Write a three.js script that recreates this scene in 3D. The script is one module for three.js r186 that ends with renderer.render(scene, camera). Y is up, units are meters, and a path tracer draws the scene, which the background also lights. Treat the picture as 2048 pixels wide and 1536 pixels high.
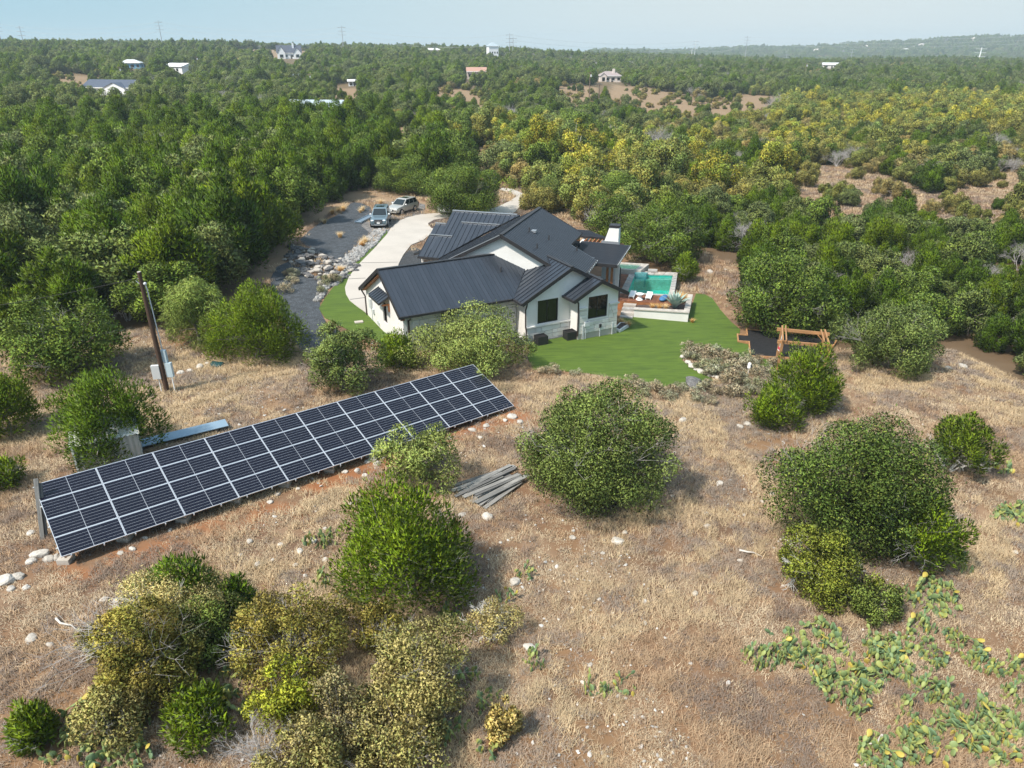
import * as THREE from 'three';
import { mergeGeometries } from 'three/addons/utils/BufferGeometryUtils.js';

// ---------------------------------------------------------------- camera, sky, sun, exposure
const scene = new THREE.Scene();
const camera = new THREE.PerspectiveCamera(56.75, 4 / 3, 0.5, 6000);
camera.position.set(0, 18, 0);
camera.rotation.set(-25 * Math.PI / 180, 0, 0);
const renderer = new THREE.WebGLRenderer();
renderer.toneMapping = THREE.LinearToneMapping;
renderer.toneMappingExposure = 1.72;
renderer.shadowMap.enabled = true;

const SUN = new THREE.Vector3(-0.47, 0.80, 0.37).normalize();
{ // pale, hazy sky: whiter towards the horizon, towards the bank of haze at front right and round the sun
  const W = 512, H = 256, data = new Float32Array(W * H * 4);
  const haze = new THREE.Vector3(0.35, 0.12, -0.9).normalize(), v = new THREE.Vector3();
  for (let j = 0; j < H; j++) for (let i = 0; i < W; i++) {
    const el = ((j + 0.5) / H - 0.5) * Math.PI, az = ((i + 0.5) / W - 0.5) * 2 * Math.PI;
    v.set(Math.cos(el) * Math.cos(az), Math.sin(el), Math.cos(el) * Math.sin(az));
    const up = Math.max(0, v.y), k = Math.pow(1 - up, 3.2), w = Math.pow(Math.max(0, v.dot(haze) * 0.5 + 0.5), 7);
    const zen = [0.18, 0.31, 0.46], hor = [0.175, 0.355, 0.43], wht = [0.44, 0.485, 0.485], o = (j * W + i) * 4, glow = Math.pow(Math.max(0, v.dot(SUN)), 3);
    for (let c = 0; c < 3; c++) {
      let s = zen[c] + (hor[c] - zen[c]) * k;
      s += (wht[c] - s) * Math.min(1, w * (0.35 + 0.75 * k));
      data[o + c] = s + glow * [0.55, 0.53, 0.48][c];
    }
    data[o + 3] = 1;
  }
  const sky = new THREE.DataTexture(data, W, H, THREE.RGBAFormat, THREE.FloatType);
  sky.mapping = THREE.EquirectangularReflectionMapping; sky.magFilter = THREE.LinearFilter; sky.needsUpdate = true;
  scene.background = sky; scene.environment = sky;
}
const sun = new THREE.DirectionalLight(new THREE.Color(1, 0.93, 0.82), 3.6);
sun.position.set(0, 0, -40).addScaledVector(SUN, 150); sun.target.position.set(0, 0, -40);
sun.castShadow = true; sun.shadow.radius = 7; sun.shadow.mapSize.set(4096, 4096);
Object.assign(sun.shadow.camera, { left: -120, right: 120, top: 120, bottom: -120, near: 1, far: 400 });
scene.add(sun, sun.target);

// ---------------------------------------------------------------- helpers
let seedState = 7;
function rng() { seedState = (seedState + 0x6d2b79f5) | 0; let t = Math.imul(seedState ^ (seedState >>> 15), 1 | seedState); t = (t + Math.imul(t ^ (t >>> 7), 61 | t)) ^ t; return ((t ^ (t >>> 14)) >>> 0) / 4294967296; }
const R = (a, b) => a + (b - a) * rng(), pick = (a) => a[Math.floor(rng() * a.length)];
const clamp = (x, a, b) => Math.min(b, Math.max(a, x)), sm = (a, b, x) => { const t = clamp((x - a) / (b - a), 0, 1); return t * t * (3 - 2 * t); };
const interp = (t, xs, ys) => { if (t <= xs[0]) return ys[0]; for (let i = 1; i < xs.length; i++) if (t <= xs[i]) return ys[i - 1] + (ys[i] - ys[i - 1]) * (t - xs[i - 1]) / (xs[i] - xs[i - 1]); return ys[ys.length - 1]; };
const hash = (x, y, s = 0) => { let h = Math.imul(x | 0, 374761393) + Math.imul(y | 0, 668265263) + Math.imul(s | 0, 1274126177); h = Math.imul(h ^ (h >>> 13), 1274126177); return ((h ^ (h >>> 16)) >>> 0) / 4294967296; };
const noise = (x, y, s = 0) => { const i = Math.floor(x), j = Math.floor(y), a = x - i, b = y - j, u = a * a * (3 - 2 * a), v = b * b * (3 - 2 * b); return (hash(i, j, s) * (1 - u) + hash(i + 1, j, s) * u) * (1 - v) + (hash(i, j + 1, s) * (1 - u) + hash(i + 1, j + 1, s) * u) * v; };
const fbm = (x, y, s = 0) => (noise(x, y, s) + 0.5 * noise(x * 2.1, y * 2.1, s + 1) + 0.25 * noise(x * 4.3, y * 4.3, s + 2)) / 1.75;
const inPoly = (x, z, p) => { let c = false; for (let i = 0, j = p.length - 1; i < p.length; j = i++) if ((p[i][1] > z) !== (p[j][1] > z) && x < (p[j][0] - p[i][0]) * (z - p[i][1]) / (p[j][1] - p[i][1]) + p[i][0]) c = !c; return c; };
const polyDist = (x, z, p) => { let d = 1e9; for (let i = 0, j = p.length - 1; i < p.length; j = i++) { const ax = p[j][0], az = p[j][1], bx = p[i][0] - ax, bz = p[i][1] - az, t = clamp(((x - ax) * bx + (z - az) * bz) / (bx * bx + bz * bz), 0, 1); d = Math.min(d, Math.hypot(x - ax - bx * t, z - az - bz * t)); } return d; };

const used = new Map();
const numbered = (n) => { const k = used.get(n) ?? 0; used.set(n, k + 1); return k ? n + '_' + String(k).padStart(3, '0') : n; };
function tag(o, label, category, group, kind) { o.userData = {}; if (label) o.userData.label = label; if (category) o.userData.category = category; if (group) o.userData.group = group; if (kind) o.userData.kind = kind; return o; }
function thing(name, label, category, pos = [0, 0, 0], turn = 0, group) { const o = new THREE.Group(); o.name = numbered(name); o.position.set(...pos); o.rotation.y = turn; tag(o, label, category, group); scene.add(o); return o; }
function mesh(name, geo, mat, parent = null) { const m = new THREE.Mesh(geo, mat); m.name = name; m.castShadow = m.receiveShadow = true; if (parent) parent.add(m); else { m.name = numbered(name); scene.add(m); } return m; }
function structure(name, geo, mat, label) { const m = mesh(name, geo, mat); tag(m, label, name.replace(/_/g, ' ').split(' ').slice(-2).join(' '), null, 'structure'); return m; }
function copyOf(o, label, group) { const c = o.clone(); c.name = numbered(o.name.replace(/_\d{3}$/, '')); c.userData = { ...o.userData }; if (label) c.userData.label = label; if (group) c.userData.group = group; scene.add(c); return c; }

// plain and textured materials; linear base colours
const col = (r, g, b) => new THREE.Color().setRGB(r, g, b);
const std = (c, rough = 0.8, extra = {}) => new THREE.MeshStandardMaterial({ color: c, roughness: rough, ...extra });
function tileTexture(n, fn, srgb = true) { // fn(u, v) in 0..1 -> [r, g, b] 0..255 , tileable by construction of fn
  const d = new Uint8Array(n * n * 4);
  for (let j = 0; j < n; j++) for (let i = 0; i < n; i++) { const c = fn(i / n, j / n), o = (j * n + i) * 4; d[o] = clamp(c[0], 0, 255); d[o + 1] = clamp(c[1], 0, 255); d[o + 2] = clamp(c[2], 0, 255); d[o + 3] = 255; }
  const t = new THREE.DataTexture(d, n, n); t.wrapS = t.wrapT = THREE.RepeatWrapping; t.magFilter = THREE.LinearFilter; if (srgb) t.colorSpace = THREE.SRGBColorSpace; t.needsUpdate = true; return t;
}
const tnoise = (u, v, f, s) => { const x = u * f, y = v * f, i = Math.floor(x), j = Math.floor(y), a = x - i, b = y - j, p = a * a * (3 - 2 * a), q = b * b * (3 - 2 * b), w = (k) => ((k % f) + f) % f; return (hash(w(i), w(j), s) * (1 - p) + hash(w(i + 1), w(j), s) * p) * (1 - q) + (hash(w(i), w(j + 1), s) * (1 - p) + hash(w(i + 1), w(j + 1), s) * p) * q; };
const tfbm = (u, v, f, s) => (tnoise(u, v, f, s) + 0.5 * tnoise(u, v, f * 2, s + 1) + 0.25 * tnoise(u, v, f * 4, s + 2) + 0.125 * tnoise(u, v, f * 8, s + 3)) / 1.875;
function rep(t, rx, ry = rx) { const c = t.clone(); c.repeat.set(rx, ry); c.needsUpdate = true; return c; }
function canvasTexture(n, draw) { const c = document.createElement('canvas'); c.width = c.height = n; draw(c.getContext('2d'), n); const t = new THREE.CanvasTexture(c); t.wrapS = t.wrapT = THREE.RepeatWrapping; t.colorSpace = THREE.SRGBColorSpace; return t; }

// ---------------------------------------------------------------- terrain
const LOT = [[-22.45,-67.84],[-22.58,-84.17],[-21.39,-95.5],[-18.74,-103.23],[-9.54,-95.66],[-2.52,-107.82],[2.25,-105.28],[2.91,-90.94],[7.17,-88.51],[9.73,-78.21],[12.1,-71.9],[17.53,-68.63],[22.64,-69.19],[22.46,-62.33],[16.74,-56.07],[17.47,-50.19],[24.74,-48.68],[21.91,-42.16],[17.99,-40.35],[12.31,-37.85],[7.57,-37.9],[2.31,-39.33],[1.09,-39.25],[-7.15,-41.76],[-10.94,-43.17],[-13.39,-41.33],[-18.14,-48.34],[-21.57,-56.5]], FIELD = [[-37.62,-36.72],[-32.33,-41.6],[-31.03,-42.55],[-26.8,-45.61],[-24.7,-47.79],[-22.2,-43.21],[-22.19,-45.98],[-22.03,-57.87],[-24.22,-73.85],[-23.63,-88.47],[-20.75,-104.53],[-18.74,-103.23],[-10.91,-96.15],[-1.78,-107.96],[2.37,-107.84],[3.04,-90.96],[7.13,-87.91],[9.73,-78.21],[12.69,-66.29],[18.04,-68.68],[19.25,-72.74],[21.82,-66.39],[21.75,-62.26],[18.1,-57.26],[18.23,-50.8],[22.72,-45.64],[29.63,-46.14],[30.54,-47.15],[32.22,-40.53],[36.46,-32.67],[15.62,-9.2],[-14.29,-8.75]], CLEAR = [[[47.31,-129.53],[58.09,-138.98],[63.69,-132.58],[64.46,-121.37],[62.12,-107.64],[66.26,-109.72],[80.97,-126.77],[91.49,-129.6],[60.59,-83.97],[51.47,-78.49],[48.89,-83.97],[47.21,-90.19],[38.19,-80.88],[35.75,-83.33],[35.62,-96.54]],[[20.3,-372.36],[31.85,-389.64],[42.35,-381.39],[28.31,-238.69],[20.97,-235.37],[14.48,-251.87]],[[52.91,-405.76],[67.81,-392.44],[73.65,-357.79],[78.0,-317.13],[59.23,-240.35],[49.86,-248.9],[37.53,-253.91],[37.31,-299.62]],[[78.0,-317.13],[112.98,-363.86],[126.46,-361.39],[78.51,-227.44],[58.45,-224.73]],[[-35.98,-337.44],[-20.44,-334.2],[-8.12,-319.26],[-4.84,-217.01],[-13.77,-223.88],[-25.01,-233.49]],[[-225.75,-372.62],[-216.97,-389.44],[-198.39,-379.58],[-134.37,-252.77],[-150.99,-257.47]],[[-32.09,-194.22],[-23.48,-189.88],[-16.28,-128.84],[-15.61,-113.77],[-17.23,-113.36],[-20.33,-130.05]],[[-199.39,-562.4],[-144.23,-572.32],[-233.7,-924.87],[-259.98,-731.32]],[[-90.55,-363.11],[-69.6,-352.33],[-43.5,-219.04],[-47.53,-217.84],[-53.87,-226.89]],[[59.62,-257.52],[63.48,-257.32],[42.63,-172.6],[39.61,-172.42]],[[-12.55,-157.23],[-1.44,-153.11],[-0.97,-102.39],[-6.78,-106.72]]], TRAIL = [[-20.45,-102.92],[-22.13,-99.07],[-24.0,-92.64],[-24.83,-83.84],[-24.22,-73.85],[-23.18,-64.1],[-22.03,-57.87],[-19.78,-56.68],[-20.74,-64.37],[-22.13,-71.93],[-22.12,-78.89],[-21.77,-85.73],[-20.91,-93.13],[-18.21,-94.26],[-14.24,-91.52],[-11.98,-88.7],[-9.43,-87.86],[-9.17,-91.66],[-12.86,-95.83],[-16.43,-102.01]], SOIL = [[-16.68,-21.0],[-13.79,-22.71],[-10.16,-26.17],[-6.48,-30.2],[-3.25,-32.8],[0.31,-35.2],[0.98,-34.17],[-1.67,-32.51],[-5.34,-29.09],[-9.11,-25.49],[-12.56,-22.52],[-15.93,-20.62]];
function terrain(x, z) {
  const d = Math.hypot(x, z), t = x / Math.max(-z, 1);
  const A = interp(t, [-0.75, -0.3, 0, 0.18, 0.4, 0.75], [22, 19, 15, 9, 5, 7]), Rg = interp(t, [-0.7, 0.1, 0.23, 0.45, 0.72, 1], [6, 8, 12, 34, 54, 60]);
  let h = -0.03 * clamp(x, -40, 40) + A * sm(180, 900, d) * (1 - sm(1000, 1500, d)) + Rg * sm(1700, 2700, d);
  h += 0.45 * Math.exp(-((x + 17) ** 2 + (z + 22) ** 2) / 50);
  h += 1.6 * Math.sin(x * 0.021 + 1) * Math.cos(z * 0.017) * sm(130, 300, d);
  return h;
}
function rough(x, z) { // small bumps outside the graded lot
  const d = Math.hypot(x, z); let k = 1;
  if (d > 30 && d < 115) { if (inPoly(x, z, LOT)) k = 0; else k = sm(0, 3, polyDist(x, z, LOT)); }
  return k * ((fbm(x * 0.5, z * 0.5, 5) - 0.5) * 0.22 + (fbm(x * 0.11, z * 0.11, 9) - 0.5) * 0.35) + k * sm(700, 2000, d) * (fbm(x * 0.004, z * 0.004, 21) - 0.5) * 26;
}
const POOL = [[8.67,-54.95],[12.85,-54.16],[14.58,-60.85],[10.52,-61.34]];
const ground = (x, z) => terrain(x, z) + rough(x, z);
const lot = (x, z) => -0.03 * clamp(x, -40, 40);

const groundTex = canvasTexture(2048, (g, n) => {
  g.fillStyle = 'rgb(196,180,164)'; g.fillRect(0, 0, n, n);
  for (let k = 0; k < 2600; k++) { const x = rng() * n, y = rng() * n, r = R(6, 46), t = rng(); g.fillStyle = t < 0.4 ? 'rgba(150,132,118,0.16)' : t < 0.75 ? 'rgba(226,208,184,0.16)' : 'rgba(186,150,120,0.16)'; for (const [a, b] of [[0, 0], [-n, 0], [n, 0], [0, -n], [0, n]]) { g.beginPath(); g.ellipse(x + a, y + b, r, r * R(0.5, 1), rng() * 3, 0, 6.3); g.fill(); } }
  for (let k = 0; k < 90000; k++) { const x = rng() * n, y = rng() * n, a = rng() * 6.3, l = R(6, 24), t = rng(); const v = t < 0.45 ? [232, 212, 182] : t < 0.7 ? [176, 146, 120] : t < 0.9 ? [122, 104, 92] : [246, 236, 222]; g.strokeStyle = `rgba(${v[0]},${v[1]},${v[2]},${R(0.25, 0.7)})`; g.lineWidth = R(0.8, 2.2); g.beginPath(); g.moveTo(x, y); g.lineTo(x + Math.cos(a) * l, y + Math.sin(a) * l); g.stroke(); }
  for (let k = 0; k < 2600; k++) { g.fillStyle = `rgba(238,234,228,${R(0.4, 0.9)})`; const x = rng() * n, y = rng() * n; g.beginPath(); g.ellipse(x, y, R(1, 4.5), R(1, 3), rng() * 3, 0, 6.3); g.fill(); }
});
const MAT = {};
MAT.ground = std(col(1, 1, 1), 0.95, { map: rep(groundTex, 1 / 13), vertexColors: true, bumpMap: rep(groundTex, 1 / 13), bumpScale: 0.04 });
{
  const xs = [], zs = [];
  for (let x = -46; x <= 46.01; x += 0.42) xs.push(x);
  for (let k = 1, x = 46; x < 3600; k++) { x += 0.42 * Math.pow(1.13, k); xs.push(x); xs.unshift(-x); }
  for (let z = -8; z >= -64; z -= 0.42) zs.push(z);
  for (let z = -64.8; z >= -140; z -= 0.8) zs.push(z);
  for (let k = 1, z = -140; z > -3800; k++) { z -= 0.8 * Math.pow(1.06, k); zs.push(z); }
  for (let k = 1, z = -8; z < 60; k++) { z += 0.5 * Math.pow(1.3, k); zs.unshift(z); }
  const nx = xs.length, nz = zs.length, pos = new Float32Array(nx * nz * 3), uv = new Float32Array(nx * nz * 2), cl = new Float32Array(nx * nz * 3), idx = [];
  const straw = [0.375, 0.27, 0.175], tan = [0.345, 0.248, 0.175], brown = [0.18, 0.13, 0.105], litter = [0.155, 0.13, 0.085], soil = [0.50, 0.235, 0.10], rust = [0.29, 0.20, 0.14], pale = [0.55, 0.47, 0.385], olive = [0.17, 0.17, 0.085];
  const lerp3 = (a, b, t) => [a[0] + (b[0] - a[0]) * t, a[1] + (b[1] - a[1]) * t, a[2] + (b[2] - a[2]) * t];
  for (let j = 0; j < nz; j++) for (let i = 0; i < nx; i++) {
    const x = xs[i], z = zs[j], o = j * nx + i, d = Math.hypot(x, z);
    pos.set([x, d < 75 && inPoly(x, z, POOL) ? -2.2 : ground(x, z), z], o * 3); // the pool is dug into the ground uv.set([x, z], o * 2);
    const patch = fbm(x * 0.16, z * 0.16, 31), fine = fbm(x * 0.7, z * 0.7, 37);
    let c = lerp3(straw, tan, sm(0.35, 0.65, patch)); c = lerp3(c, brown, 0.6 * sm(0.5, 0.7, fine)); c = lerp3(c, rust, 0.6 * sm(0.56, 0.7, fbm(x * 0.33, z * 0.33, 47))); c = lerp3(c, pale, 0.5 * sm(0.6, 0.75, fbm(x * 0.42, z * 0.42, 49)));
    if (d < 150) {
      const inField = inPoly(x, z, FIELD);
      if (!inField && !CLEAR.some((p) => inPoly(x, z, p))) c = lerp3(c, litter, 0.75);
      if (d < 110 && inPoly(x, z, TRAIL)) c = lerp3(c, pale, 0.55 + 0.3 * fine);
      if (d < 60) { const e = inPoly(x, z, SOIL) ? 1 : sm(1.3, 0, polyDist(x, z, SOIL)); c = lerp3(c, soil, 0.75 * e * sm(0.35, 0.65, fine + 0.1)); }
    } else if (!CLEAR.some((p) => inPoly(x, z, p))) c = lerp3(c, olive, d > 1200 ? 0.9 : 0.6);
    else c = lerp3(c, [0.46, 0.39, 0.285], 0.8);
    cl.set(c, o * 3);
    if (i < nx - 1 && j < nz - 1) idx.push(o, o + nx, o + 1, o + 1, o + nx, o + nx + 1);
  }
  const g = new THREE.BufferGeometry();
  g.setAttribute('position', new THREE.BufferAttribute(pos, 3)); g.setAttribute('uv', new THREE.BufferAttribute(uv, 2)); g.setAttribute('color', new THREE.BufferAttribute(cl, 3)); g.setIndex(idx); g.computeVertexNormals();
  structure('ground', g, MAT.ground, 'dry straw coloured ground reaching to the wooded hills');
}

// ---------------------------------------------------------------- prisms and sheets in plan frames
const frame = (deg, ox, oz) => { const a = deg * Math.PI / 180, c = Math.cos(a), s = Math.sin(a); return { at: (u, h, v) => [ox + u * c + v * s, h, oz - u * s + v * c], turn: a, ox, oz }; };
const WORLD = { at: (u, h, v) => [u, h, v], turn: 0 };
function prism(F, poly, top, bot, uvs = 1) { // poly [[u, v]...]; top and bot heights (number or function of u, v)
  const T = typeof top === 'function' ? top : () => top, B = typeof bot === 'function' ? bot : () => bot, P = [], U = [];
  const tri = THREE.ShapeUtils.triangulateShape(poly.map((p) => new THREE.Vector2(p[0], p[1])), []);
  const put = (p, h, a, b) => { P.push(...F.at(p[0], h, p[1])); U.push(a * uvs, b * uvs); };
  for (const t of tri) { for (const k of t) put(poly[k], T(...poly[k]), poly[k][0], poly[k][1]); for (const k of [t[2], t[1], t[0]]) put(poly[k], B(...poly[k]), poly[k][0], poly[k][1]); }
  let s = 0;
  for (let i = 0; i < poly.length; i++) {
    const a = poly[i], b = poly[(i + 1) % poly.length], l = Math.hypot(b[0] - a[0], b[1] - a[1]), ta = T(...a), tb = T(...b), ba = B(...a), bb = B(...b);
    put(a, ta, s, ta); put(a, ba, s, ba); put(b, bb, s + l, bb); put(a, ta, s, ta); put(b, bb, s + l, bb); put(b, tb, s + l, tb); s += l;
  }
  const g = new THREE.BufferGeometry(); g.setAttribute('position', new THREE.Float32BufferAttribute(P, 3)); g.setAttribute('uv', new THREE.Float32BufferAttribute(U, 2)); g.computeVertexNormals(); return g;
}
function slab(F, axis, c0, c1, contour, holes = []) { // upright plate: contour of (s, h) points, thick from c0 to c1 along the axis
  const V = (l) => l.map((p) => new THREE.Vector2(p[0], p[1])), all = [contour, ...holes].flat(), tri = THREE.ShapeUtils.triangulateShape(V(contour), holes.map(V)), P = [], U = [];
  const put = (s, h, c, a, b) => { P.push(...(axis === 'u' ? F.at(c, h, s) : F.at(s, h, c))); U.push(a, b); };
  for (const t of tri) { for (const k of t) put(all[k][0], all[k][1], c0, all[k][0], all[k][1]); for (const k of t) put(all[k][0], all[k][1], c1, all[k][0], all[k][1]); }
  for (const ring of [contour, ...holes]) for (let i = 0; i < ring.length; i++) { const a = ring[i], b = ring[(i + 1) % ring.length]; for (const [p, c] of [[a, c0], [b, c0], [b, c1], [a, c0], [b, c1], [a, c1]]) put(p[0], p[1], c, p[0] + p[1], c); }
  const g = new THREE.BufferGeometry(); g.setAttribute('position', new THREE.Float32BufferAttribute(P, 3)); g.setAttribute('uv', new THREE.Float32BufferAttribute(U, 2)); g.computeVertexNormals(); return g;
}
const rect = (a, b, c, d) => [[a, b], [c, b], [c, d], [a, d]];
const boxF = (F, u0, u1, h0, h1, v0, v1) => prism(F, rect(u0, v0, u1, v1), h1, h0);
function clipHalf(poly, axis, c, keepAbove) { const out = []; for (let i = 0; i < poly.length; i++) { const a = poly[i], b = poly[(i + 1) % poly.length], da = (a[axis] - c) * (keepAbove ? 1 : -1), db = (b[axis] - c) * (keepAbove ? 1 : -1); if (da >= 0) out.push(a); if ((da >= 0) !== (db >= 0)) { const t = da / (da - db); out.push([a[0] + (b[0] - a[0]) * t, a[1] + (b[1] - a[1]) * t]); } } return out; }
const strip = (poly, axis, c0, c1) => { const p = clipHalf(clipHalf(poly, axis, c0, true), axis, c1, false); let A = 0; for (let i = 0; i < p.length; i++) { const a = p[i], b = p[(i + 1) % p.length]; A += a[0] * b[1] - b[0] * a[1]; } return p.length > 2 && Math.abs(A) > 0.004 ? p : null; };
function part(root, name, geo, mat, parent = root) { geo.translate(-root.position.x, -root.position.y, -root.position.z); return mesh(name, geo, mat, parent); }
function tube(points, r, sides = 6, closed = false, r1 = r) { // tapered tube through points
  const P = [], I = [], n = points.length, v = points.map((p) => new THREE.Vector3(...p)), up = new THREE.Vector3();
  for (let i = 0; i < n; i++) { const d = v[Math.min(n - 1, i + 1)].clone().sub(v[Math.max(0, i - 1)]).normalize(); up.set(Math.abs(d.y) > 0.9 ? 1 : 0, Math.abs(d.y) > 0.9 ? 0 : 1, 0); const a = up.clone().cross(d).normalize(), b = d.clone().cross(a), rr = r + (r1 - r) * i / (n - 1); for (let k = 0; k < sides; k++) { const t = k / sides * 6.2832; P.push(v[i].x + (a.x * Math.cos(t) + b.x * Math.sin(t)) * rr, v[i].y + (a.y * Math.cos(t) + b.y * Math.sin(t)) * rr, v[i].z + (a.z * Math.cos(t) + b.z * Math.sin(t)) * rr); } }
  for (let i = 0; i < n - 1; i++) for (let k = 0; k < sides; k++) { const a = i * sides + k, b = i * sides + (k + 1) % sides; I.push(a, b, a + sides, b, b + sides, a + sides); }
  for (const e of [0, n - 1]) for (let k = 1; k < sides - 1; k++) I.push(e * sides, e * sides + k, e * sides + k + 1);
  const g = new THREE.BufferGeometry(); g.setAttribute('position', new THREE.Float32BufferAttribute(P, 3)); g.setIndex(I); g.computeVertexNormals(); return g;
}
const merge = (l) => mergeGeometries(l.map((g) => { const c = g.index ? g.toNonIndexed() : g; for (const n of Object.keys(c.attributes)) if (n !== 'position' && n !== 'normal') c.deleteAttribute(n); return c; }));
function sheet(poly, off, step = 0.6) { // flat sheet laid on the graded lot, cut into cells so that it follows the tilt
  return prism(WORLD, poly, (x, z) => lot(x, z) + off, (x, z) => lot(x, z) + off - 0.25);
}

// ---------------------------------------------------------------- graded surfaces round the house
const speck = tileTexture(512, (u, v) => { const n = tfbm(u, v, 8, 3), f = hash(u * 512, v * 512, 8), s = 205 + (n - 0.5) * 60 + (f - 0.5) * 34; return [s, s * 0.985, s * 0.965]; });
const fine = tileTexture(512, (u, v) => { const n = tfbm(u, v, 4, 203), f = hash(u * 512, v * 512, 18), s = 226 + (n - 0.5) * 26 + (f - 0.5) * 14; return [s, s * 0.992, s * 0.982]; });
const gravelTex = tileTexture(512, (u, v) => { const f = tnoise(u, v, 128, 4), n = tfbm(u, v, 6, 13), s = 120 + (f - 0.5) * 190 + (n - 0.5) * 70; return [s, s, s * 1.02]; });
const lawnTex = canvasTexture(1024, (g, n) => {
  g.fillStyle = 'rgb(196,206,160)'; g.fillRect(0, 0, n, n);
  for (let k = 0; k < 500; k++) { const x = rng() * n, y = rng() * n, w = R(30, 130), h = R(4, 16); g.fillStyle = rng() < 0.5 ? 'rgba(244,247,198,0.17)' : 'rgba(104,132,76,0.17)'; for (const a of [-n, 0, n]) for (const b of [-n, 0, n]) { g.beginPath(); g.ellipse(x + a, y + b, w, h, 0.12, 0, 6.3); g.fill(); } }
  for (let k = 0; k < 60000; k++) { const x = rng() * n, y = rng() * n, t = rng(); g.strokeStyle = t < 0.5 ? `rgba(225,238,180,${R(0.2, 0.6)})` : `rgba(120,150,80,${R(0.2, 0.6)})`; g.lineWidth = R(0.7, 1.6); g.beginPath(); g.moveTo(x, y); g.lineTo(x + R(-4, 4), y + R(-4, 4)); g.stroke(); }
});
MAT.concrete = std(col(0.60, 0.555, 0.505), 0.9, { map: rep(fine, 1 / 6.3) });
MAT.stoneWhite = std(col(0.82, 0.79, 0.74), 0.85, { map: rep(speck, 1 / 1.1) });
MAT.lawn = std(col(0.128, 0.192, 0.022), 0.9, { map: rep(lawnTex, 1 / 8), bumpMap: rep(lawnTex, 1 / 5), bumpScale: 0.03 });
MAT.fabric = std(col(0.27, 0.305, 0.335), 0.9, { map: rep(gravelTex, 1 / 2.3), bumpMap: rep(gravelTex, 1 / 2.3), bumpScale: 0.03 });
MAT.gravelGrey = std(col(0.24, 0.25, 0.26), 0.95, { map: rep(gravelTex, 1 / 1.7), bumpMap: rep(gravelTex, 1 / 1.7), bumpScale: 0.03 });
MAT.gravelPale = std(col(0.85, 0.8, 0.74), 0.95, { map: rep(gravelTex, 1 / 2.1), bumpMap: rep(gravelTex, 1 / 2.1), bumpScale: 0.03 });
MAT.gravelBrown = std(col(0.38, 0.26, 0.21), 0.95, { map: rep(gravelTex, 1 / 1.9) });
MAT.mulch = std(col(0.075, 0.07, 0.075), 0.95, { map: rep(gravelTex, 1 / 1.3), bumpMap: rep(gravelTex, 1 / 1.3), bumpScale: 0.05 });
const drive = structure('driveway', sheet([[-10.76,-50.15],[-11.79,-51.66],[-12.67,-53.06],[-13.29,-54.61],[-13.73,-56.3],[-14.03,-59.27],[-14.04,-61.75],[-13.92,-64.35],[-13.59,-69.08],[-13.3,-75.25],[-13.33,-78.58],[-12.91,-82.24],[-12.28,-83.97],[-11.03,-85.85],[-9.05,-87.02],[-5.79,-88.4],[-2.04,-91.46],[-0.4,-95.73],[0.62,-99.5],[-0.14,-102.44],[-1.73,-104.58],[-1.75,-106.24],[0.07,-105.31],[1.55,-101.95],[1.92,-98.97],[1.45,-94.65],[0.37,-89.01],[-1.42,-84.4],[-4.87,-82.56],[-6.68,-83.66],[-7.73,-84.34],[-8.96,-83.06],[-9.54,-80.86],[-9.0,-78.91],[-8.62,-78.47],[-8.79,-75.83],[-9.2,-73.32],[-10.21,-71.09],[-10.45,-66.97],[-10.42,-63.79],[-9.91,-59.09],[-9.63,-53.67],[-10.23,-50.31]], 0.09), MAT.concrete, 'pale curved concrete driveway');
{
  const jm = std(col(0.1, 0.095, 0.09), 0.9);
  for (const [a, b] of [[[-13.82,-63.85],[-10.6,-64.43]],[[-13.92,-58.73],[-12.56,-59.1]],[[-12.67,-53.26],[-11.64,-53.84]]]) {
    const dx = b[0] - a[0], dz = b[1] - a[1], l = Math.hypot(dx, dz), nx = -dz / l * 0.06, nz = dx / l * 0.06, p = [[a[0] + nx, a[1] + nz], [b[0] + nx, b[1] + nz], [b[0] - nx, b[1] - nz], [a[0] - nx, a[1] - nz]];
    mesh('expansion_joint', prism(WORLD, p, (x, z) => lot(x, z) + 0.095, (x, z) => lot(x, z) + 0.05), jm, drive);
  }
}
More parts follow.
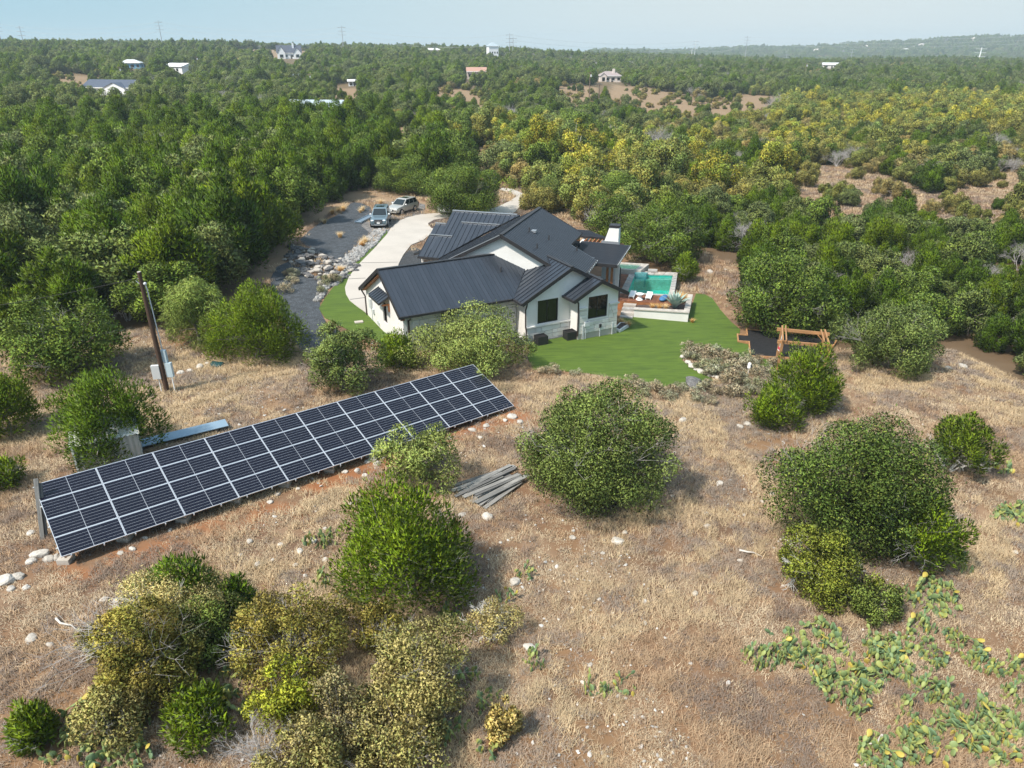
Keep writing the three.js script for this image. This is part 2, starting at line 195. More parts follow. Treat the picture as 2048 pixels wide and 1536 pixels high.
const LAWN_R = [[1.3,-45.15],[2.64,-45.99],[4.45,-47.0],[5.91,-47.41],[7.48,-47.93],[8.13,-50.52],[9.17,-51.96],[11.08,-51.21],[13.1,-50.49],[15.52,-57.56],[16.23,-57.36],[16.6,-56.32],[16.48,-53.54],[16.55,-50.66],[16.77,-49.08],[15.86,-46.43],[16.5,-46.1],[15.98,-43.73],[17.73,-43.26],[18.2,-42.72],[17.3,-42.01],[15.51,-42.53],[13.93,-43.93],[12.22,-43.81],[11.12,-43.05],[11.44,-41.84],[12.09,-40.56],[12.53,-39.85],[11.25,-39.04],[9.47,-38.5],[8.07,-39.12],[6.34,-39.81],[4.86,-40.39],[3.01,-40.72],[1.92,-40.96],[1.31,-40.61],[1.01,-42.76]], LAWN_L = [[-10.74,-50.04],[-9.09,-46.82],[-7.18,-43.88],[-7.48,-42.99],[-8.66,-44.22],[-9.73,-45.52],[-10.81,-46.1],[-12.23,-47.58],[-13.67,-49.14],[-14.58,-51.07],[-14.72,-53.58],[-14.74,-56.06],[-14.61,-59.21],[-14.43,-61.71],[-14.46,-65.25],[-14.25,-70.8],[-13.91,-77.04],[-13.59,-77.09],[-13.19,-75.27],[-13.53,-68.7],[-13.82,-64.1],[-13.92,-61.6],[-13.92,-59.13],[-13.65,-56.3],[-13.21,-54.62],[-12.63,-53.15],[-11.78,-51.78]], DARK1 = [[-20.58,-92.51],[-19.28,-92.05],[-17.71,-89.7],[-16.82,-86.76],[-16.74,-83.06],[-15.26,-78.57],[-15.04,-75.49],[-15.38,-71.71],[-15.76,-68.63],[-15.58,-64.6],[-16.41,-64.16],[-18.48,-67.35],[-20.42,-69.65],[-21.64,-71.99],[-21.76,-76.01],[-21.56,-79.98],[-20.74,-83.31],[-20.46,-88.03]], DARK2 = [[-21.03,-61.81],[-20.42,-64.06],[-18.0,-60.08],[-16.44,-59.02],[-15.29,-56.83],[-15.02,-53.18],[-14.4,-50.63],[-13.37,-48.2],[-11.47,-45.67],[-11.78,-43.99],[-12.91,-43.2],[-13.59,-42.55],[-15.96,-46.97],[-18.51,-52.87],[-20.4,-58.04]], MULCH = [[17.2,-48.96],[19.71,-48.49],[23.18,-47.76],[23.0,-46.97],[20.78,-43.56],[19.13,-43.45],[15.92,-43.86],[16.59,-46.34],[15.87,-46.48],[16.2,-47.81],[16.88,-47.72]], GARDEN = [[11.27,-43.74],[11.96,-44.14],[13.33,-44.24],[14.9,-43.83],[16.57,-42.77],[17.57,-41.86],[15.94,-39.85],[13.93,-39.35],[12.78,-39.64],[12.47,-40.21],[11.9,-41.09],[11.49,-42.09]];
structure('lawn', sheet(LAWN_R, 0.06), MAT.lawn, 'smooth green lawn beside the pool');
structure('lawn', sheet(LAWN_L, 0.05), MAT.lawn, 'strip of green lawn between driveway and rocks');
structure('weed_barrier', sheet(DARK1, 0.03), MAT.fabric, 'dark weed barrier fabric beside the driveway');
structure('weed_barrier', sheet(DARK2, 0.03), MAT.fabric, 'dark weed barrier below the boulder pile');
structure('parking_pad', sheet([[-15.04,-75.49],[-16.8,-79.11],[-16.76,-84.45],[-16.79,-87.97],[-16.04,-92.9],[-14.03,-95.64],[-11.12,-92.01],[-10.45,-85.94],[-12.42,-83.67],[-13.25,-80.61],[-13.32,-75.71],[-13.62,-74.31]], 0.045), MAT.gravelPale, 'pale crushed stone pad under the parked cars');
structure('gravel_bed', sheet([[-10.46,-63.44],[-10.42,-66.42],[-10.16,-69.88],[-9.62,-70.34],[-8.47,-68.13],[-7.84,-65.81],[-7.44,-64.62],[-8.35,-59.24]], 0.035), MAT.gravelGrey, 'grey gravel bed between driveway and house');
structure('gravel_bed', sheet([[-9.57,-81.12],[-9.08,-83.05],[-7.73,-84.34],[-7.01,-84.16],[-6.77,-80.98],[-7.68,-78.35],[-8.78,-78.94]], 0.1), MAT.gravelBrown, 'brown gravel island in the driveway');
structure('gravel_bed', sheet([[-0.32,-46.53],[0.41,-44.9],[1.43,-45.06],[2.99,-46.12],[4.82,-47.13],[5.0,-49.18],[2.83,-50.08],[0.22,-49.32]], 0.03), MAT.gravelGrey, 'grey gravel strip along the front of the house');
structure('mulch_bed', sheet(MULCH, 0.1), MAT.mulch, 'black mulch play bed under the swing frame');

// ---------------------------------------------------------------- the house
const A = frame(27.5, -8.88, -45.76), B = frame(72.5, -0.76, -49.17);
MAT.stucco = std(col(0.95, 0.94, 0.925), 0.9, { map: rep(fine, 1 / 3.1) });
const panelNoise = tileTexture(256, (u, v) => { const n = tfbm(u, v, 4, 61), s = 225 + (n - 0.5) * 22; return [s, s, s]; });
MAT.roof = std(col(0.056, 0.066, 0.085), 0.40, { metalness: 0.25, map: rep(panelNoise, 1 / 3), roughnessMap: rep(panelNoise, 1 / 2.3) });
MAT.roofB = std(col(0.060, 0.070, 0.090), 0.45, { metalness: 0.25, map: rep(panelNoise, 1 / 3.7), roughnessMap: rep(panelNoise, 1 / 2.1) });
MAT.roofC = std(col(0.052, 0.062, 0.080), 0.4, { metalness: 0.25, map: rep(panelNoise, 1 / 2.7), roughnessMap: rep(panelNoise, 1 / 2.7) });
MAT.trim = std(col(0.022, 0.02, 0.022), 0.5);
MAT.spout = std(col(0.04, 0.025, 0.025), 0.5);
MAT.flash = std(col(0.42, 0.44, 0.47), 0.4, { metalness: 0.6 });
MAT.glass = new THREE.MeshPhysicalMaterial({ color: col(0.008, 0.009, 0.008), roughness: 0.04, ior: 1.55 });
const woodTex = tileTexture(256, (u, v) => { const g = tnoise(u, v, 64, 71) * 0.4 + tnoise(u, Math.floor(v * 16) / 16, 8, 72) * 0.2 + tfbm(u, v, 4, 73) * 0.6, s = 165 + (g - 0.5) * 110; return [s, s * 0.97, s * 0.93]; });
MAT.cedar = std(col(0.72, 0.30, 0.12), 0.75, { map: woodTex });
MAT.deck = [std(col(0.40, 0.16, 0.085), 0.75, { map: woodTex }), std(col(0.46, 0.19, 0.10), 0.75, { map: woodTex }), std(col(0.34, 0.135, 0.075), 0.75, { map: woodTex })];
MAT.stones = [[0.90, 0.885, 0.86], [0.84, 0.82, 0.79], [0.93, 0.92, 0.90], [0.87, 0.845, 0.80]].map((c) => std(col(...c), 0.9, { map: rep(fine, 1 / 1.3), bumpMap: rep(speck, 1 / 0.7), bumpScale: 0.012 }));
MAT.box = std(col(0.55, 0.57, 0.58), 0.5);
MAT.white = std(col(0.82, 0.82, 0.81), 0.5);
MAT.black = std(col(0.02, 0.02, 0.022), 0.5);

const house = thing('house', 'white stucco and stone house with dark standing seam metal roofs beside the pool', 'house', [-1, 0, -52]);
const H = (name, geo, mat, parent) => part(house, name, geo, mat, parent ?? house);
const roofMats = [MAT.roof, MAT.roofB, MAT.roof, MAT.roofC];
function roofPlane(F, polys, hf, axis, spacing, name = 'roof', root = house, rib = 0.065) { // axis: 0 when seams step along u, 1 when they step along v
  const base = part(root, name, merge(polys.map((p) => prism(F, p, (u, v) => hf(u, v) - 0.012, (u, v) => hf(u, v) - 0.14))), MAT.trim);
  let k = 0;
  for (const p of polys) { const lo = Math.min(...p.map((q) => q[axis])), hi = Math.max(...p.map((q) => q[axis])), n = Math.max(1, Math.round((hi - lo) / spacing)), w = (hi - lo) / n;
    for (let i = 0; i < n; i++) { const a = lo + i * w, s = strip(p, axis, a + 0.012, a + w - 0.004), r = strip(p, axis, a + 0.0, a + 0.034), g = []; if (!s) continue; g.push(prism(F, s, (u, v) => hf(u, v) + 0.016, (u, v) => hf(u, v) - 0.010, 1)); if (r) g.push(prism(F, r, (u, v) => hf(u, v) + rib, (u, v) => hf(u, v) - 0.008, 1));
      const m = mergeGeometries(g); part(root, 'roof_panel', m, roofMats[k++ % 4], base); } }
  return base;
}
function bar(F, a, b, w, hgt, root, name, mat, parent) { // cap or gutter between two frame points [u, h, v]
  const p = new THREE.Vector3(...F.at(...a)), q = new THREE.Vector3(...F.at(...b)), g = new THREE.BoxGeometry(w, hgt, p.distanceTo(q)), m = new THREE.Matrix4().lookAt(p, q, new THREE.Vector3(0, 1, 0)).setPosition(p.clone().add(q).multiplyScalar(0.5)); g.applyMatrix4(m); return part(root, name, g, mat, parent ?? root);
}
const S = 0.534;
// garage wing (frame A)
H('wall', slab(A, 'u', 0.35, 0.6, [[-4.55, -0.4], [3.5, -0.4], [3.5, 2.95], [0, 4.82], [-4.55, 2.4]], [rect(-0.72, 1.12, 0.12, 2.62)]), MAT.stucco);
const sideWall = H('wall', slab(A, 'v', 3.3, 3.44, [[0.6, -0.4], [8.6, -0.4], [8.6, 3.0], [0.6, 3.0]]), MAT.stones[3]);
H('wall', slab(A, 'v', -4.55, -4.3, [[0.6, -0.4], [4.5, -0.4], [4.5, 2.4], [0.6, 2.4]]), MAT.stucco);
const slopeR = (u, v) => 5 - S * v, slopeL = (u, v) => 5 + S * v;
roofPlane(A, [[[0, 0.02], [8.53, 0.02], [9.93, 1.4], [10.42, 1.4], [8.08, 3.93], [0, 3.93]]], slopeR, 0, 0.3, 'roof', house, 0.034);
roofPlane(A, [[[0, -0.02], [8.53, -0.02], [3.6, -5.0], [0, -5.0]]], slopeL, 0, 0.42);
bar(A, [-0.02, 5.03, 0], [8.55, 5.03, 0], 0.26, 0.05, house, 'ridge_cap', MAT.trim);
bar(A, [-0.05, 2.86, 3.99], [8.05, 2.86, 3.99], 0.13, 0.14, house, 'gutter', MAT.trim);
bar(A, [-0.05, 2.29, -5.06], [3.6, 2.29, -5.06], 0.13, 0.14, house, 'gutter', MAT.trim);
for (const s of [1, -1]) bar(A, [-0.03, 4.95, s * 0.02], s > 0 ? [-0.03, 2.84, 3.98] : [-0.03, 2.28, -5.02], 0.06, 0.24, house, 'rake_trim', MAT.trim);
H('soffit', slab(A, 'u', 0.06, 0.34, [[-4.5, 2.36], [0, 4.74], [3.9, 2.68], [3.9, 2.62], [0, 4.66], [-4.5, 2.28]]), MAT.cedar);
// window with hood on the garage gable
function windowUnit(F, axis, c, s0, s1, h0, h1, bars = [], out = -1) { // glazing set back in its opening, with a dark frame
  const w = H('window', slab(F, axis, c + 0.11, c + 0.13, rect(s0, h0, s1, h1)), MAT.glass), t = 0.05, fr = [];
  fr.push(slab(F, axis, c + 0.05, c + 0.15, rect(s0, h0, s1, h1), [rect(s0 + t, h0 + t, s1 - t, h1 - t)]));
  for (const b of bars) fr.push(slab(F, axis, c + 0.06, c + 0.12, rect(b - 0.02, h0 + t, b + 0.02, h1 - t)));
  H('window_frame', mergeGeometries(fr), MAT.trim, w); return w;
}
windowUnit(A, 'u', 0.38, -0.72, 0.12, 1.12, 2.62, [-0.3]);
roofPlane(A, [rect(-0.42, -1.25, 0.35, 1.0)], (u, v) => 3.42 + (u - 0.35) * 0.55, 1, 0.36, 'window_hood');
for (const v of [-1.1, 0.85]) H('hood_bracket', boxF(A, -0.2, 0.35, 2.75, 2.85, v, v + 0.1), MAT.cedar), H('hood_bracket', boxF(A, 0.24, 0.34, 2.3, 2.75, v, v + 0.1), MAT.cedar);
// meters and conduits on the gable
H('meter_box', boxF(A, 0.18, 0.35, 1.3, 2.0, -3.55, -3.1), MAT.box); H('meter_box', boxF(A, 0.22, 0.35, 1.0, 1.35, -2.98, -2.72), MAT.box); H('conduit', boxF(A, 0.29, 0.35, 0.1, 1.3, -3.35, -3.29), MAT.box); H('vent_cover', boxF(A, 0.3, 0.35, 0.45, 0.7, -2.2, -2.0), MAT.box); H('vent_cover', boxF(A, 0.3, 0.35, 0.42, 0.66, -1.85, -1.66), MAT.box);
const spout = (F, list) => H('downspout', tube(list.map((p) => F.at(...p)), 0.055, 6), MAT.spout);
spout(A, [[0.12, 2.25, -5.03], [0.2, 2.05, -4.98], [0.28, 1.8, -4.64], [0.28, 0.1, -4.62]]);
spout(A, [[0.7, 2.82, 3.98], [0.7, 2.62, 3.9], [0.7, 2.45, 3.55], [0.7, 0.1, 3.55]]);
spout(A, [[8.5, 2.8, 5.1], [8.52, 2.6, 5.0], [8.5, 2.3, 4.88], [8.5, 1.1, 4.9], [8.5, 0.9, 5.0], [8.5, 0.2, 5.0]]);
spout(A, [[11.75, 2.85, 6.1], [11.95, 2.6, 6.05], [12.0, 2.3, 5.98], [12.0, 0.2, 5.98]]);
// front gable with the big window
H('wall', slab(A, 'v', 4.6, 4.8, [[8.55, -0.4], [15.3, -0.4], [15.3, 2.95], [11.87, 4.72], [8.55, 2.98]], [rect(9.45, 1.14, 11.08, 2.8)]), MAT.stucco);
H('wall', slab(A, 'u', 8.55, 8.75, [[3.4, -0.4], [4.6, -0.4], [4.6, 3.0], [3.4, 3.0]]), MAT.stucco);
const g1L = (u, v) => 2.9 + S * (u - 8.08), g1R = (u, v) => 2.9 + S * (15.66 - u), g1h = 2.9 + S * 3.79;
roofPlane(A, [[[8.08, 3.93], [8.08, 5.24], [11.86, 5.24], [11.86, 1.7], [10.42, 1.4]]], g1L, 1, 0.44);
roofPlane(A, [[[11.88, 5.24], [15.66, 5.24], [15.66, 3.4], [11.88, 1.8]]], g1R, 1, 0.44);
bar(A, [11.87, g1h + 0.03, 5.26], [11.87, g1h + 0.03, 1.75], 0.26, 0.05, house, 'ridge_cap', MAT.trim);
bar(A, [8.04, 2.82, 5.25], [11.87, g1h - 0.1, 5.25], 0.06, 0.24, house, 'rake_trim', MAT.trim); bar(A, [15.66, 2.82, 5.25], [11.87, g1h - 0.1, 5.25], 0.06, 0.24, house, 'rake_trim', MAT.trim);
bar(A, [8.02, 2.86, 3.95], [8.02, 2.86, 5.26], 0.13, 0.14, house, 'gutter', MAT.trim);
const bigFrame = rect(9.36, 1.05, 11.17, 2.9);
H('window_surround', slab(A, 'v', 4.8, 4.84, bigFrame, [rect(9.45, 1.14, 11.08, 2.8)]), MAT.stucco);
{ const w = H('window', slab(A, 'v', 4.70, 4.72, rect(9.45, 1.14, 11.08, 2.8)), MAT.glass); H('window_frame', slab(A, 'v', 4.69, 4.77, rect(9.45, 1.14, 11.08, 2.8), [rect(9.5, 1.19, 11.03, 2.75)]), MAT.trim, w); H('mullion', boxF(A, 10.24, 10.28, 1.2, 2.74, 4.69, 4.755), MAT.trim, w); }
// small front gable
H('wall', slab(A, 'v', 5.7, 5.9, [[12.05, -0.5], [15.3, -0.5], [15.3, 3.05], [13.62, 3.9], [12.05, 3.05]], [rect(12.82, 1.27, 14.42, 2.88)]), MAT.stucco);
H('wall', slab(A, 'u', 12.05, 12.25, [[4.8, -0.4], [5.7, -0.4], [5.7, 3.05], [4.8, 3.05]]), MAT.stucco); H('wall', slab(A, 'u', 15.1, 15.3, [[1.8, -0.5], [5.7, -0.5], [5.7, 3.05], [1.8, 3.05]]), MAT.stucco);
const g2L = (u, v) => 2.9 + S * (u - 11.45), g2R = (u, v) => 2.9 + S * (15.79 - u), g2h = 2.9 + S * 2.17;
roofPlane(A, [[[11.45, 4.75], [11.45, 6.3], [13.61, 6.3], [13.61, 4.6]]], g2L, 1, 0.44); roofPlane(A, [[[13.63, 4.6], [13.63, 6.3], [15.79, 6.3], [15.79, 3.2]]], g2R, 1, 0.44);
bar(A, [13.62, g2h + 0.03, 6.32], [13.62, g2h + 0.03, 4.6], 0.26, 0.05, house, 'ridge_cap', MAT.trim);
bar(A, [11.41, 2.82, 6.31], [13.62, g2h - 0.1, 6.31], 0.06, 0.24, house, 'rake_trim', MAT.trim); bar(A, [15.83, 2.82, 6.31], [13.62, g2h - 0.1, 6.31], 0.06, 0.24, house, 'rake_trim', MAT.trim);
bar(A, [11.39, 2.86, 4.85], [11.39, 2.86, 6.32], 0.13, 0.14, house, 'gutter', MAT.trim); bar(A, [15.85, 2.86, 3.2], [15.85, 2.86, 6.32], 0.13, 0.14, house, 'gutter', MAT.trim);
H('window_surround', slab(A, 'v', 5.9, 5.94, rect(12.72, 1.18, 14.52, 2.98), [rect(12.82, 1.27, 14.42, 2.88)]), MAT.stucco);
{ const w = H('window', slab(A, 'v', 5.80, 5.82, rect(12.82, 1.27, 14.42, 2.88)), MAT.glass); H('window_frame', slab(A, 'v', 5.79, 5.87, rect(12.82, 1.27, 14.42, 2.88), [rect(12.87, 1.32, 14.37, 2.83)]), MAT.trim, w); H('mullion', boxF(A, 13.6, 13.64, 1.32, 2.83, 5.79, 5.855), MAT.trim, w); }
H('foundation', boxF(A, 12.02, 15.33, -0.5, 0.3, 5.9, 5.95), MAT.concrete);
// limestone courses: each stone its own piece
function courses(parent, F, c, s0, s1, h0, h1, holes = []) {
  let h = h0, row = 0;
  while (h < h1 - 0.06) {
    const rh = Math.min(h1 - h, [0.22, 0.3, 0.26, 0.34][row % 4]); let s = s0;
    while (s < s1 - 0.02) { const l = Math.min(s1 - s, R(0.38, 0.95)), e = s1 - (s + l) < 0.2 ? s1 : s + l; let a = s, b = e;
      for (const q of holes) if (h + rh > q[1] && h < q[3]) { if (a >= q[0] && b <= q[2]) a = b; else if (a < q[0] && b > q[0]) b = q[0]; else if (a < q[2] && b > q[2]) a = q[2]; }
      if (b - a > 0.1) H('stone', slab(F, 'v', c + 0.002, c + R(0.045, 0.09), rect(a + 0.014, h + 0.014, b - 0.014, h + rh - 0.014)), pick(MAT.stones), parent);
      s = e; }
    h += rh; row++;
  }
}
courses(sideWall, A, 3.44, 0.95, 8.5, -0.1, 2.75);
{ const v1 = H('stone_veneer', boxF(A, 8.6, 12.02, -0.4, 1.0, 4.8, 4.83), MAT.stones[1]); courses(v1, A, 4.83, 8.62, 12.0, -0.2, 0.96); H('stone_ledge', boxF(A, 8.56, 12.04, 0.97, 1.07, 4.8, 4.96), MAT.stones[2], v1);
  const v2 = H('stone_veneer', mergeGeometries([boxF(A, 12.08, 12.7, 0.3, 2.1, 5.9, 5.93), boxF(A, 14.54, 15.28, 0.3, 2.1, 5.9, 5.93), boxF(A, 12.7, 14.54, 0.3, 1.16, 5.9, 5.93)]), MAT.stones[1]); courses(v2, A, 5.93, 12.1, 15.26, 0.32, 2.1, [[12.7, 1.16, 14.54, 3.2]]); for (const [a, b] of [[12.04, 12.7], [14.54, 15.36]]) H('stone_ledge', boxF(A, a, b, 2.1, 2.2, 5.9, 6.06), MAT.stones[2], v2); }
H('utility_panel', boxF(A, 12.5, 12.9, 0.85, 1.15, 5.99, 6.12), MAT.box); for (const u of [12.35, 12.45, 12.6]) H('conduit', boxF(A, u, u + 0.05, -0.2, 0.95, 6.0, 6.05), MAT.box); H('hose_reel', boxF(A, 13.75, 13.9, 0.55, 0.8, 5.99, 6.1), MAT.black); H('conduit', boxF(A, 13.8, 13.85, -0.2, 0.55, 5.99, 6.04), MAT.box); H('conduit', boxF(A, 14.85, 14.9, -0.2, 0.75, 5.99, 6.04), MAT.box);
// main mass (frame B)
const SM = 0.518, mR = (u, v) => 6.5 - SM * v, mL = (u, v) => 6.5 + SM * v;
H('wall', slab(B, 'u', 0.3, 0.52, [[-5.9, -0.4], [5.3, -0.4], [5.3, 3.6], [0, 6.32], [-5.9, 3.25]]), MAT.stucco);
H('wall', slab(B, 'v', 5.0, 5.2, [[0.5, -0.4], [6.0, -0.4], [6.0, 3.7], [0.5, 3.7]], [rect(1.6, 0.45, 5.4, 2.9)]), MAT.stucco); H('window', slab(B, 'v', 5.08, 5.1, rect(1.6, 0.45, 5.4, 2.9)), MAT.glass);
H('wall', slab(B, 'v', 3.0, 3.2, [[6.0, -0.4], [15.6, -0.4], [15.6, 3.4], [6.0, 3.4]], [rect(7, 0.45, 12, 2.9)]), MAT.stucco); H('window', slab(B, 'v', 3.08, 3.1, rect(7, 0.45, 12, 2.9)), MAT.glass);
H('wall', slab(B, 'u', 9.6, 9.8, [[-5.9, -0.4], [2.9, -0.4], [2.9, 4.85], [0, 6.3], [-5.9, 3.3]]), MAT.stucco);
roofPlane(B, [[[0, 0.02], [10.1, 0.02], [10.1, 3.6], [0, 3.6]], [[0, 3.6], [6.2, 3.6], [6.2, 5.6], [0, 5.6]]], mR, 0, 0.3, 'roof', house, 0.045);
roofPlane(B, [[[0, -0.02], [10.1, -0.02], [10.1, -1.9], [4.9, -6.9], [3.2, -6.4], [0, -6.3]]], mL, 0, 0.36);
bar(B, [-0.02, 6.53, 0], [10.12, 6.53, 0], 0.28, 0.05, house, 'ridge_cap', MAT.trim);
bar(B, [-0.03, 6.42, 0], [-0.03, 6.42 - SM * 5.6, 5.6], 0.06, 0.26, house, 'rake_trim', MAT.trim); bar(B, [-0.03, 6.42, 0], [-0.03, 6.42 - SM * 6.3, -6.3], 0.06, 0.26, house, 'rake_trim', MAT.trim); bar(B, [-0.07, 6.5, -0.1], [-0.07, 6.5 - SM * 6.2, -6.3], 0.02, 0.05, house, 'drip_edge', MAT.flash); bar(B, [10.13, 6.42, 0], [10.13, 6.42 - SM * 3.6, 3.6], 0.06, 0.24, house, 'rake_trim', MAT.trim);
bar(B, [2.4, 3.56, 5.68], [6.2, 3.56, 5.68], 0.14, 0.14, house, 'gutter', MAT.trim);
for (let k = 0; k < 7; k++) H('gutter_bracket', boxF(B, 2.8 + k * 0.5, 2.95 + k * 0.5, 3.5, 3.64, 5.755, 5.775), MAT.white);
for (const [u, v] of [[3.6, 1.0], [4.4, 2.3], [1.5, 2.2], [5.6, 4.2]]) H('vent_pipe', tube([B.at(u, mR(u, v), v), B.at(u, mR(u, v) + 0.35, v)], 0.05, 8), MAT.trim);
H('roof_vent', boxF(B, 3.9, 4.3, mR(0, 1.2), mR(0, 1.2) + 0.16, 1.05, 1.4), MAT.flash); H('vent_pipe', tube([A.at(8.3, slopeR(0, 1.6), 1.6), A.at(8.3, slopeR(0, 1.6) + 0.35, 1.6)], 0.05, 8), MAT.trim);
// cross wing on the left
const SX = 0.49, xN = (u, v) => 5.6 - SX * (10.95 - u), xF = (u, v) => 5.6 - SX * (u - 10.95);
H('wall', slab(B, 'v', -7.6, -7.4, [[5.9, -0.4], [16, -0.4], [16, 3.0], [10.95, 5.4], [5.9, 3.0]]), MAT.stucco); H('wall', slab(B, 'u', 5.9, 6.1, [[-7.4, -0.4], [-4, -0.4], [-4, 2.95], [-7.4, 2.95]]), MAT.stucco);
roofPlane(B, [[[10.95, -8.0], [10.95, -1.95], [8.6, -4.3], [5.45, -7.1], [5.45, -8.15], [9.0, -8.0]]], xN, 1, 0.42);
roofPlane(B, [[[9.3, -8.95], [9.3, -8.02], [5.5, -8.17], [5.5, -9.0]]], (u, v) => xN(u, v) - 0.03, 1, 0.42);
roofPlane(B, [[[10.97, -8.0], [16.4, -8.0], [16.4, -2.0], [10.97, -2.0]]], xF, 1, 0.42);
bar(B, [10.96, 5.64, -8.02], [10.96, 5.64, -2.2], 0.2, 0.06, house, 'ridge_cap', MAT.flash); bar(B, [9.32, xN(9.32) + 0.03, -8.98], [9.32, xN(9.32) + 0.03, -8.02], 0.12, 0.07, house, 'flashing', MAT.flash);
bar(B, [7.9, xN(7.9) + 0.07, -8.9], [7.9, xN(7.9) + 0.07, -6.9], 0.1, 0.06, house, 'snow_rail', MAT.flash); bar(B, [9.6, xN(9.6) + 0.07, -6.7], [9.6, xN(9.6) + 0.07, -3.3], 0.1, 0.06, house, 'snow_rail', MAT.flash);
bar(B, [5.4, xN(5.4) - 0.06, -9.0], [5.4, xN(5.4) - 0.06, -7.1], 0.13, 0.14, house, 'gutter', MAT.trim);
roofPlane(B, [[[6.6, -9.9], [8.2, -9.6], [8.2, -9.0], [6.6, -9.0]]], (u, v) => 2.75 + (v + 9.9) * 0.3, 0, 0.42);
H('wall', slab(B, 'v', -8.9, -8.7, [[5.9, -0.4], [9.2, -0.4], [9.2, 4.3], [5.9, 2.9]]), MAT.stucco);
// rear right wing behind the main roof
H('wall', slab(B, 'v', 1.6, 1.8, [[10.1, -0.4], [16, -0.4], [16, 3.4], [10.1, 3.4]]), MAT.stucco);
roofPlane(B, [[[10.2, 0.1], [15.6, 0.4], [15.6, 2.1], [10.2, 2.1]]], (u, v) => 4.55 - 0.5 * v, 0, 0.4);
// covered patio: low slope roof, open rafters, stone chimney
const pat = (u, v) => 3.62 - 0.02 * v;
roofPlane(B, [rect(5.55, 3.25, 11.9, 7.25)], pat, 0, 0.3, 'patio_roof');
bar(B, [5.5, 3.42, 3.3], [5.5, 3.42, 7.25], 0.1, 0.26, house, 'fascia', MAT.trim); bar(B, [5.5, 3.4, 7.31], [11.9, 3.4, 7.31], 0.1, 0.22, house, 'fascia', MAT.trim);
for (let k = 0; k < 20; k++) H('gutter_bracket', boxF(B, 5.65 + k * 0.32, 5.8 + k * 0.32, 3.38, 3.5, 7.362, 7.385), MAT.white);
bar(B, [5.6, 3.7, 5.35], [6.4, 3.7, 5.35], 0.22, 0.08, house, 'flashing', MAT.roofB);
H('eave_shade_panel', slab(B, 'v', 3.42, 3.46, rect(6.25, 3.5, 10.05, 4.6)), MAT.glass); H('wall', slab(B, 'u', 10.0, 10.06, [[1.5, 3.4], [3.46, 3.4], [3.46, 4.6], [1.5, 5.5]]), MAT.trim);  // dark panels added below the main eave, their colour standing in for shade
for (let k = 0; k < 8; k++) H('rafter', boxF(B, 11.9, 13.3, 3.28, 3.5, 3.35 + k * 0.34, 3.43 + k * 0.34), MAT.cedar);
H('rafter_beam', boxF(B, 11.92, 12.04, 3.1, 3.28, 3.3, 6.6), MAT.cedar); H('rafter_beam', boxF(B, 13.16, 13.28, 3.1, 3.28, 3.3, 6.6), MAT.cedar);
roofPlane(B, [[[13.3, 2.0], [15.6, 2.0], [15.6, 3.0], [13.3, 5.2]]], (u, v) => 3.7 - 0.02 * v, 0, 0.3, 'patio_roof');
{ const b = [[11.95, 5.05], [12.95, 5.05], [12.95, 6.3], [11.95, 6.3]], t = [[12.1, 5.48], [12.9, 5.48], [12.9, 6.28], [12.1, 6.28]], P = [], f = (q, h) => B.at(q[0], h, q[1]);
  for (let i = 0; i < 4; i++) { const j = (i + 1) % 4; P.push(...f(b[i], 0.3), ...f(b[j], 0.3), ...f(b[j], 3.4), ...f(b[i], 0.3), ...f(b[j], 3.4), ...f(b[i], 3.4), ...f(b[i], 3.4), ...f(b[j], 3.4), ...f(t[j], 4.82), ...f(b[i], 3.4), ...f(t[j], 4.82), ...f(t[i], 4.82)); }
  const g = new THREE.BufferGeometry(); g.setAttribute('position', new THREE.Float32BufferAttribute(P, 3)); g.computeVertexNormals(); const ch = H('chimney', g, MAT.stucco); H('chimney_cap', prism(B, [[12.06, 5.44], [12.94, 5.44], [12.94, 6.32], [12.06, 6.32]], 5.0, 4.82), MAT.trim, ch); H('chimney_flashing', prism(B, rect(11.8, 4.9, 11.95, 6.4), 3.72, 3.5), MAT.flash, ch); }
for (const [u, v] of [[6.3, 6.4], [6.35, 6.75]]) H('patio_post', boxF(B, u, u + 0.2, 0.3, 3.36, v, v + 0.18), MAT.cedar);
H('patio_wall', boxF(B, 7.6, 7.8, 0.3, 3.3, 6.9, 7.2), MAT.stucco); H('patio_slab', prism(B, rect(5.2, 3.2, 12.6, 6.6), 0.44, -0.5), MAT.concrete);
H('corner_post', tube([B.at(6.6, -0.4, 7.5), B.at(6.6, 3.0, 7.45)], 0.05, 6), MAT.trim);

// ---------------------------------------------------------------- pool, deck, planter (frame B)
const place = (F, u, h, v) => F.at(u, h, v);
const pool = thing('swimming_pool', 'turquoise swimming pool with pale stone coping and raised spa', 'pool', B.at(11.5, 0, 9.3));
const PL = (name, geo, mat, parent) => part(pool, name, geo, mat, parent ?? pool);
const wq = [[8.7, 7.8], [9.15, 11.05], [14.9, 10.8], [14.2, 7.62]], cq = [[8.35, 7.25], [8.85, 11.48], [15.75, 11.12], [15.0, 7.1]];
const mix2 = (a, b, t) => [a[0] + (b[0] - a[0]) * t, a[1] + (b[1] - a[1]) * t];
MAT.plaster = std(col(0.03, 0.80, 0.73), 0.8, { map: rep(speck, 1 / 1.3) }); MAT.plasterLight = std(col(0.42, 0.72, 0.64), 0.8, { map: rep(speck, 1 / 1.3) });
const waterBump = tileTexture(256, (u, v) => { const n = tfbm(u, v, 5, 91), s = n * 255; return [s, s, s]; }, false);
MAT.water = new THREE.MeshPhysicalMaterial({ color: col(0.8, 0.98, 0.97), roughness: 0.03, transmission: 1, thickness: 0, ior: 1.33, bumpMap: rep(waterBump, 1 / 1.6), bumpScale: 0.02 });
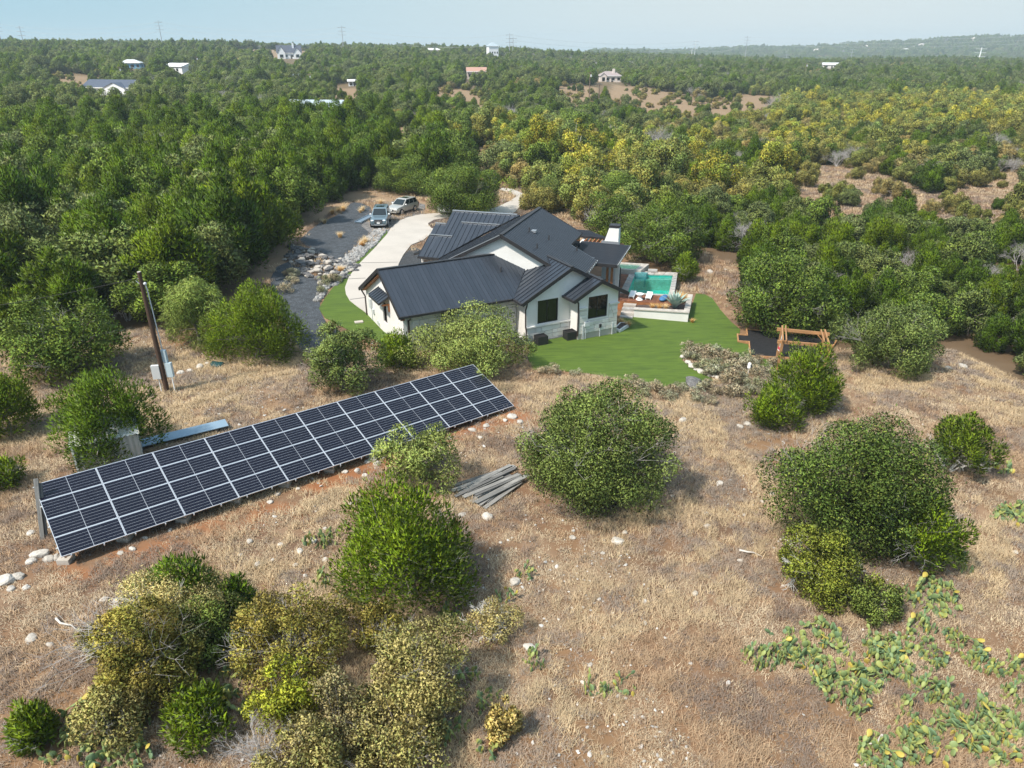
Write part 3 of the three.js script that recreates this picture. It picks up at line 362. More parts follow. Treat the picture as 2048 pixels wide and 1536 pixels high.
MAT.coping = [[0.62, 0.6, 0.58], [0.7, 0.66, 0.62], [0.55, 0.545, 0.54], [0.66, 0.6, 0.55]].map((c) => std(col(...c), 0.85, { map: rep(speck, 1 / 1.2) }));
PL('basin_floor', prism(B, wq, -0.85, -1.0), MAT.plaster);
for (let i = 0; i < 4; i++) { const a = wq[i], b = wq[(i + 1) % 4], c = mix2(a, [11.7, 9.3], -0.02), d = mix2(b, [11.7, 9.3], -0.02); PL('basin_wall', prism(B, [a, b, d, c], 0.38, -1.2), MAT.plaster); }
PL('tanning_shelf', prism(B, [mix2(wq[0], wq[3], 0.004), mix2(wq[1], wq[2], 0.004), mix2(wq[1], wq[2], 0.14), mix2(wq[0], wq[3], 0.11)], 0.12, -1.0), MAT.plasterLight);
PL('bench', prism(B, [mix2(wq[3], wq[0], 0.004), mix2(wq[2], wq[1], 0.004), mix2(wq[2], wq[1], 0.08), mix2(wq[3], wq[0], 0.08)], 0.1, -1.0), MAT.plasterLight);
PL('water', prism(B, wq, 0.3, 0.296), MAT.water);
for (let i = 0; i < 4; i++) { // coping stones, each its own piece
  const a = wq[i], b = wq[(i + 1) % 4], A2 = cq[i], B2 = cq[(i + 1) % 4], n = Math.round(Math.hypot(a[0] - b[0], a[1] - b[1]) / 0.75);
  for (let k = 0; k < n; k++) { const t0 = k / n + 0.006, t1 = (k + 1) / n - 0.006; PL('coping_stone', prism(B, [mix2(a, b, t0), mix2(a, b, t1), mix2(A2, B2, t1), mix2(A2, B2, t0)], 0.46 + R(-0.004, 0.004), 0.3), pick(MAT.coping)); }
}
PL('pool_wall', mergeGeometries([0, 1, 2, 3].map((i) => prism(B, [cq[i], cq[(i + 1) % 4], mix2(cq[(i + 1) % 4], [11.7, 9.3], 0.03), mix2(cq[i], [11.7, 9.3], 0.03)], 0.3, -0.9))), MAT.stucco);
{ // raised spa at the far left corner with its spillway
  const o = [[14.0, 5.6], [14.25, 8.1], [16.55, 8.5], [16.3, 5.55]], w = [[14.35, 5.95], [14.5, 7.6], [16.1, 7.85], [15.95, 5.9]];
  const rim = [0, 1, 2, 3].map((i) => prism(B, [o[i], o[(i + 1) % 4], w[(i + 1) % 4], w[i]], 0.8, -0.5));
  const spa = PL('spa', mergeGeometries(rim), MAT.coping[1]); PL('spa_floor', prism(B, w, 0.1, 0), MAT.plaster, spa); PL('spa_bench', mergeGeometries([prism(B, [w[0], mix2(w[0], w[1], 0.98), mix2(w[3], w[2], 0.98).map((q, k) => (k ? q : q - 1.15)), [14.8, 5.95]], 0.4, 0.1)]), MAT.plasterLight, spa); PL('spa_water', prism(B, w, 0.72, 0.716), MAT.water, spa);
  PL('spillway', prism(B, [[13.85, 7.6], [13.95, 8.6], [14.4, 8.7], [14.3, 7.6]], 0.62, -0.6), std(col(0.16, 0.45, 0.5), 0.25, { map: rep(speck, 1) }), spa);
  PL('rear_cap', prism(B, [[15.0, 8.6], [15.15, 9.4], [15.75, 9.35], [15.6, 8.55]], 0.62, -0.3), MAT.coping[2]); PL('skimmer', prism(B, [[14.88, 8.9], [14.95, 9.3], [15.03, 9.29], [14.96, 8.89]], 0.475, 0.3), MAT.black);
}
function planks(root, poly, axis, w, h, mats) { const lo = Math.min(...poly.map((q) => q[axis])), hi = Math.max(...poly.map((q) => q[axis])), n = Math.round((hi - lo) / w), s = (hi - lo) / n; for (let i = 0; i < n; i++) { const p = strip(poly, axis, lo + i * s + 0.008, lo + (i + 1) * s - 0.008); if (p) part(root, 'plank', prism(B, p, h + R(-0.003, 0.003), h - 0.04, 0.6), pick(mats)); } }
const deck = thing('deck', 'red brown timber deck wrapped around the pool', 'deck', B.at(8, 0, 9));
const deckN = [[6.35, 6.7], [6.95, 11.5], [8.83, 11.48], [8.33, 7.2], [8.3, 6.7]], deckW = [[8.3, 6.62], [8.33, 7.24], [13.9, 7.08], [13.8, 6.1], [11, 6.62]];
part(deck, 'joists', mergeGeometries([prism(B, deckN, 0.38, 0.2), prism(B, deckW, 0.38, 0.2)]), MAT.deck[2]);
planks(deck, deckN, 1, 0.2, 0.44, MAT.deck); planks(deck, deckW, 0, 0.2, 0.44, MAT.deck);
part(deck, 'deck_skirt', prism(B, [[6.3, 7.2], [6.93, 11.5], [6.88, 11.5], [6.25, 7.2]], 0.42, -0.3, 0.6), MAT.cedar);
const planterWall = thing('planter_wall', 'low white retaining wall holding the agave planter at the lawn', 'wall', B.at(5.2, 0, 10.9));
{ const q = [[4.85, 8.95], [5.3, 12.95], [9.75, 12.85], [9.7, 12.55], [5.68, 12.62], [5.2, 8.95]]; part(planterWall, 'wall_face', prism(B, q, 0.36, -0.8), MAT.stucco); const c = [[4.78, 8.9], [5.24, 13.0], [9.82, 12.9], [9.76, 12.5], [5.74, 12.56], [5.26, 8.9]]; part(planterWall, 'wall_cap', prism(B, c, 0.44, 0.362), MAT.coping[1]); }
{ const soilBed = mesh('planter_soil', prism(B, [[5.3, 9], [5.72, 12.6], [9.6, 12.5], [9.0, 11.55], [6.95, 11.55], [6.3, 9]], 0.3, -0.4), MAT.gravelBrown); tag(soilBed, 'brown gravel filling the agave planter', 'gravel', null, 'structure'); }
const steps = thing('garden_steps', 'pale stone steps climbing from the lawn to the deck', 'steps', B.at(5.2, 0, 8.4));
for (let k = 0; k < 4; k++) part(steps, 'step', prism(B, [[4.35 + k * 0.5, 7.95], [4.4 + k * 0.5, 8.92], [4.86 + k * 0.5, 8.92], [4.81 + k * 0.5, 7.95]], -0.12 + k * 0.16, -0.6), MAT.coping[k % 4]);
// loungers, side table, blue float
function lounger(u, v, label) {
  const t = thing('sun_lounger', label, 'lounger', B.at(u, 0.444, v), B.turn, 'white loungers at the pool edge'), w = 0.62; t.scale.setScalar(0.72);
  mesh('seat', new THREE.BoxGeometry(1.0, 0.09, w).translate(-0.2, 0.2, 0), MAT.white, t); mesh('backrest', new THREE.BoxGeometry(0.6, 0.08, w).rotateZ(0.4).translate(0.55, 0.3, 0), MAT.white, t);
  for (const [x, z] of [[-0.7, -0.25], [-0.7, 0.25], [0.25, -0.25], [0.25, 0.25]]) mesh('leg', new THREE.BoxGeometry(0.05, 0.16, 0.05).translate(x, 0.08, z), MAT.white, t);
}
lounger(7.75, 8.35, 'white lounger nearest the steps on the deck by the pool'); lounger(7.85, 9.65, 'white lounger between the side table and the blue float');
{ const t = thing('side_table', 'small white drum side table between the two loungers', 'table', B.at(7.2, 0.444, 9.0), 0); mesh('table_top', new THREE.CylinderGeometry(0.3, 0.3, 0.05, 20).translate(0, 0.46, 0), MAT.white, t); mesh('table_base', new THREE.LatheGeometry([[0.28, 0], [0.16, 0.16], [0.13, 0.24], [0.18, 0.34], [0.28, 0.435]].map((p) => new THREE.Vector2(...p)), 20), MAT.white, t); }
{ const g = new THREE.SphereGeometry(0.5, 18, 10); g.scale(1.15, 0.3, 0.6); const p = g.attributes.position; for (let i = 0; i < p.count; i++) p.setY(i, p.getY(i) * (1 + 0.35 * Math.sin(p.getX(i) * 14))); g.computeVertexNormals(); const f = thing('bean_bag', 'folded dark blue pool float beside the agave', 'float', B.at(7.6, 0.58, 10.8), 1.1); mesh('cushion', g, std(col(0.05, 0.16, 0.33), 0.7), f); mesh('cushion_end', new THREE.SphereGeometry(0.22, 12, 8).scale(1, 0.6, 1).translate(0.45, 0.05, 0), std(col(0.03, 0.1, 0.24), 0.7), f); }
// agave and ornamental grasses
function agave(x, y, z, s, label) {
  const t = thing('agave', label, 'agave', [x, y, z]), mats = [std(col(0.30, 0.40, 0.36), 0.7), std(col(0.25, 0.36, 0.32), 0.7), std(col(0.36, 0.44, 0.38), 0.7)];
  for (let k = 0; k < 34; k++) { const a = k * 2.4, e = 0.12 + 0.85 * Math.pow(1 - k / 34, 0.9), l = s * (1.05 - 0.25 * k / 34), P = [], I = [], n = 6;
    for (let i = 0; i <= n; i++) { const f = i / n, lean = e * (0.75 + 0.25 * f), r = Math.sin(lean) * l * f, y2 = Math.cos(lean) * l * f, w = s * 0.13 * Math.sin(Math.PI * Math.min(1, 0.25 + f * 0.75)) * (1 - f * f * 0.9); for (const q of [-1, 0, 1]) { const up = Math.abs(q) * w * 0.45; P.push(Math.cos(a) * (r - up * 0.3) - Math.sin(a) * w * q, y2 + up, Math.sin(a) * (r - up * 0.3) + Math.cos(a) * w * q); } }
    for (let i = 0; i < n; i++) for (let q = 0; q < 2; q++) { const o = i * 3 + q; I.push(o, o + 1, o + 3, o + 1, o + 4, o + 3); }
    const g = new THREE.BufferGeometry(); g.setAttribute('position', new THREE.Float32BufferAttribute(P, 3)); g.setIndex(I); g.computeVertexNormals(); mesh('leaf', g, mats[k % 3], t); }
}
agave(...B.at(6.35, 0.28, 11.85), 1.6, 'big blue green agave in the white planter');
function bladeGeo(n, r, h, w, lean, curl = 1) { // a tuft of curved blades
  const P = [], C = [], I = []; let o = 0;
  for (let k = 0; k < n; k++) { const a = R(0, 6.28), rr = r * Math.sqrt(rng()), L = h * R(0.55, 1.1), le = R(0.1, lean), d = R(0, 6.28), bx = Math.cos(a) * rr, bz = Math.sin(a) * rr, ww = w * R(0.6, 1.2), c = R(0.72, 1.2), sx = -Math.sin(d) * ww, sz = Math.cos(d) * ww;
    for (let i = 0; i < 3; i++) { const f = i / 2, q = le * f * (0.6 + 0.4 * f * curl), x = bx + Math.cos(d) * L * q, z = bz + Math.sin(d) * L * q, y = L * f * (1 - 0.35 * le * f); P.push(x - sx * (1 - f), y, z - sz * (1 - f), x + sx * (1 - f), y, z + sz * (1 - f)); C.push(c, c, c, c, c, c); }
    I.push(o, o + 1, o + 2, o + 1, o + 3, o + 2, o + 2, o + 3, o + 4); o += 6; }
  const g = new THREE.BufferGeometry(); g.setAttribute('position', new THREE.Float32BufferAttribute(P, 3)); g.setAttribute('color', new THREE.Float32BufferAttribute(C, 3)); g.setIndex(I); g.computeVertexNormals();
  const nn = g.attributes.normal; for (let i = 0; i < nn.count; i++) { const v = new THREE.Vector3(nn.getX(i) * 0.5, Math.abs(nn.getY(i)) * 0.5 + 0.8, nn.getZ(i) * 0.5).normalize(); nn.setXYZ(i, v.x, v.y, v.z); } return g;
}
const grassGold = std(col(0.62, 0.40, 0.16), 0.9, { vertexColors: true }), grassStraw = std(col(0.66, 0.50, 0.28), 0.9, { vertexColors: true }), grassLime = std(col(0.36, 0.38, 0.10), 0.9, { vertexColors: true });
const ornament = bladeGeo(260, 0.16, 0.8, 0.014, 1.0);
function ornamental(x, z, s, mat, label, y = null) { const m = mesh('ornamental_grass', ornament, mat); m.position.set(x, y ?? lot(x, z) + 0.03, z); m.scale.setScalar(s); m.rotation.y = R(0, 6); tag(m, label, 'grass clump', 'ornamental grass clumps'); return m; }
for (const [u, v, l] of [[5.7, 10.2, 'straw grass clump in the planter beside the steps'], [5.75, 10.75, 'straw grass clump in the planter left of the agave'], [5.9, 11.2, 'straw grass clump just left of the agave'], [8.3, 12.05, 'tall straw grass clump behind the agave'], [7.9, 12.2, 'shorter straw grass clump behind the agave']]) { const p = B.at(u, 0, v); ornamental(p[0], p[2], u > 7 ? 1.15 : 0.7, pick([grassGold, grassStraw]), l, 0.3); }
const GW = [[11.4,-51.46],[13.51,-50.3],[8.46,-48.94],[8.08,-49.64]];
for (const [x, z, s, l] of [[...GW[0], 0.5, 'small tan grass clump at the foot of the white planter wall'], [...GW[1], 0.55, 'tan grass clump at the right corner of the planter wall'], [...GW[2], 0.85, 'golden grass clump beside the white edging by the house corner'], [...GW[3], 0.7, 'green gold grass clump beside the house corner']]) ornamental(x, z, s, grassGold, l);
for (let k = 0; k < 9; k++) { const p = B.at(5.6 + k * 0.55, 0, -9.6 - 0.8 * Math.sin(k * 0.7) - k * 0.12); ornamental(p[0], p[2], R(0.75, 1.15), k > 5 ? grassLime : grassGold, k > 5 ? 'lime green grass clump beside the left wing' : 'golden grass clump beside the left wing', null); }

// ---------------------------------------------------------------- solar array
{
  const s = 1.03, O = [-15.914 * s, 18 - 16.152 * s, -20.151 * s], E = [0.107 * s, 18 - 17.153 * s, -33.998 * s], T = [-18.109 * s, 18 - 14.926 * s, -22.979 * s];
  const o = new THREE.Vector3(...O), U = new THREE.Vector3(...E).sub(o), V = new THREE.Vector3(...T).sub(o), LU = U.length(); U.normalize(); V.addScaledVector(U, -V.dot(U)); const LV = V.length(); V.normalize(); const N = U.clone().cross(V).normalize(); if (N.y < 0) N.negate();
  const arr = thing('solar_array', 'long ground mounted solar array of dark panels in white frames', 'solar array', [O[0], ground(O[0], O[2]), O[2]]);
  const M = new THREE.Matrix4().makeBasis(U, N, V).setPosition(o), cw = LU / 10, ch = LV / 4;
  const place3 = (g) => { g.applyMatrix4(M); g.translate(-arr.position.x, -arr.position.y, -arr.position.z); g.deleteAttribute('normal'); return g; };
  const frameM = std(col(0.72, 0.74, 0.78), 0.35, { metalness: 0.5 }), back = std(col(0.34, 0.36, 0.40), 0.5), cellM = new THREE.MeshPhysicalMaterial({ color: col(0.006, 0.007, 0.016), roughness: 0.25, specularIntensity: 0.55 }), rail = std(col(0.5, 0.5, 0.48), 0.5, { metalness: 0.6 });
  const bx = (a, b, c, d, e, f) => new THREE.BoxGeometry(b - a, d - c, f - e).translate((a + b) / 2, (c + d) / 2, (e + f) / 2);
  for (let r = 0; r < 4; r++) for (let c = 0; c < 10; c++) {
    const a = c * cw + 0.008, b = (c + 1) * cw - 0.008, e = r * ch + 0.006, f = (r + 1) * ch - 0.006, t = 0.018, m = (a + b) / 2;
    const p = mesh('solar_panel', place3(bx(a + t, b - t, -0.01, 0.012, e + t, f - t)), back, arr);
    mesh('panel_frame', place3(merge([bx(a, a + t, -0.02, 0.024, e, f), bx(b - t, b, -0.02, 0.024, e, f), bx(a + t, b - t, -0.02, 0.024, e, e + t), bx(a + t, b - t, -0.02, 0.024, f - t, f)])), frameM, p);
    for (const [x0, x1] of [[a + t + 0.006, m - 0.01], [m + 0.01, b - t - 0.006]]) { const g = [], rows = 6, z0 = e + t + 0.008, rh = (f - e - 2 * t - 0.016) / rows; for (let k = 0; k < rows; k++) for (let q = 0; q < 1; q++) g.push(bx(x0, x1, 0.012, 0.016, z0 + k * rh + 0.006, z0 + (k + 1) * rh - 0.006)); mesh('cell_block', place3(merge(g)), cellM, p); }
  }
  for (const z of [0.5, 1.6, 2.7, 3.8]) mesh('rail', place3(bx(-0.05, LU + 0.05, -0.09, -0.025, z - 0.03, z + 0.03)), rail, arr);
  for (let k = 0; k < 11; k++) { const x = clamp(k * cw, 0.15, LU - 0.15); mesh('cross_beam', place3(bx(x - 0.04, x + 0.04, -0.18, -0.09, 0.05, LV - 0.1)), rail, arr);
    for (const z of [0.45, LV - 0.5]) { const p = new THREE.Vector3(x, -0.18, z).applyMatrix4(M), y = ground(p.x, p.z) - 0.2; if (p.y - y < 0.05) continue; const g = new THREE.CylinderGeometry(0.05, 0.05, p.y - y, 8).translate(p.x - arr.position.x, (p.y + y) / 2 - arr.position.y, p.z - arr.position.z); mesh('post', g, rail, arr); const q = new THREE.BoxGeometry(0.45, 0.4, 0.45).translate(p.x - arr.position.x, y + 0.22 - arr.position.y, p.z - arr.position.z); mesh('footing', q, MAT.concrete, arr); } }
  for (let k = 0; k < 20; k++) mesh('clamp', place3(bx(k * cw / 2 + 0.3, k * cw / 2 + 0.34, -0.12, -0.02, -0.04, 0.02)), frameM, arr);
}
// ---------------------------------------------------------------- utility pole with meter boxes
{
  const P = [-19.43,0.59,-36.13], t = thing('utility_pole', 'brown wooden utility pole with pale electric boxes left of the solar array', 'utility pole', [P[0], ground(P[0], P[2]), P[2]]);
  const poleWood = std(col(0.12, 0.068, 0.045), 0.9, { map: rep(woodTex, 1, 2) });
  mesh('pole', tube([[0, -0.3, 0], [-0.02, 3, 0], [-0.06, 6.9, 0]], 0.145, 12, false, 0.105), poleWood, t); mesh('pole_top', new THREE.CylinderGeometry(0.09, 0.09, 0.03, 12).translate(-0.06, 6.92, 0), std(col(0.5, 0.45, 0.4), 0.9), t);
  mesh('meter_cabinet', new THREE.BoxGeometry(0.42, 0.8, 0.2).rotateY(0.15).translate(-0.3, 1.25, 0.12), MAT.box, t); mesh('breaker_box', new THREE.BoxGeometry(0.36, 0.85, 0.2).translate(0.34, 1.3, -0.1), std(col(0.45, 0.55, 0.6), 0.5), t); mesh('transfer_box', new THREE.BoxGeometry(0.26, 0.7, 0.2).translate(0.2, 2.1, -0.15), std(col(0.42, 0.52, 0.57), 0.5), t);
  mesh('conduit', tube([[-0.25, 0, 0.12], [-0.25, 0.8, 0.12]], 0.03, 6), MAT.white, t); mesh('conduit', tube([[0.42, 0, -0.05], [0.42, 0.9, -0.05]], 0.03, 6), MAT.white, t); mesh('conduit', tube([[0.2, 2.4, -0.1], [0.14, 6.0, -0.05], [0.12, 6.25, 0]], 0.03, 6), MAT.box, t); mesh('weatherhead', new THREE.SphereGeometry(0.09, 8, 6).translate(0.12, 6.28, 0), MAT.box, t);
  const wire = [...Array(13)].map((_, k) => { const f = k / 12; return [-0.12 - 22 * f, 6.6 - 2.4 * f - 2.2 * f * (1 - f), 2.0 * f]; }); mesh('service_wire', tube(wire, 0.01, 5), MAT.black, t); mesh('wire_clamp', tube([[-0.1, 6.2, 0], [-0.3, 6.45, 0.03], [-0.14, 6.6, 0]], 0.025, 5), MAT.box, t);
}
// ---------------------------------------------------------------- cars
function loft(sections, ring) { // sections: arrays of ring points [x, y, z]
  const P = [], I = []; for (const s of sections) for (const p of s) P.push(...p); const n = ring, m = sections.length;
  for (let i = 0; i < m - 1; i++) for (let k = 0; k < n; k++) { const a = i * n + k, b = i * n + (k + 1) % n; I.push(a, b, a + n, b, b + n, a + n); }
  for (const e of [0, m - 1]) for (let k = 1; k < n - 1; k++) I.push(e * n, e * n + k, e * n + k + 1);
  const g = new THREE.BufferGeometry(); g.setAttribute('position', new THREE.Float32BufferAttribute(P, 3)); g.setIndex(I); const c = g.toNonIndexed(); c.computeVertexNormals(); return c;
}
function car(name, label, category, pos, turn, o) {
  const t = thing(name, label, category, pos, turn), paint = new THREE.MeshPhysicalMaterial({ color: o.color, roughness: 0.35, metalness: 0.35, clearcoat: 1, clearcoatRoughness: 0.06 }), glassM = new THREE.MeshPhysicalMaterial({ color: col(0.012, 0.02, 0.024), roughness: 0.04, ior: 1.5 }), rubber = std(col(0.02, 0.02, 0.02), 0.85), dark = std(col(0.025, 0.025, 0.028), 0.5), chrome = std(col(0.75, 0.76, 0.78), 0.2, { metalness: 0.9 });
  const L = o.length, W = o.width / 2, h = o.height, belt = o.belt, hood = o.hood, gc = 0.3, F = L / 2;
  // lower body: z forward
  const prof = [[-F, belt - 0.12, 0.92], [-F + 0.12, belt, 0.98], [-F * 0.5, belt + 0.01, 1], [0, belt, 1], [o.cowl, belt - 0.01, 1], [o.cowl + 0.25, hood + 0.03, 0.985], [F - 0.35, hood - 0.06, 0.95], [F - 0.08, hood - 0.16, 0.9], [F, hood - 0.3, 0.84]];
  const ring = (z, top, k) => { const w = W * k, b = gc + (Math.abs(z) > F - 0.1 ? 0.1 : 0); return [[-w * 0.93, b, z], [-w, b + 0.18, z], [-w, top - 0.2, z], [-w * 0.96, top - 0.06, z], [-w * 0.84, top, z], [w * 0.84, top, z], [w * 0.96, top - 0.06, z], [w, top - 0.2, z], [w, b + 0.18, z], [w * 0.93, b, z]]; };
  mesh('body', loft(prof.map(([z, top, k]) => ring(z, top, k)), 10), paint, t);
  // greenhouse
  const rf = o.roofFront, rr = o.roofRear, cab = (z, y, w) => [[-w, y, z], [w, y, z]], wb = W * 0.93, wt = W * 0.76, zb = o.rearBase;
  const q = { fb: o.cowl + 0.1, ft: rf, rt: rr, rb: zb };
  const pts = { a: [-wb, belt - 0.03, q.fb], b: [wb, belt - 0.03, q.fb], c: [wt, h - 0.06, q.ft], d: [-wt, h - 0.06, q.ft], e: [-wb, belt - 0.03, q.rb], f: [wb, belt - 0.03, q.rb], g: [wt, h - 0.06, q.rt], i: [-wt, h - 0.06, q.rt] };
  const quad = (...l) => { const P = []; const v = l.map((p) => (typeof p === 'string' ? pts[p] : p)); for (const k of [0, 1, 2, 0, 2, 3]) P.push(...v[k]); const g = new THREE.BufferGeometry(); g.setAttribute('position', new THREE.Float32BufferAttribute(P, 3)); g.computeVertexNormals(); return g; };
  mesh('cabin', merge([quad('a', 'b', 'c', 'd'), quad('b', 'f', 'g', 'c'), quad('a', 'd', 'i', 'e'), quad('e', 'i', 'g', 'f')]), paint, t);
  { const m = (z) => [[-wt, h - 0.06, z], [-wt * 0.85, h - 0.01, z], [wt * 0.85, h - 0.01, z], [wt, h - 0.06, z]]; mesh('roof', loft([[[-wt, h - 0.06, q.ft], [-wt * 0.85, h - 0.055, q.ft], [wt * 0.85, h - 0.055, q.ft], [wt, h - 0.06, q.ft]], m(q.ft - 0.2), m((q.ft + q.rt) / 2), m(q.rt + 0.1), [[-wt, h - 0.06, q.rt], [-wt * 0.85, h - 0.055, q.rt], [wt * 0.85, h - 0.055, q.rt], [wt, h - 0.06, q.rt]]], 4), paint, t); }
  const sub = (A1, B1, C1, D1, u0, u1, v0, v1, off) => { const bi = (u, v) => { const p = [0, 1, 2].map((k) => (A1[k] * (1 - u) + B1[k] * u) * (1 - v) + (D1[k] * (1 - u) + C1[k] * u) * v); return [p[0] + off[0], p[1] + off[1], p[2] + off[2]]; }; return quad(bi(u0, v0), bi(u1, v0), bi(u1, v1), bi(u0, v1)); };
  mesh('windshield', sub(pts.a, pts.b, pts.c, pts.d, 0.06, 0.94, 0.08, 0.93, [0, 0.008, 0.014]), glassM, t); mesh('rear_window', sub(pts.e, pts.f, pts.g, pts.i, 0.1, 0.9, 0.15, 0.88, [0, 0.006, -0.014]), glassM, t);
  for (const s of [-1, 1]) { const [a, b, c, d] = s > 0 ? [pts.f, pts.b, pts.c, pts.g] : [pts.e, pts.a, pts.d, pts.i]; const cuts = o.pickup ? [[0.08, 0.5], [0.53, 0.93]] : [[0.07, 0.3], [0.33, 0.63], [0.66, 0.94]]; for (const [u0, u1] of cuts) mesh('side_window', sub(a, b, c, d, u0, u1, 0.12, 0.9, [s * 0.014, 0.002, 0]), glassM, t); }
  for (const [x, z] of [[-1, o.axleF], [1, o.axleF], [-1, o.axleR], [1, o.axleR]]) { const wr = o.wheel, wh = new THREE.Group(); wh.name = 'wheel'; wh.position.set(x * (W - 0.1), wr, z); t.add(wh); mesh('tyre', new THREE.CylinderGeometry(wr, wr, 0.25, 22).rotateZ(Math.PI / 2), rubber, wh); mesh('rim', merge([new THREE.CylinderGeometry(wr * 0.66, wr * 0.66, 0.02, 18).rotateZ(Math.PI / 2).translate(x * 0.126, 0, 0), ...[0, 1, 2, 3, 4].map((k) => new THREE.BoxGeometry(0.03, wr * 1.2, 0.07).rotateX(k * 0.628).translate(x * 0.14, 0, 0))]), chrome, wh); mesh('wheel_arch', new THREE.CylinderGeometry(wr * 1.14, wr * 1.14, 0.06, 22, 1, false, -Math.PI / 2, Math.PI).rotateZ(Math.PI / 2).rotateX(Math.PI * 0).translate(x * (W - 0.025), wr, z), dark, t); }
  for (const s of [-1, 1]) { mesh('headlight', new THREE.SphereGeometry(0.2, 12, 8).scale(1, 0.5, 0.9).rotateY(s * 0.5).translate(s * W * 0.68, hood - 0.26, F - 0.14), new THREE.MeshPhysicalMaterial({ color: col(0.8, 0.83, 0.85), roughness: 0.1, clearcoat: 1 }), t); mesh('taillight', new THREE.BoxGeometry(0.14, 0.35, 0.1).translate(s * W * 0.86, belt - 0.25, -F + 0.02), std(col(0.4, 0.02, 0.02), 0.3), t); mesh('mirror', new THREE.SphereGeometry(0.12, 10, 8).scale(1, 0.75, 0.6).translate(s * (W + 0.07), belt + 0.08, o.cowl - 0.25), o.mirror ? MAT.white : paint, t); if (o.rails) mesh('roof_rail', tube([[s * wt * 0.9, h + 0.0, q.ft - 0.2], [s * wt * 0.92, h + 0.05, q.ft - 0.4], [s * wt * 0.92, h + 0.05, q.rt + 0.3], [s * wt * 0.9, h, q.rt + 0.1]], 0.025, 6), chrome, t); mesh('fog_lamp', new THREE.BoxGeometry(0.22, 0.1, 0.06).translate(s * W * 0.62, gc + 0.2, F - 0.03), dark, t); }
  const gw = o.grille; mesh('grille', new THREE.BoxGeometry(gw, o.grilleH, 0.08).translate(0, hood - 0.36, F - 0.01), dark, t); mesh('grille_bar', merge([0, 1, 2].map((k) => new THREE.BoxGeometry(gw * 0.9, 0.02, 0.03).translate(0, hood - 0.26 - k * 0.1, F + 0.035))), chrome, t); mesh('licence_plate', new THREE.BoxGeometry(0.32, 0.16, 0.02).translate(0, gc + 0.32, F + 0.045), MAT.white, t); mesh('bumper', new THREE.BoxGeometry(W * 1.6, 0.1, 0.12).translate(0, gc + 0.1, F - 0.02), o.silverBumper ? chrome : paint, t); mesh('emblem', new THREE.CylinderGeometry(0.07, 0.07, 0.02, 14).rotateX(Math.PI / 2).translate(0, hood - 0.3, F + 0.055), chrome, t);
  if (o.sunroof) mesh('sunroof', new THREE.BoxGeometry(wt * 1.2, 0.014, 0.75).translate(0, h + 0.0, q.ft - 0.75), glassM, t);
  if (o.pickup) { mesh('bed_rail', merge([[-W + 0.06, 0], [W - 0.06, 0]].map(([x]) => new THREE.BoxGeometry(0.1, 0.24, zb + F).translate(x, belt + 0.06, (zb - F) / 2))), paint, t); mesh('tailgate', new THREE.BoxGeometry(W * 1.9, 0.3, 0.08).translate(0, belt + 0.03, -F + 0.05), paint, t); }
  return t;
}
{
  const p1 = [-14.75, lot(-14.75, -80.3) + 0.05, -80.2], p2 = [-13.25, lot(-13.25, -87.2) + 0.05, -87.0];
  car('sport_utility_vehicle', 'blue grey sport utility vehicle parked facing the camera on the pale pad', 'car', p1, 0.06, { color: col(0.15, 0.215, 0.25), length: 4.7, width: 1.9, height: 1.86, belt: 1.12, hood: 1.12, cowl: 0.75, roofFront: 0.15, roofRear: -2.0, rearBase: -2.25, axleF: 1.45, axleR: -1.35, wheel: 0.38, grille: 0.85, grilleH: 0.42, rails: true, sunroof: true, silverBumper: true, mirror: true });
  car('crossover', 'silver grey crossover parked behind the blue grey vehicle', 'car', p2, -0.5, { color: col(0.52, 0.50, 0.46), length: 4.5, width: 1.84, height: 1.66, belt: 1.02, hood: 0.98, cowl: 0.85, roofFront: 0.1, roofRear: -1.75, rearBase: -2.15, axleF: 1.36, axleR: -1.3, wheel: 0.34, grille: 0.7, grilleH: 0.2, sunroof: true, mirror: true });
  car('pickup_truck', 'white pickup truck half hidden under the shade oak', 'truck', [-7.2, lot(-7.2, -88.5) + 0.1, -88.6], -0.35, { color: col(0.82, 0.83, 0.84), length: 5.6, width: 2.0, height: 1.9, belt: 1.2, hood: 1.18, cowl: 0.9, roofFront: 0.35, roofRear: -0.9, rearBase: -1.1, axleF: 1.75, axleR: -1.75, wheel: 0.4, grille: 1.1, grilleH: 0.4, pickup: true });
}

// ---------------------------------------------------------------- things round the lot
MAT.rockA = std(col(0.66, 0.62, 0.57), 0.95, { map: rep(speck, 2) }); MAT.rockB = std(col(0.54, 0.525, 0.505), 0.95, { map: rep(gravelTex, 2) }); MAT.rockC = std(col(0.78, 0.74, 0.69), 0.95, { map: rep(speck, 2) }); MAT.rockD = std(col(0.42, 0.42, 0.42), 0.95, { map: rep(gravelTex, 2) });
function rockGeo(flat, sd) { const g = new THREE.IcosahedronGeometry(0.5, 2), p = g.attributes.position; for (let i = 0; i < p.count; i++) { const x = p.getX(i), y = p.getY(i), z = p.getZ(i), n = 0.7 + 0.45 * noise(x * 3 + sd, y * 3 + z * 2.3, sd) + 0.2 * noise(x * 8 + sd, z * 8 + y * 5, sd + 4), cut = y > 0.2 ? 0.75 : 1; p.setXYZ(i, x * n, y * n * flat * cut, z * n * (0.75 + 0.1 * (sd % 3))); } g.computeVertexNormals(); const u = g.index ? g.toNonIndexed() : g; u.computeVertexNormals(); return u; }
const rockGeos = [0, 1, 2, 3, 4, 5].map((k) => rockGeo([0.6, 0.75, 0.5, 0.85, 0.65, 0.7][k], 11 + k * 7));
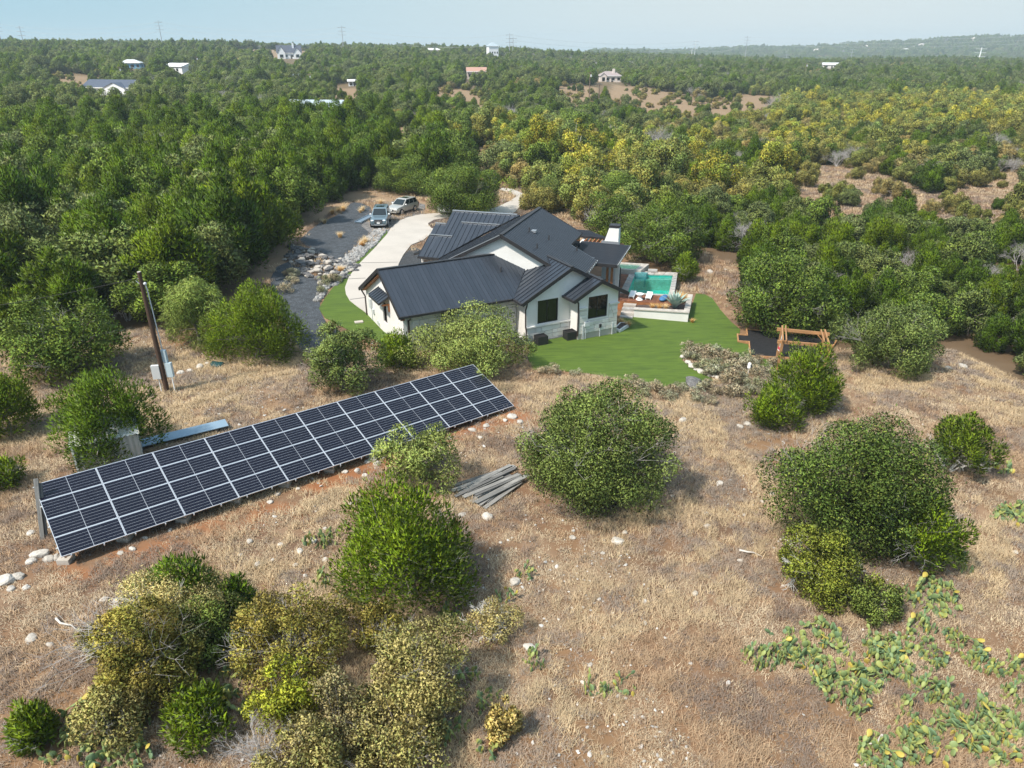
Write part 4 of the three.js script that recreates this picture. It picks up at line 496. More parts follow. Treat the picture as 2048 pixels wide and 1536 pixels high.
function rock(name, x, z, s, mat, label, category, group, sink = 0.12, y0 = null) { const m = mesh(name, pick(rockGeos), mat); m.position.set(x, (y0 ?? ground(x, z)) + s * (0.22 - sink), z); m.scale.set(s * R(0.85, 1.15), s * R(0.8, 1.1), s * R(0.85, 1.15)); m.rotation.y = R(0, 6.28); tag(m, label, category, group); return m; }
for (const [x, z, s] of [[4.31,-23.57,0.53],[9.32,-34.35,0.38],[12.32,-33.83,0.35],[12.82,-34.14,0.41],[8.31,-24.85,0.26],[8.48,-25.95,0.26],[9.76,-28.29,0.33],[7.29,-27.14,0.2],[7.36,-28.61,0.19],[6.17,-26.61,0.22],[0.6,-17.74,0.37],[2.49,-23.83,0.21],[11.33,-26.92,0.18],[-17.82,-21.53,0.49],[-17.34,-21.34,0.37],[-17.13,-21.46,0.34],[-17.88,-21.16,0.3],[-18.16,-20.15,0.54],[-17.83,-20.34,0.36],[-17.72,-19.73,0.25],[-17.23,-19.79,0.25],[-14.15,-19.22,0.28],[-13.73,-19.25,0.28],[-14.34,-22.65,0.2],[-14.83,-21.69,0.23],[-14.48,-21.92,0.23],[-13.24,-20.04,0.18],[-15.64,-17.47,0.33],[-14.9,-17.24,0.23],[-13.63,-23.21,0.18],[-10.23,-26.05,0.26],[-10.37,-25.45,0.21],[-9.47,-26.56,0.2],[-7.75,-28.14,0.23],[-7.21,-28.31,0.26],[-6.78,-27.9,0.23],[-6.67,-29.24,0.43],[-6.38,-28.94,0.33],[-6.89,-29.09,0.29],[-6.24,-29.5,0.27],[-3.73,-30.95,0.3],[-3.16,-31.64,0.28],[-2.06,-32.49,0.34],[-1.37,-33.07,0.37],[-1.64,-31.72,0.23],[0.03,-34.12,0.43],[0.43,-33.57,0.32],[-0.38,-33.69,0.27],[-10.33,-22.76,0.24],[-9.62,-21.47,0.26],[-8.95,-19.64,0.18],[-9.14,-22.72,0.2],[-8.26,-22.33,0.27],[-7.94,-22.98,0.32],[-10.43,-21.92,0.19],[-8.25,-21.58,0.17],[-7.2,-21.96,0.23],[-7.73,-21.05,0.17],[-9.16,-21.8,0.15],[-7.01,-25.66,0.17],[-2.12,-25.2,0.3],[-1.4,-26.05,0.26],[-1.04,-25.06,0.47],[0.11,-21.0,0.34],[0.68,-21.16,0.19],[3.6,-22.75,0.18],[4.71,-24.25,0.21],[6.89,-32.18,0.21],[7.32,-31.68,0.23],[8.2,-30.97,0.18],[28.63,-42.78,0.39],[29.81,-43.1,0.53],[18.42,-64.33,0.65],[20.1,-65.35,0.42],[20.67,-23.55,0.21],[11.99,-27.55,0.23],[9.06,-22.64,0.2],[6.77,-20.55,0.22],[4.65,-18.97,0.16],[2.54,-17.11,0.16],[5.83,-17.21,0.13],[9.46,-18.41,0.15],[11.37,-22.42,0.18],[-7.65,-23.83,0.16],[-20.15,-25.68,0.17],[-18.85,-22.75,0.29],[-19.04,-39.76,0.49],[-19.43,-39.2,0.36],[-18.8,-40.31,0.31],[-19.89,-38.88,0.36],[-18.21,-39.97,0.28]]) rock('limestone_rock', x, z, s * 1.15, pick([MAT.rockA, MAT.rockC, MAT.rockC]), ...((w) => [(s > 0.4 ? 'large' : s > 0.28 ? 'middle sized' : 'small') + ' pale limestone rock ' + w, 'rock', (s > 0.4 ? 'large' : s > 0.28 ? 'middle sized' : 'small') + ' rocks ' + w])(z < -34 && x < -12 ? 'by the utility pole' : x < -12.5 ? 'near the left end of the solar array' : x < -6 && z < -22 ? 'along the lower edge of the solar array' : x < -4 ? 'between the solar array and the thicket' : x < 3 ? 'in the dry grass left of the broad oak' : x < 9 ? 'in the dry grass right of the broad oak' : 'in the dry grass at right'));
for (const [x, z, s] of [[-20.15,-68.29,0.44],[-19.85,-68.03,0.39],[-20.64,-67.04,0.43],[-20.17,-64.82,0.84],[-20.38,-64.25,0.46],[-19.05,-62.8,0.86],[-18.57,-63.11,0.64],[-19.19,-68.1,0.44],[-19.04,-66.65,0.57],[-18.77,-64.98,0.56],[-18.19,-60.86,0.57],[-17.54,-60.44,0.52],[-17.24,-61.71,0.71],[-17.51,-61.43,0.44],[-16.65,-63.06,0.82],[-16.35,-62.06,0.49],[-16.05,-64.19,0.51],[-17.56,-65.39,0.52],[-18.11,-66.18,0.52],[-17.24,-64.06,0.41],[-16.11,-62.86,0.5],[-15.96,-64.74,0.42],[-16.68,-60.29,0.52],[-16.36,-60.08,0.39],[-15.87,-59.42,0.47],[-17.8,-63.99,0.41],[-19.76,-66.27,0.43],[-21.1,-65.27,0.47],[-20.93,-64.19,0.41],[-19.68,-65.15,0.56],[-18.34,-65.03,0.42],[-19.19,-65.21,0.47],[-18.16,-63.16,0.45],[-17.62,-62.69,0.45],[-16.95,-62.25,0.49],[-16.06,-60.84,0.44],[-15.63,-60.16,0.44],[-20.74,-68.53,0.49],[-20.18,-65.66,0.38],[-18.05,-61.63,0.4],[-17.92,-65.07,0.42],[-19.6,-63.0,0.41],[-15.41,-63.19,0.41],[-15.36,-63.99,0.37],[-15.57,-61.39,0.35],[-15.13,-60.94,0.35]]) rock('boulder', x, z, s * 1.2, pick([MAT.rockB, MAT.rockA, MAT.rockB]), 'grey limestone boulder in the pile across the weed barrier', 'boulder', 'boulders piled across the weed barrier', 0.05, lot(x, z) + 0.03);
{ // the rest of the boulder heap, smaller stones stacked between the large ones
  const poly = [[-22.19,-69.44],[-20.26,-68.68],[-18.48,-67.35],[-16.31,-64.52],[-14.83,-63.65],[-14.43,-65.08],[-13.63,-62.61],[-13.93,-59.28],[-14.79,-56.47],[-16.54,-57.7],[-18.1,-58.86],[-20.5,-63.54]], xs = poly.map((p) => p[0]), zs = poly.map((p) => p[1]); for (let k = 0, n = 0; k < 2000 && n < 150; k++) { const x = R(Math.min(...xs), Math.max(...xs)), z = R(Math.min(...zs), Math.max(...zs)); if (!inPoly(x, z, poly)) continue; n++; const s = R(0.28, 0.72), edge = sm(0, 2, polyDist(x, z, poly)); rock('boulder', x, z, s, pick([MAT.rockB, MAT.rockA, MAT.rockD, MAT.rockB]), s > 0.5 ? 'grey limestone block in the heap across the weed barrier' : 'smaller grey stone in the heap across the weed barrier', 'boulder', s > 0.5 ? 'blocks heaped across the weed barrier' : 'smaller stones heaped across the weed barrier', 0.05, lot(x, z) + edge * R(0, 0.45)); } }
{ const P = [11.04,-0.33,-39.02]; rock('boulder', P[0], P[2], 1.25, MAT.rockB, 'big flat topped grey boulder at the lower edge of the lawn', 'boulder'); }
{ // loose stone chips nobody could count
  const list = []; for (let k = 0; k < 26000 && list.length < 2600; k++) { const z = -R(12, 46), x = R(-0.74, 0.74) * -z; if (!inPoly(x, z, FIELD) || inPoly(x, z, LAWN_R) || inPoly(x, z, LAWN_L)) continue; const n = fbm(x * 0.28, z * 0.28, 143) + (x < -2 ? 0.1 : -0.03); if (n > 0.56 || rng() < 0.03) list.push([x, z, R(0.03, 0.12) * (rng() < 0.06 ? 1.8 : 1)]); }
  const m = new THREE.InstancedMesh(rockGeo(0.6, 57), std(col(1, 1, 1), 0.95), list.length), q = new THREE.Object3D(); list.forEach(([x, z, s], i) => { q.position.set(x, ground(x, z) + s * 0.2, z); q.rotation.set(R(-0.4, 0.4), R(0, 6), R(-0.4, 0.4)); q.scale.set(s, s * 0.8, s); q.updateMatrix(); m.setMatrixAt(i, q.matrix); const c = R(0.35, 0.62); m.setColorAt(i, col(c, c * 0.95, c * 0.89)); }); m.name = 'stone_chips'; m.castShadow = m.receiveShadow = true; tag(m, 'pale limestone chips strewn through the dry grass', 'stones', null, 'stuff'); scene.add(m);
}
{ // rubble strip: loose stones nobody could count
  const poly = [[-13.81,-77.54],[-14.89,-77.39],[-14.96,-74.47],[-15.35,-73.04],[-15.35,-69.79],[-15.52,-67.93],[-15.78,-65.59],[-15.81,-63.41],[-15.66,-60.88],[-15.63,-58.98],[-15.72,-57.38],[-15.51,-55.47],[-15.43,-53.85],[-15.38,-52.69],[-14.91,-52.73],[-14.92,-54.3],[-15.12,-55.93],[-14.46,-57.28],[-14.34,-58.87],[-14.39,-61.02],[-14.42,-63.56],[-14.09,-66.35],[-14.05,-69.01],[-13.69,-69.98],[-13.71,-72.91],[-13.63,-75.36]], xs = poly.map((p) => p[0]), zs = poly.map((p) => p[1]), list = []; for (let k = 0; k < 9000 && list.length < 1500; k++) { const x = R(Math.min(...xs), Math.max(...xs)), z = R(Math.min(...zs), Math.max(...zs)); if (inPoly(x, z, poly)) list.push([x, z, R(0.12, 0.42)]); }
  const m = new THREE.InstancedMesh(rockGeo(0.7, 91), std(col(1, 1, 1), 0.95), list.length), q = new THREE.Object3D(); list.forEach(([x, z, s], i) => { q.position.set(x, lot(x, z) + s * 0.15 + 0.02, z); q.rotation.set(R(0, 3), R(0, 6), R(0, 3)); q.scale.setScalar(s); q.updateMatrix(); m.setMatrixAt(i, q.matrix); const c = R(0.17, 0.38); m.setColorAt(i, col(c, c * 0.98, c * 0.95)); }); m.name = 'rubble'; m.castShadow = m.receiveShadow = true; tag(m, 'white rubble stones along the driveway edge', 'rubble', null, 'stuff'); scene.add(m);
}
{ // loading ramp beside the blue vehicle
  const a = [-17.3, -80.4], b = [-16.3, -84.6], t = thing('loading_ramp', 'long grey metal ramp lying left of the blue grey vehicle', 'ramp', [(a[0] + b[0]) / 2, lot(-16.8, 0) + 0.05, (a[1] + b[1]) / 2], Math.atan2(b[0] - a[0], b[1] - a[1])), m = std(col(0.22, 0.29, 0.36), 0.5, { metalness: 0.4 });
  mesh('ramp_deck', new THREE.BoxGeometry(0.75, 0.05, 4.6).translate(0, 0.12, 0), m, t); for (const s of [-1, 1]) mesh('ramp_edge', new THREE.BoxGeometry(0.06, 0.18, 4.6).translate(s * 0.4, 0.13, 0), m, t);
}
{ const p = [-11.03,0.33,-48.29]; tag(mesh('access_cover', new THREE.BoxGeometry(0.6, 0.1, 0.4).rotateY(0.35).translate(p[0], lot(p[0]) + 0.07, p[2]), MAT.concrete), 'pale concrete access cover in the left lawn', 'cover'); }
for (const [u, v, l] of [[9.35, 5.55, 'black square planter box at the left front corner of the house'], [11.65, 5.55, 'black square planter box between the two front gables']]) { const p = A.at(u, 0, v), t = thing('planter_box', l, 'planter box', [p[0], lot(p[0]) + 0.03, p[2]], A.turn); mesh('planter_shell', merge([new THREE.BoxGeometry(0.75, 0.62, 0.04).translate(0, 0.31, 0.3), new THREE.BoxGeometry(0.75, 0.62, 0.04).translate(0, 0.31, -0.3), new THREE.BoxGeometry(0.04, 0.62, 0.6).translate(0.355, 0.31, 0), new THREE.BoxGeometry(0.04, 0.62, 0.6).translate(-0.355, 0.31, 0)]), MAT.black, t); mesh('planter_fill', new THREE.BoxGeometry(0.68, 0.06, 0.56).translate(0, 0.52, 0), MAT.mulch, t); }
{ const p = [6.42,-0.19,-47.45], t = thing('marker_post', 'short white post in the lawn before the small gable', 'post', [p[0], lot(p[0]) + 0.05, p[2]]); mesh('post', new THREE.BoxGeometry(0.2, 0.62, 0.16).translate(0, 0.31, 0), MAT.white, t); mesh('cap', new THREE.BoxGeometry(0.24, 0.05, 0.2).translate(0, 0.64, 0), MAT.white, t); }
{ const q = [[15.5, 5.4], [16.6, 4.6], [17.1, 4.9], [16.9, 5.3], [15.6, 5.95]], t = thing('garden_edging', 'low white curved edging at the house corner', 'edging', A.at(16.2, 0, 5.2)); part(t, 'edging_face', prism(A, q, 0.02, -0.6), MAT.stucco); part(t, 'edging_fill', prism(A, [[15.65, 5.42], [16.6, 4.72], [16.95, 4.95], [16.75, 5.2], [15.7, 5.78]], 0.03, -0.2), MAT.gravelBrown); }
{ // white garden post with dark front in the flower bed
  const p = [14.89,-0.45,-40.9], t = thing('bird_house', 'white and black bird house on a pale post in the garden bed', 'bird house', [p[0], lot(p[0]) + 0.02, p[2]]); t.scale.setScalar(0.62); mesh('post', tube([[0, 0, 0], [0, 0.8, 0]], 0.09, 8), MAT.rockC, t); mesh('box', new THREE.CylinderGeometry(0.17, 0.2, 0.4, 12).translate(0, 0.98, 0), MAT.white, t); mesh('opening', new THREE.BoxGeometry(0.16, 0.26, 0.14).translate(0.13, 0.98, 0.08), MAT.black, t); mesh('cap', new THREE.SphereGeometry(0.18, 12, 6, 0, 6.3, 0, 1.6).translate(0, 1.17, 0), MAT.white, t);
}
// play bed border and swing frame
const lumber = std(col(0.86, 0.48, 0.23), 0.8, { map: woodTex });
{
  const t = thing('bed_border', 'orange timber border around the black mulch bed', 'border', [MULCH[0][0], lot(MULCH[0][0]), MULCH[0][1]]);
  for (let i = 0; i < MULCH.length; i++) { const a = MULCH[i], b = MULCH[(i + 1) % MULCH.length], dx = b[0] - a[0], dz = b[1] - a[1], l = Math.hypot(dx, dz), y = (lot(a[0]) + lot(b[0])) / 2, g = new THREE.BoxGeometry(l + 0.09, 0.18, 0.09).rotateY(Math.atan2(-dz, dx)).translate((a[0] + b[0]) / 2, y + 0.09, (a[1] + b[1]) / 2); part(t, 'border_board', g, lumber); }
}
{
  const px = [[17.57,1.72,-43.46],[20.15,1.65,-42.9],[19.52,1.66,-40.76],[16.83,1.75,-41.22]], t = thing('swing_frame', 'orange timber swing frame over the black mulch bed', 'swing frame', [px[0][0], lot(px[0][0]), px[0][2]]), Hh = 2.25;
  const pt = (k, h) => [px[k][0], lot(px[k][0]) + h, px[k][2]]; // 0 far left, 1 far right, 2 near right, 3 near left
  const beam = (name, a, b, w, hh, ext = 0) => { const p = new THREE.Vector3(...a), q = new THREE.Vector3(...b), d = q.clone().sub(p).normalize(); p.addScaledVector(d, -ext); q.addScaledVector(d, ext); const g = new THREE.BoxGeometry(w, hh, p.distanceTo(q)); g.applyMatrix4(new THREE.Matrix4().lookAt(p, q, new THREE.Vector3(0, 1, 0.001)).setPosition(p.add(q).multiplyScalar(0.5))); return part(t, name, g, lumber); };
  for (let k = 0; k < 4; k++) beam('post', pt(k, 0.05), pt(k, Hh), 0.14, 0.14);
  beam('beam', pt(0, Hh - 0.08), pt(1, Hh - 0.08), 0.09, 0.2, 0.3); beam('beam', pt(3, Hh - 0.08), pt(2, Hh - 0.08), 0.09, 0.2, 0.3);
  beam('cross_beam', pt(0, Hh + 0.1), pt(3, Hh + 0.1), 0.09, 0.12, 0.2); beam('cross_beam', pt(1, Hh + 0.1), pt(2, Hh + 0.1), 0.09, 0.12, 0.2); const off = (p, d) => [p[0] + d, p[1], p[2]]; beam('cross_beam', off(pt(0, Hh + 0.1), 0.22), off(pt(3, Hh + 0.1), 0.22), 0.07, 0.12, 0.2); beam('cross_beam', off(pt(1, Hh + 0.1), -0.25), off(pt(2, Hh + 0.1), -0.25), 0.07, 0.12, 0.2);
  for (const [k, d] of [[2, -0.4], [1, -0.4]]) beam('brace', pt(k, Hh - 0.6), off(pt(k, Hh - 0.18), d), 0.07, 0.07);
  const s = thing('hanging_toy', 'small red and white toy hanging from the left side of the swing frame', 'toy', [px[0][0] * 0.6 + px[3][0] * 0.4, lot(px[0][0]) + 1.2, px[0][2] * 0.6 + px[3][2] * 0.4]); mesh('rope', tube([[0, 0.1, 0], [0, 1.05, 0]], 0.02, 5), MAT.white, s); mesh('seat', new THREE.BoxGeometry(0.1, 0.16, 0.3), std(col(0.6, 0.03, 0.08), 0.5), s); mesh('handle', new THREE.BoxGeometry(0.12, 0.06, 0.34).translate(0, -0.11, 0), MAT.white, s);
}
for (const [x, z, s] of [[12.09,-43.85,0.46],[11.42,-42.49,0.35],[11.55,-41.78,0.5],[11.73,-41.33,0.34],[11.9,-41.04,0.4],[12.13,-40.83,0.34],[12.37,-40.55,0.34],[12.58,-40.41,0.3],[12.77,-40.21,0.3],[12.88,-40.04,0.24],[11.27,-43.37,0.32],[11.64,-43.9,0.39],[11.87,-41.27,0.25]]) rock('border_stone', x, z, s * 1.25, MAT.rockC, 'white stone in the curved border of the garden bed', 'stone', 'white stones edging the garden bed', 0.05, lot(x) + 0.04);
// tall weathered post, corrugated sheets, lumber
const greyWood = [std(col(0.40, 0.42, 0.44), 0.9, { map: woodTex }), std(col(0.54, 0.56, 0.58), 0.9, { map: woodTex }), std(col(0.29, 0.30, 0.32), 0.9, { map: woodTex })];
{ const p = [-18.21,0.98,-22.43], t = thing('weathered_post', 'leaning weathered grey plank post at the left end of the solar array', 'post', [p[0], ground(p[0], p[2]) - 0.1, p[2]]); mesh('plank', new THREE.BoxGeometry(0.15, 2.5, 0.07).translate(0, 1.25, 0), greyWood[0], t); mesh('backing', new THREE.BoxGeometry(0.12, 2.3, 0.08).translate(0.1, 1.15, -0.08), greyWood[2], t); t.rotation.set(-0.35, 0.25, 0.05); }
function corrugated(w, l, n) { const P = [], I = []; const k = n * 6; for (let j = 0; j < 2; j++) for (let i = 0; i <= k; i++) P.push(-w / 2 + w * i / k, 0.03 * Math.sin(i / 6 * 6.2832), j * l - l / 2); for (let i = 0; i < k; i++) I.push(i, i + 1, i + k + 1, i + 1, i + k + 2, i + k + 1); const g = new THREE.BufferGeometry(); g.setAttribute('position', new THREE.Float32BufferAttribute(P, 3)); g.setIndex(I); g.computeVertexNormals(); return g; }
{ const p = [-19.88,0.79,-27.87], t = thing('tin_shed', 'small tin shed with ribbed sides hidden behind the dark juniper', 'shed', [p[0] + 1.1, ground(p[0], p[2]), p[2] - 0.9], 0.5), m = std(col(0.62, 0.63, 0.6), 0.5, { metalness: 0.3 }); mesh('shed_wall', merge([corrugated(2.6, 1.5, 12).rotateX(Math.PI / 2).translate(0, 0.75, 1), corrugated(2.6, 1.5, 12).rotateX(Math.PI / 2).translate(0, 0.75, -1), corrugated(2, 1.5, 9).rotateX(Math.PI / 2).rotateY(Math.PI / 2).translate(-1.3, 0.75, 0), corrugated(2, 1.5, 9).rotateX(Math.PI / 2).rotateY(Math.PI / 2).translate(1.3, 0.75, 0)]), m, t); mesh('shed_roof', corrugated(2.8, 2.3, 13).rotateX(0.12).translate(0, 1.58, 0), std(col(0.75, 0.75, 0.73), 0.4, { metalness: 0.3 }), t); mesh('corner_trim', new THREE.BoxGeometry(0.08, 1.55, 0.08).translate(-1.32, 0.76, 1.02), MAT.white, t); }
{ const a = [-17.89,0.65,-30.16], b = [-15.26,0.52,-31.82], t = thing('metal_sheet', 'long blue grey metal sheet lying behind the solar array', 'sheet', [(a[0] + b[0]) / 2, ground(-16.5, -31) + 0.22, (a[2] + b[2]) / 2], Math.atan2(-(b[2] - a[2]), b[0] - a[0])); mesh('sheet', new THREE.BoxGeometry(4.6, 0.03, 0.85), std(col(0.26, 0.36, 0.45), 0.5, { metalness: 0.3 }), t); mesh('support', merge([new THREE.BoxGeometry(0.12, 0.3, 0.7).translate(-1.7, -0.16, 0), new THREE.BoxGeometry(0.12, 0.3, 0.7).translate(1.7, -0.16, 0)]), greyWood[2], t); }
{ const p = [-24.2,0.74,-33.86]; tag(mesh('marker_stake', tube([[p[0], ground(p[0], p[2]) + 0.3, p[2]], [p[0] + 0.9, ground(p[0], p[2]) + 0.7, p[2] + 0.6]], 0.025, 6), std(col(0.7, 0.3, 0.03), 0.6)), 'thin orange stake leaning by the dark juniper', 'stake'); }
{ const a = [-2.19,0.07,-26.32], b = [0.14,-0.0,-28.49], an = Math.atan2(-(b[2] - a[2]), b[0] - a[0]);
  for (let k = 0; k < 26; k++) { const w = R(0.12, 0.26), l = R(2.0, 3.6), lay = Math.floor(k / 7), m = mesh('board', new THREE.BoxGeometry(l, 0.045, w), pick(greyWood)), f = (k % 7) / 6 - 0.5; m.position.set((a[0] + b[0]) / 2 + Math.sin(an) * f * 1.5 + R(-0.3, 0.3), ground((a[0] + b[0]) / 2, (a[2] + b[2]) / 2) + 0.1 + lay * 0.07 + R(0, 0.02), (a[2] + b[2]) / 2 + Math.cos(an) * f * 1.5 + R(-0.1, 0.1)); m.rotation.set(R(-0.05, 0.05), an + R(-0.16, 0.16) + f * 0.2, R(-0.03, 0.03)); tag(m, 'weathered grey board in the heap between juniper and oak', 'board', 'heap of weathered boards'); } }
for (const [x, z, l, a, lab] of [[-15.3, -18.3, 1.3, 0.5, 'bare pale branch lying in the grass at the left edge'], [-12.2, -14.9, 0.8, 1.3, 'bare branch lying beside the bottom left thicket'], [10.9, -14.6, 1.2, 2.6, 'dry pale branch lying among the prickly pears'], [9.2, -23.2, 0.9, 0.4, 'short dry branch lying left of the wide oak']]) tag(mesh('fallen_branch', tube([0, 0.3, 0.6, 1].map((f) => [x + Math.cos(a) * l * f, ground(x, z) + 0.1 + 0.08 * Math.sin(f * 5), z + Math.sin(a) * l * f + 0.12 * Math.sin(f * 6)]), 0.045, 6, false, 0.015), std(col(0.55, 0.5, 0.45), 0.9)), lab, 'branch');
{ const p = [-19.7, -38.6]; const P = [-17.0, -38.9]; tag(rock('tarp_bundle', -18.1, -40.0, 0.75, std(col(0.012, 0.06, 0.065), 0.6), 'dark teal bundle under the juniper by the utility pole', 'bundle'), 'dark teal bundle under the mesquite by the utility pole', 'bundle'); }

// ---------------------------------------------------------------- prickly pears: each pad its own piece
{
  const pad = new THREE.SphereGeometry(1, 9, 6); { const p = pad.attributes.position; for (let i = 0; i < p.count; i++) { const y = p.getY(i), k = 0.62 + 0.38 * sm(-1, 0.4, y); p.setXYZ(i, p.getX(i) * k * 0.105, (y + 0.97) * 0.145, p.getZ(i) * 0.032); } pad.computeVertexNormals(); }
  const pm = [[0.14, 0.205, 0.08], [0.20, 0.26, 0.095], [0.25, 0.29, 0.085], [0.115, 0.185, 0.09], [0.28, 0.30, 0.08], [0.42, 0.33, 0.06]].map((c) => std(col(...c), 0.6)), q = new THREE.Quaternion(), v = new THREE.Vector3();
  const proto = [];
  for (let k = 0; k < 8; k++) {
    const t = new THREE.Group(); t.name = 'prickly_pear'; const n = 20 + k * 9, base = [];
    for (let i = 0; i < n; i++) { const m = mesh('pad', pad, rng() < 0.06 ? pm[5] : pick(pm.slice(0, 5)), t), s = R(0.55, 0.95), root = i < n * 0.3; if (root) { const a = R(0, 6.28), r = 0.56 * Math.sqrt(rng()); m.position.set(Math.cos(a) * r, -0.02, Math.sin(a) * r); m.rotation.set(R(-0.5, 0.5), R(0, 6.28), R(-0.5, 0.5)); } else { const b = pick(base), top = new THREE.Vector3(R(-0.05, 0.05), 0.265, 0).multiplyScalar(b.scale.x).applyQuaternion(b.quaternion).add(b.position); m.position.copy(top); m.rotation.set(b.rotation.x + R(-0.6, 0.6), b.rotation.y + R(-1.2, 1.2), R(-0.7, 0.7)); } m.scale.setScalar(s); m.quaternion.setFromEuler(m.rotation); base.push(m); }
    proto.push(t);
  }
  for (const [x, z, r] of [[9.55,-18.19,1.02],[10.69,-18.68,0.78],[8.97,-17.73,0.5],[8.35,-17.39,0.5],[10.36,-17.02,0.81],[10.51,-16.23,0.87],[9.91,-16.31,0.55],[10.39,-15.57,0.38],[12.57,-18.05,0.85],[13.18,-18.07,0.68],[12.68,-17.4,0.58],[11.74,-17.17,0.66],[14.12,-18.9,0.61],[15.86,-20.46,0.93],[15.66,-21.13,0.66],[15.58,-18.37,0.6],[15.61,-17.7,0.5],[14.27,-17.88,0.51],[13.25,-16.6,0.64],[13.85,-16.22,0.55],[13.89,-15.47,0.84],[14.09,-14.77,0.89],[14.88,-15.32,0.69],[13.23,-14.58,0.74],[11.99,-14.22,0.73],[11.11,-14.2,0.8],[10.51,-13.87,0.64],[11.96,-14.72,0.59],[13.97,-14.11,0.72],[16.71,-17.31,0.5],[15.96,-16.28,0.4],[15.46,-15.15,0.38],[21.7,-25.83,0.66],[22.28,-26.04,0.55],[17.98,-22.66,0.5],[24.3,-30.33,0.62],[12.19,-15.61,0.28],[-6.99,-20.69,0.41],[-7.36,-23.03,0.5],[-7.8,-22.83,0.36],[-5.47,-19.47,0.35],[-2.17,-19.11,0.39],[-0.26,-20.23,0.26],[0.75,-17.17,0.41],[-0.55,-13.93,0.36],[2.66,-16.02,0.31],[3.63,-16.18,0.22],[0.59,-21.44,0.19],[-1.48,-16.39,0.39],[-0.82,-15.46,0.38],[-1.73,-14.39,0.44],[-12.65,-14.55,0.72],[-11.71,-14.09,0.78],[-10.92,-13.65,0.7],[-11.66,-13.47,0.62],[-10.31,-13.51,0.55],[-12.55,-13.59,0.49],[-10.89,-14.45,0.51],[-9.13,-16.71,0.56],[-8.55,-15.96,0.62],[-8.15,-15.24,0.6],[-8.83,-15.48,0.45],[-9.03,-17.34,0.41],[-7.97,-16.57,0.35],[-5.86,-20.09,0.33],[9.64,-17.8,0.76],[10.88,-18.14,0.57],[9.07,-17.4,0.37],[7.93,-17.4,0.37],[10.94,-16.86,0.61],[11.38,-16.76,0.67],[9.96,-16.52,0.42],[12.59,-17.95,0.63],[12.72,-18.36,0.51],[12.27,-17.03,0.43],[12.22,-17.52,0.5],[14.66,-19.28,0.47],[16.41,-21.08,0.71],[14.83,-20.68,0.49],[15.41,-18.64,0.46],[15.88,-17.42,0.37],[13.88,-17.51,0.37],[13.21,-16.43,0.48],[13.35,-15.86,0.41],[13.86,-14.93,0.62],[14.9,-15.04,0.68],[14.91,-15.65,0.52],[13.0,-15.02,0.56],[11.68,-14.11,0.54],[10.29,-13.99,0.59],[10.4,-14.03,0.49],[12.32,-14.75,0.45],[13.74,-14.12,0.54],[17.13,-17.66,0.38],[22.72,-26.52,0.51]]) { const k = clamp(Math.round(r / 0.9 * 6 + R(-1, 1)), 0, 7), t = proto[k].clone(); t.name = numbered('prickly_pear'); t.position.set(x, ground(x, z), z); t.rotation.y = R(0, 6.28); const s = clamp(r / 0.6, 0.75, 1.25); t.scale.set(s, R(0.95, 1.15), s);
    const where = x > 7 ? (z < -24 ? 'prickly pear at the far right in the dry grass' : z < -17.5 ? 'prickly pear below the wide dark oak' : 'prickly pear in the patch at the bottom right') : x < -8 ? 'prickly pear in the bottom left corner patch' : x < -5.5 ? 'prickly pear in the shade inside the thicket' : 'scattered small prickly pear in the dry grass'; tag(t, where, 'prickly pear', where + 's'); scene.add(t); }
}

// ---------------------------------------------------------------- foliage
const leafMats = new Map();
function leafMat(r, g, b) { const k = [r, g, b].join(); if (!leafMats.has(k)) leafMats.set(k, new THREE.MeshPhysicalMaterial({ color: col(r, g, b), roughness: 0.85, specularIntensity: 0.2, vertexColors: true, transmission: 0.35, thickness: 0 })); return leafMats.get(k); }
const barkGrey = std(col(0.22, 0.19, 0.165), 0.95), barkPale = std(col(0.55, 0.50, 0.44), 0.9), barkDark = std(col(0.10, 0.075, 0.06), 0.95), deadWood = std(col(0.42, 0.39, 0.375), 0.95), deadPale = std(col(0.62, 0.59, 0.56), 0.95);
const unit = () => { const z = R(-1, 1), a = R(0, 6.2832), s = Math.sqrt(1 - z * z); return [s * Math.cos(a), z, s * Math.sin(a)]; };
const nrm = (v) => { const l = Math.hypot(...v) || 1; return [v[0] / l, v[1] / l, v[2] / l]; };
const cross = (a, b) => [a[1] * b[2] - a[2] * b[1], a[2] * b[0] - a[0] * b[2], a[0] * b[1] - a[1] * b[0]];
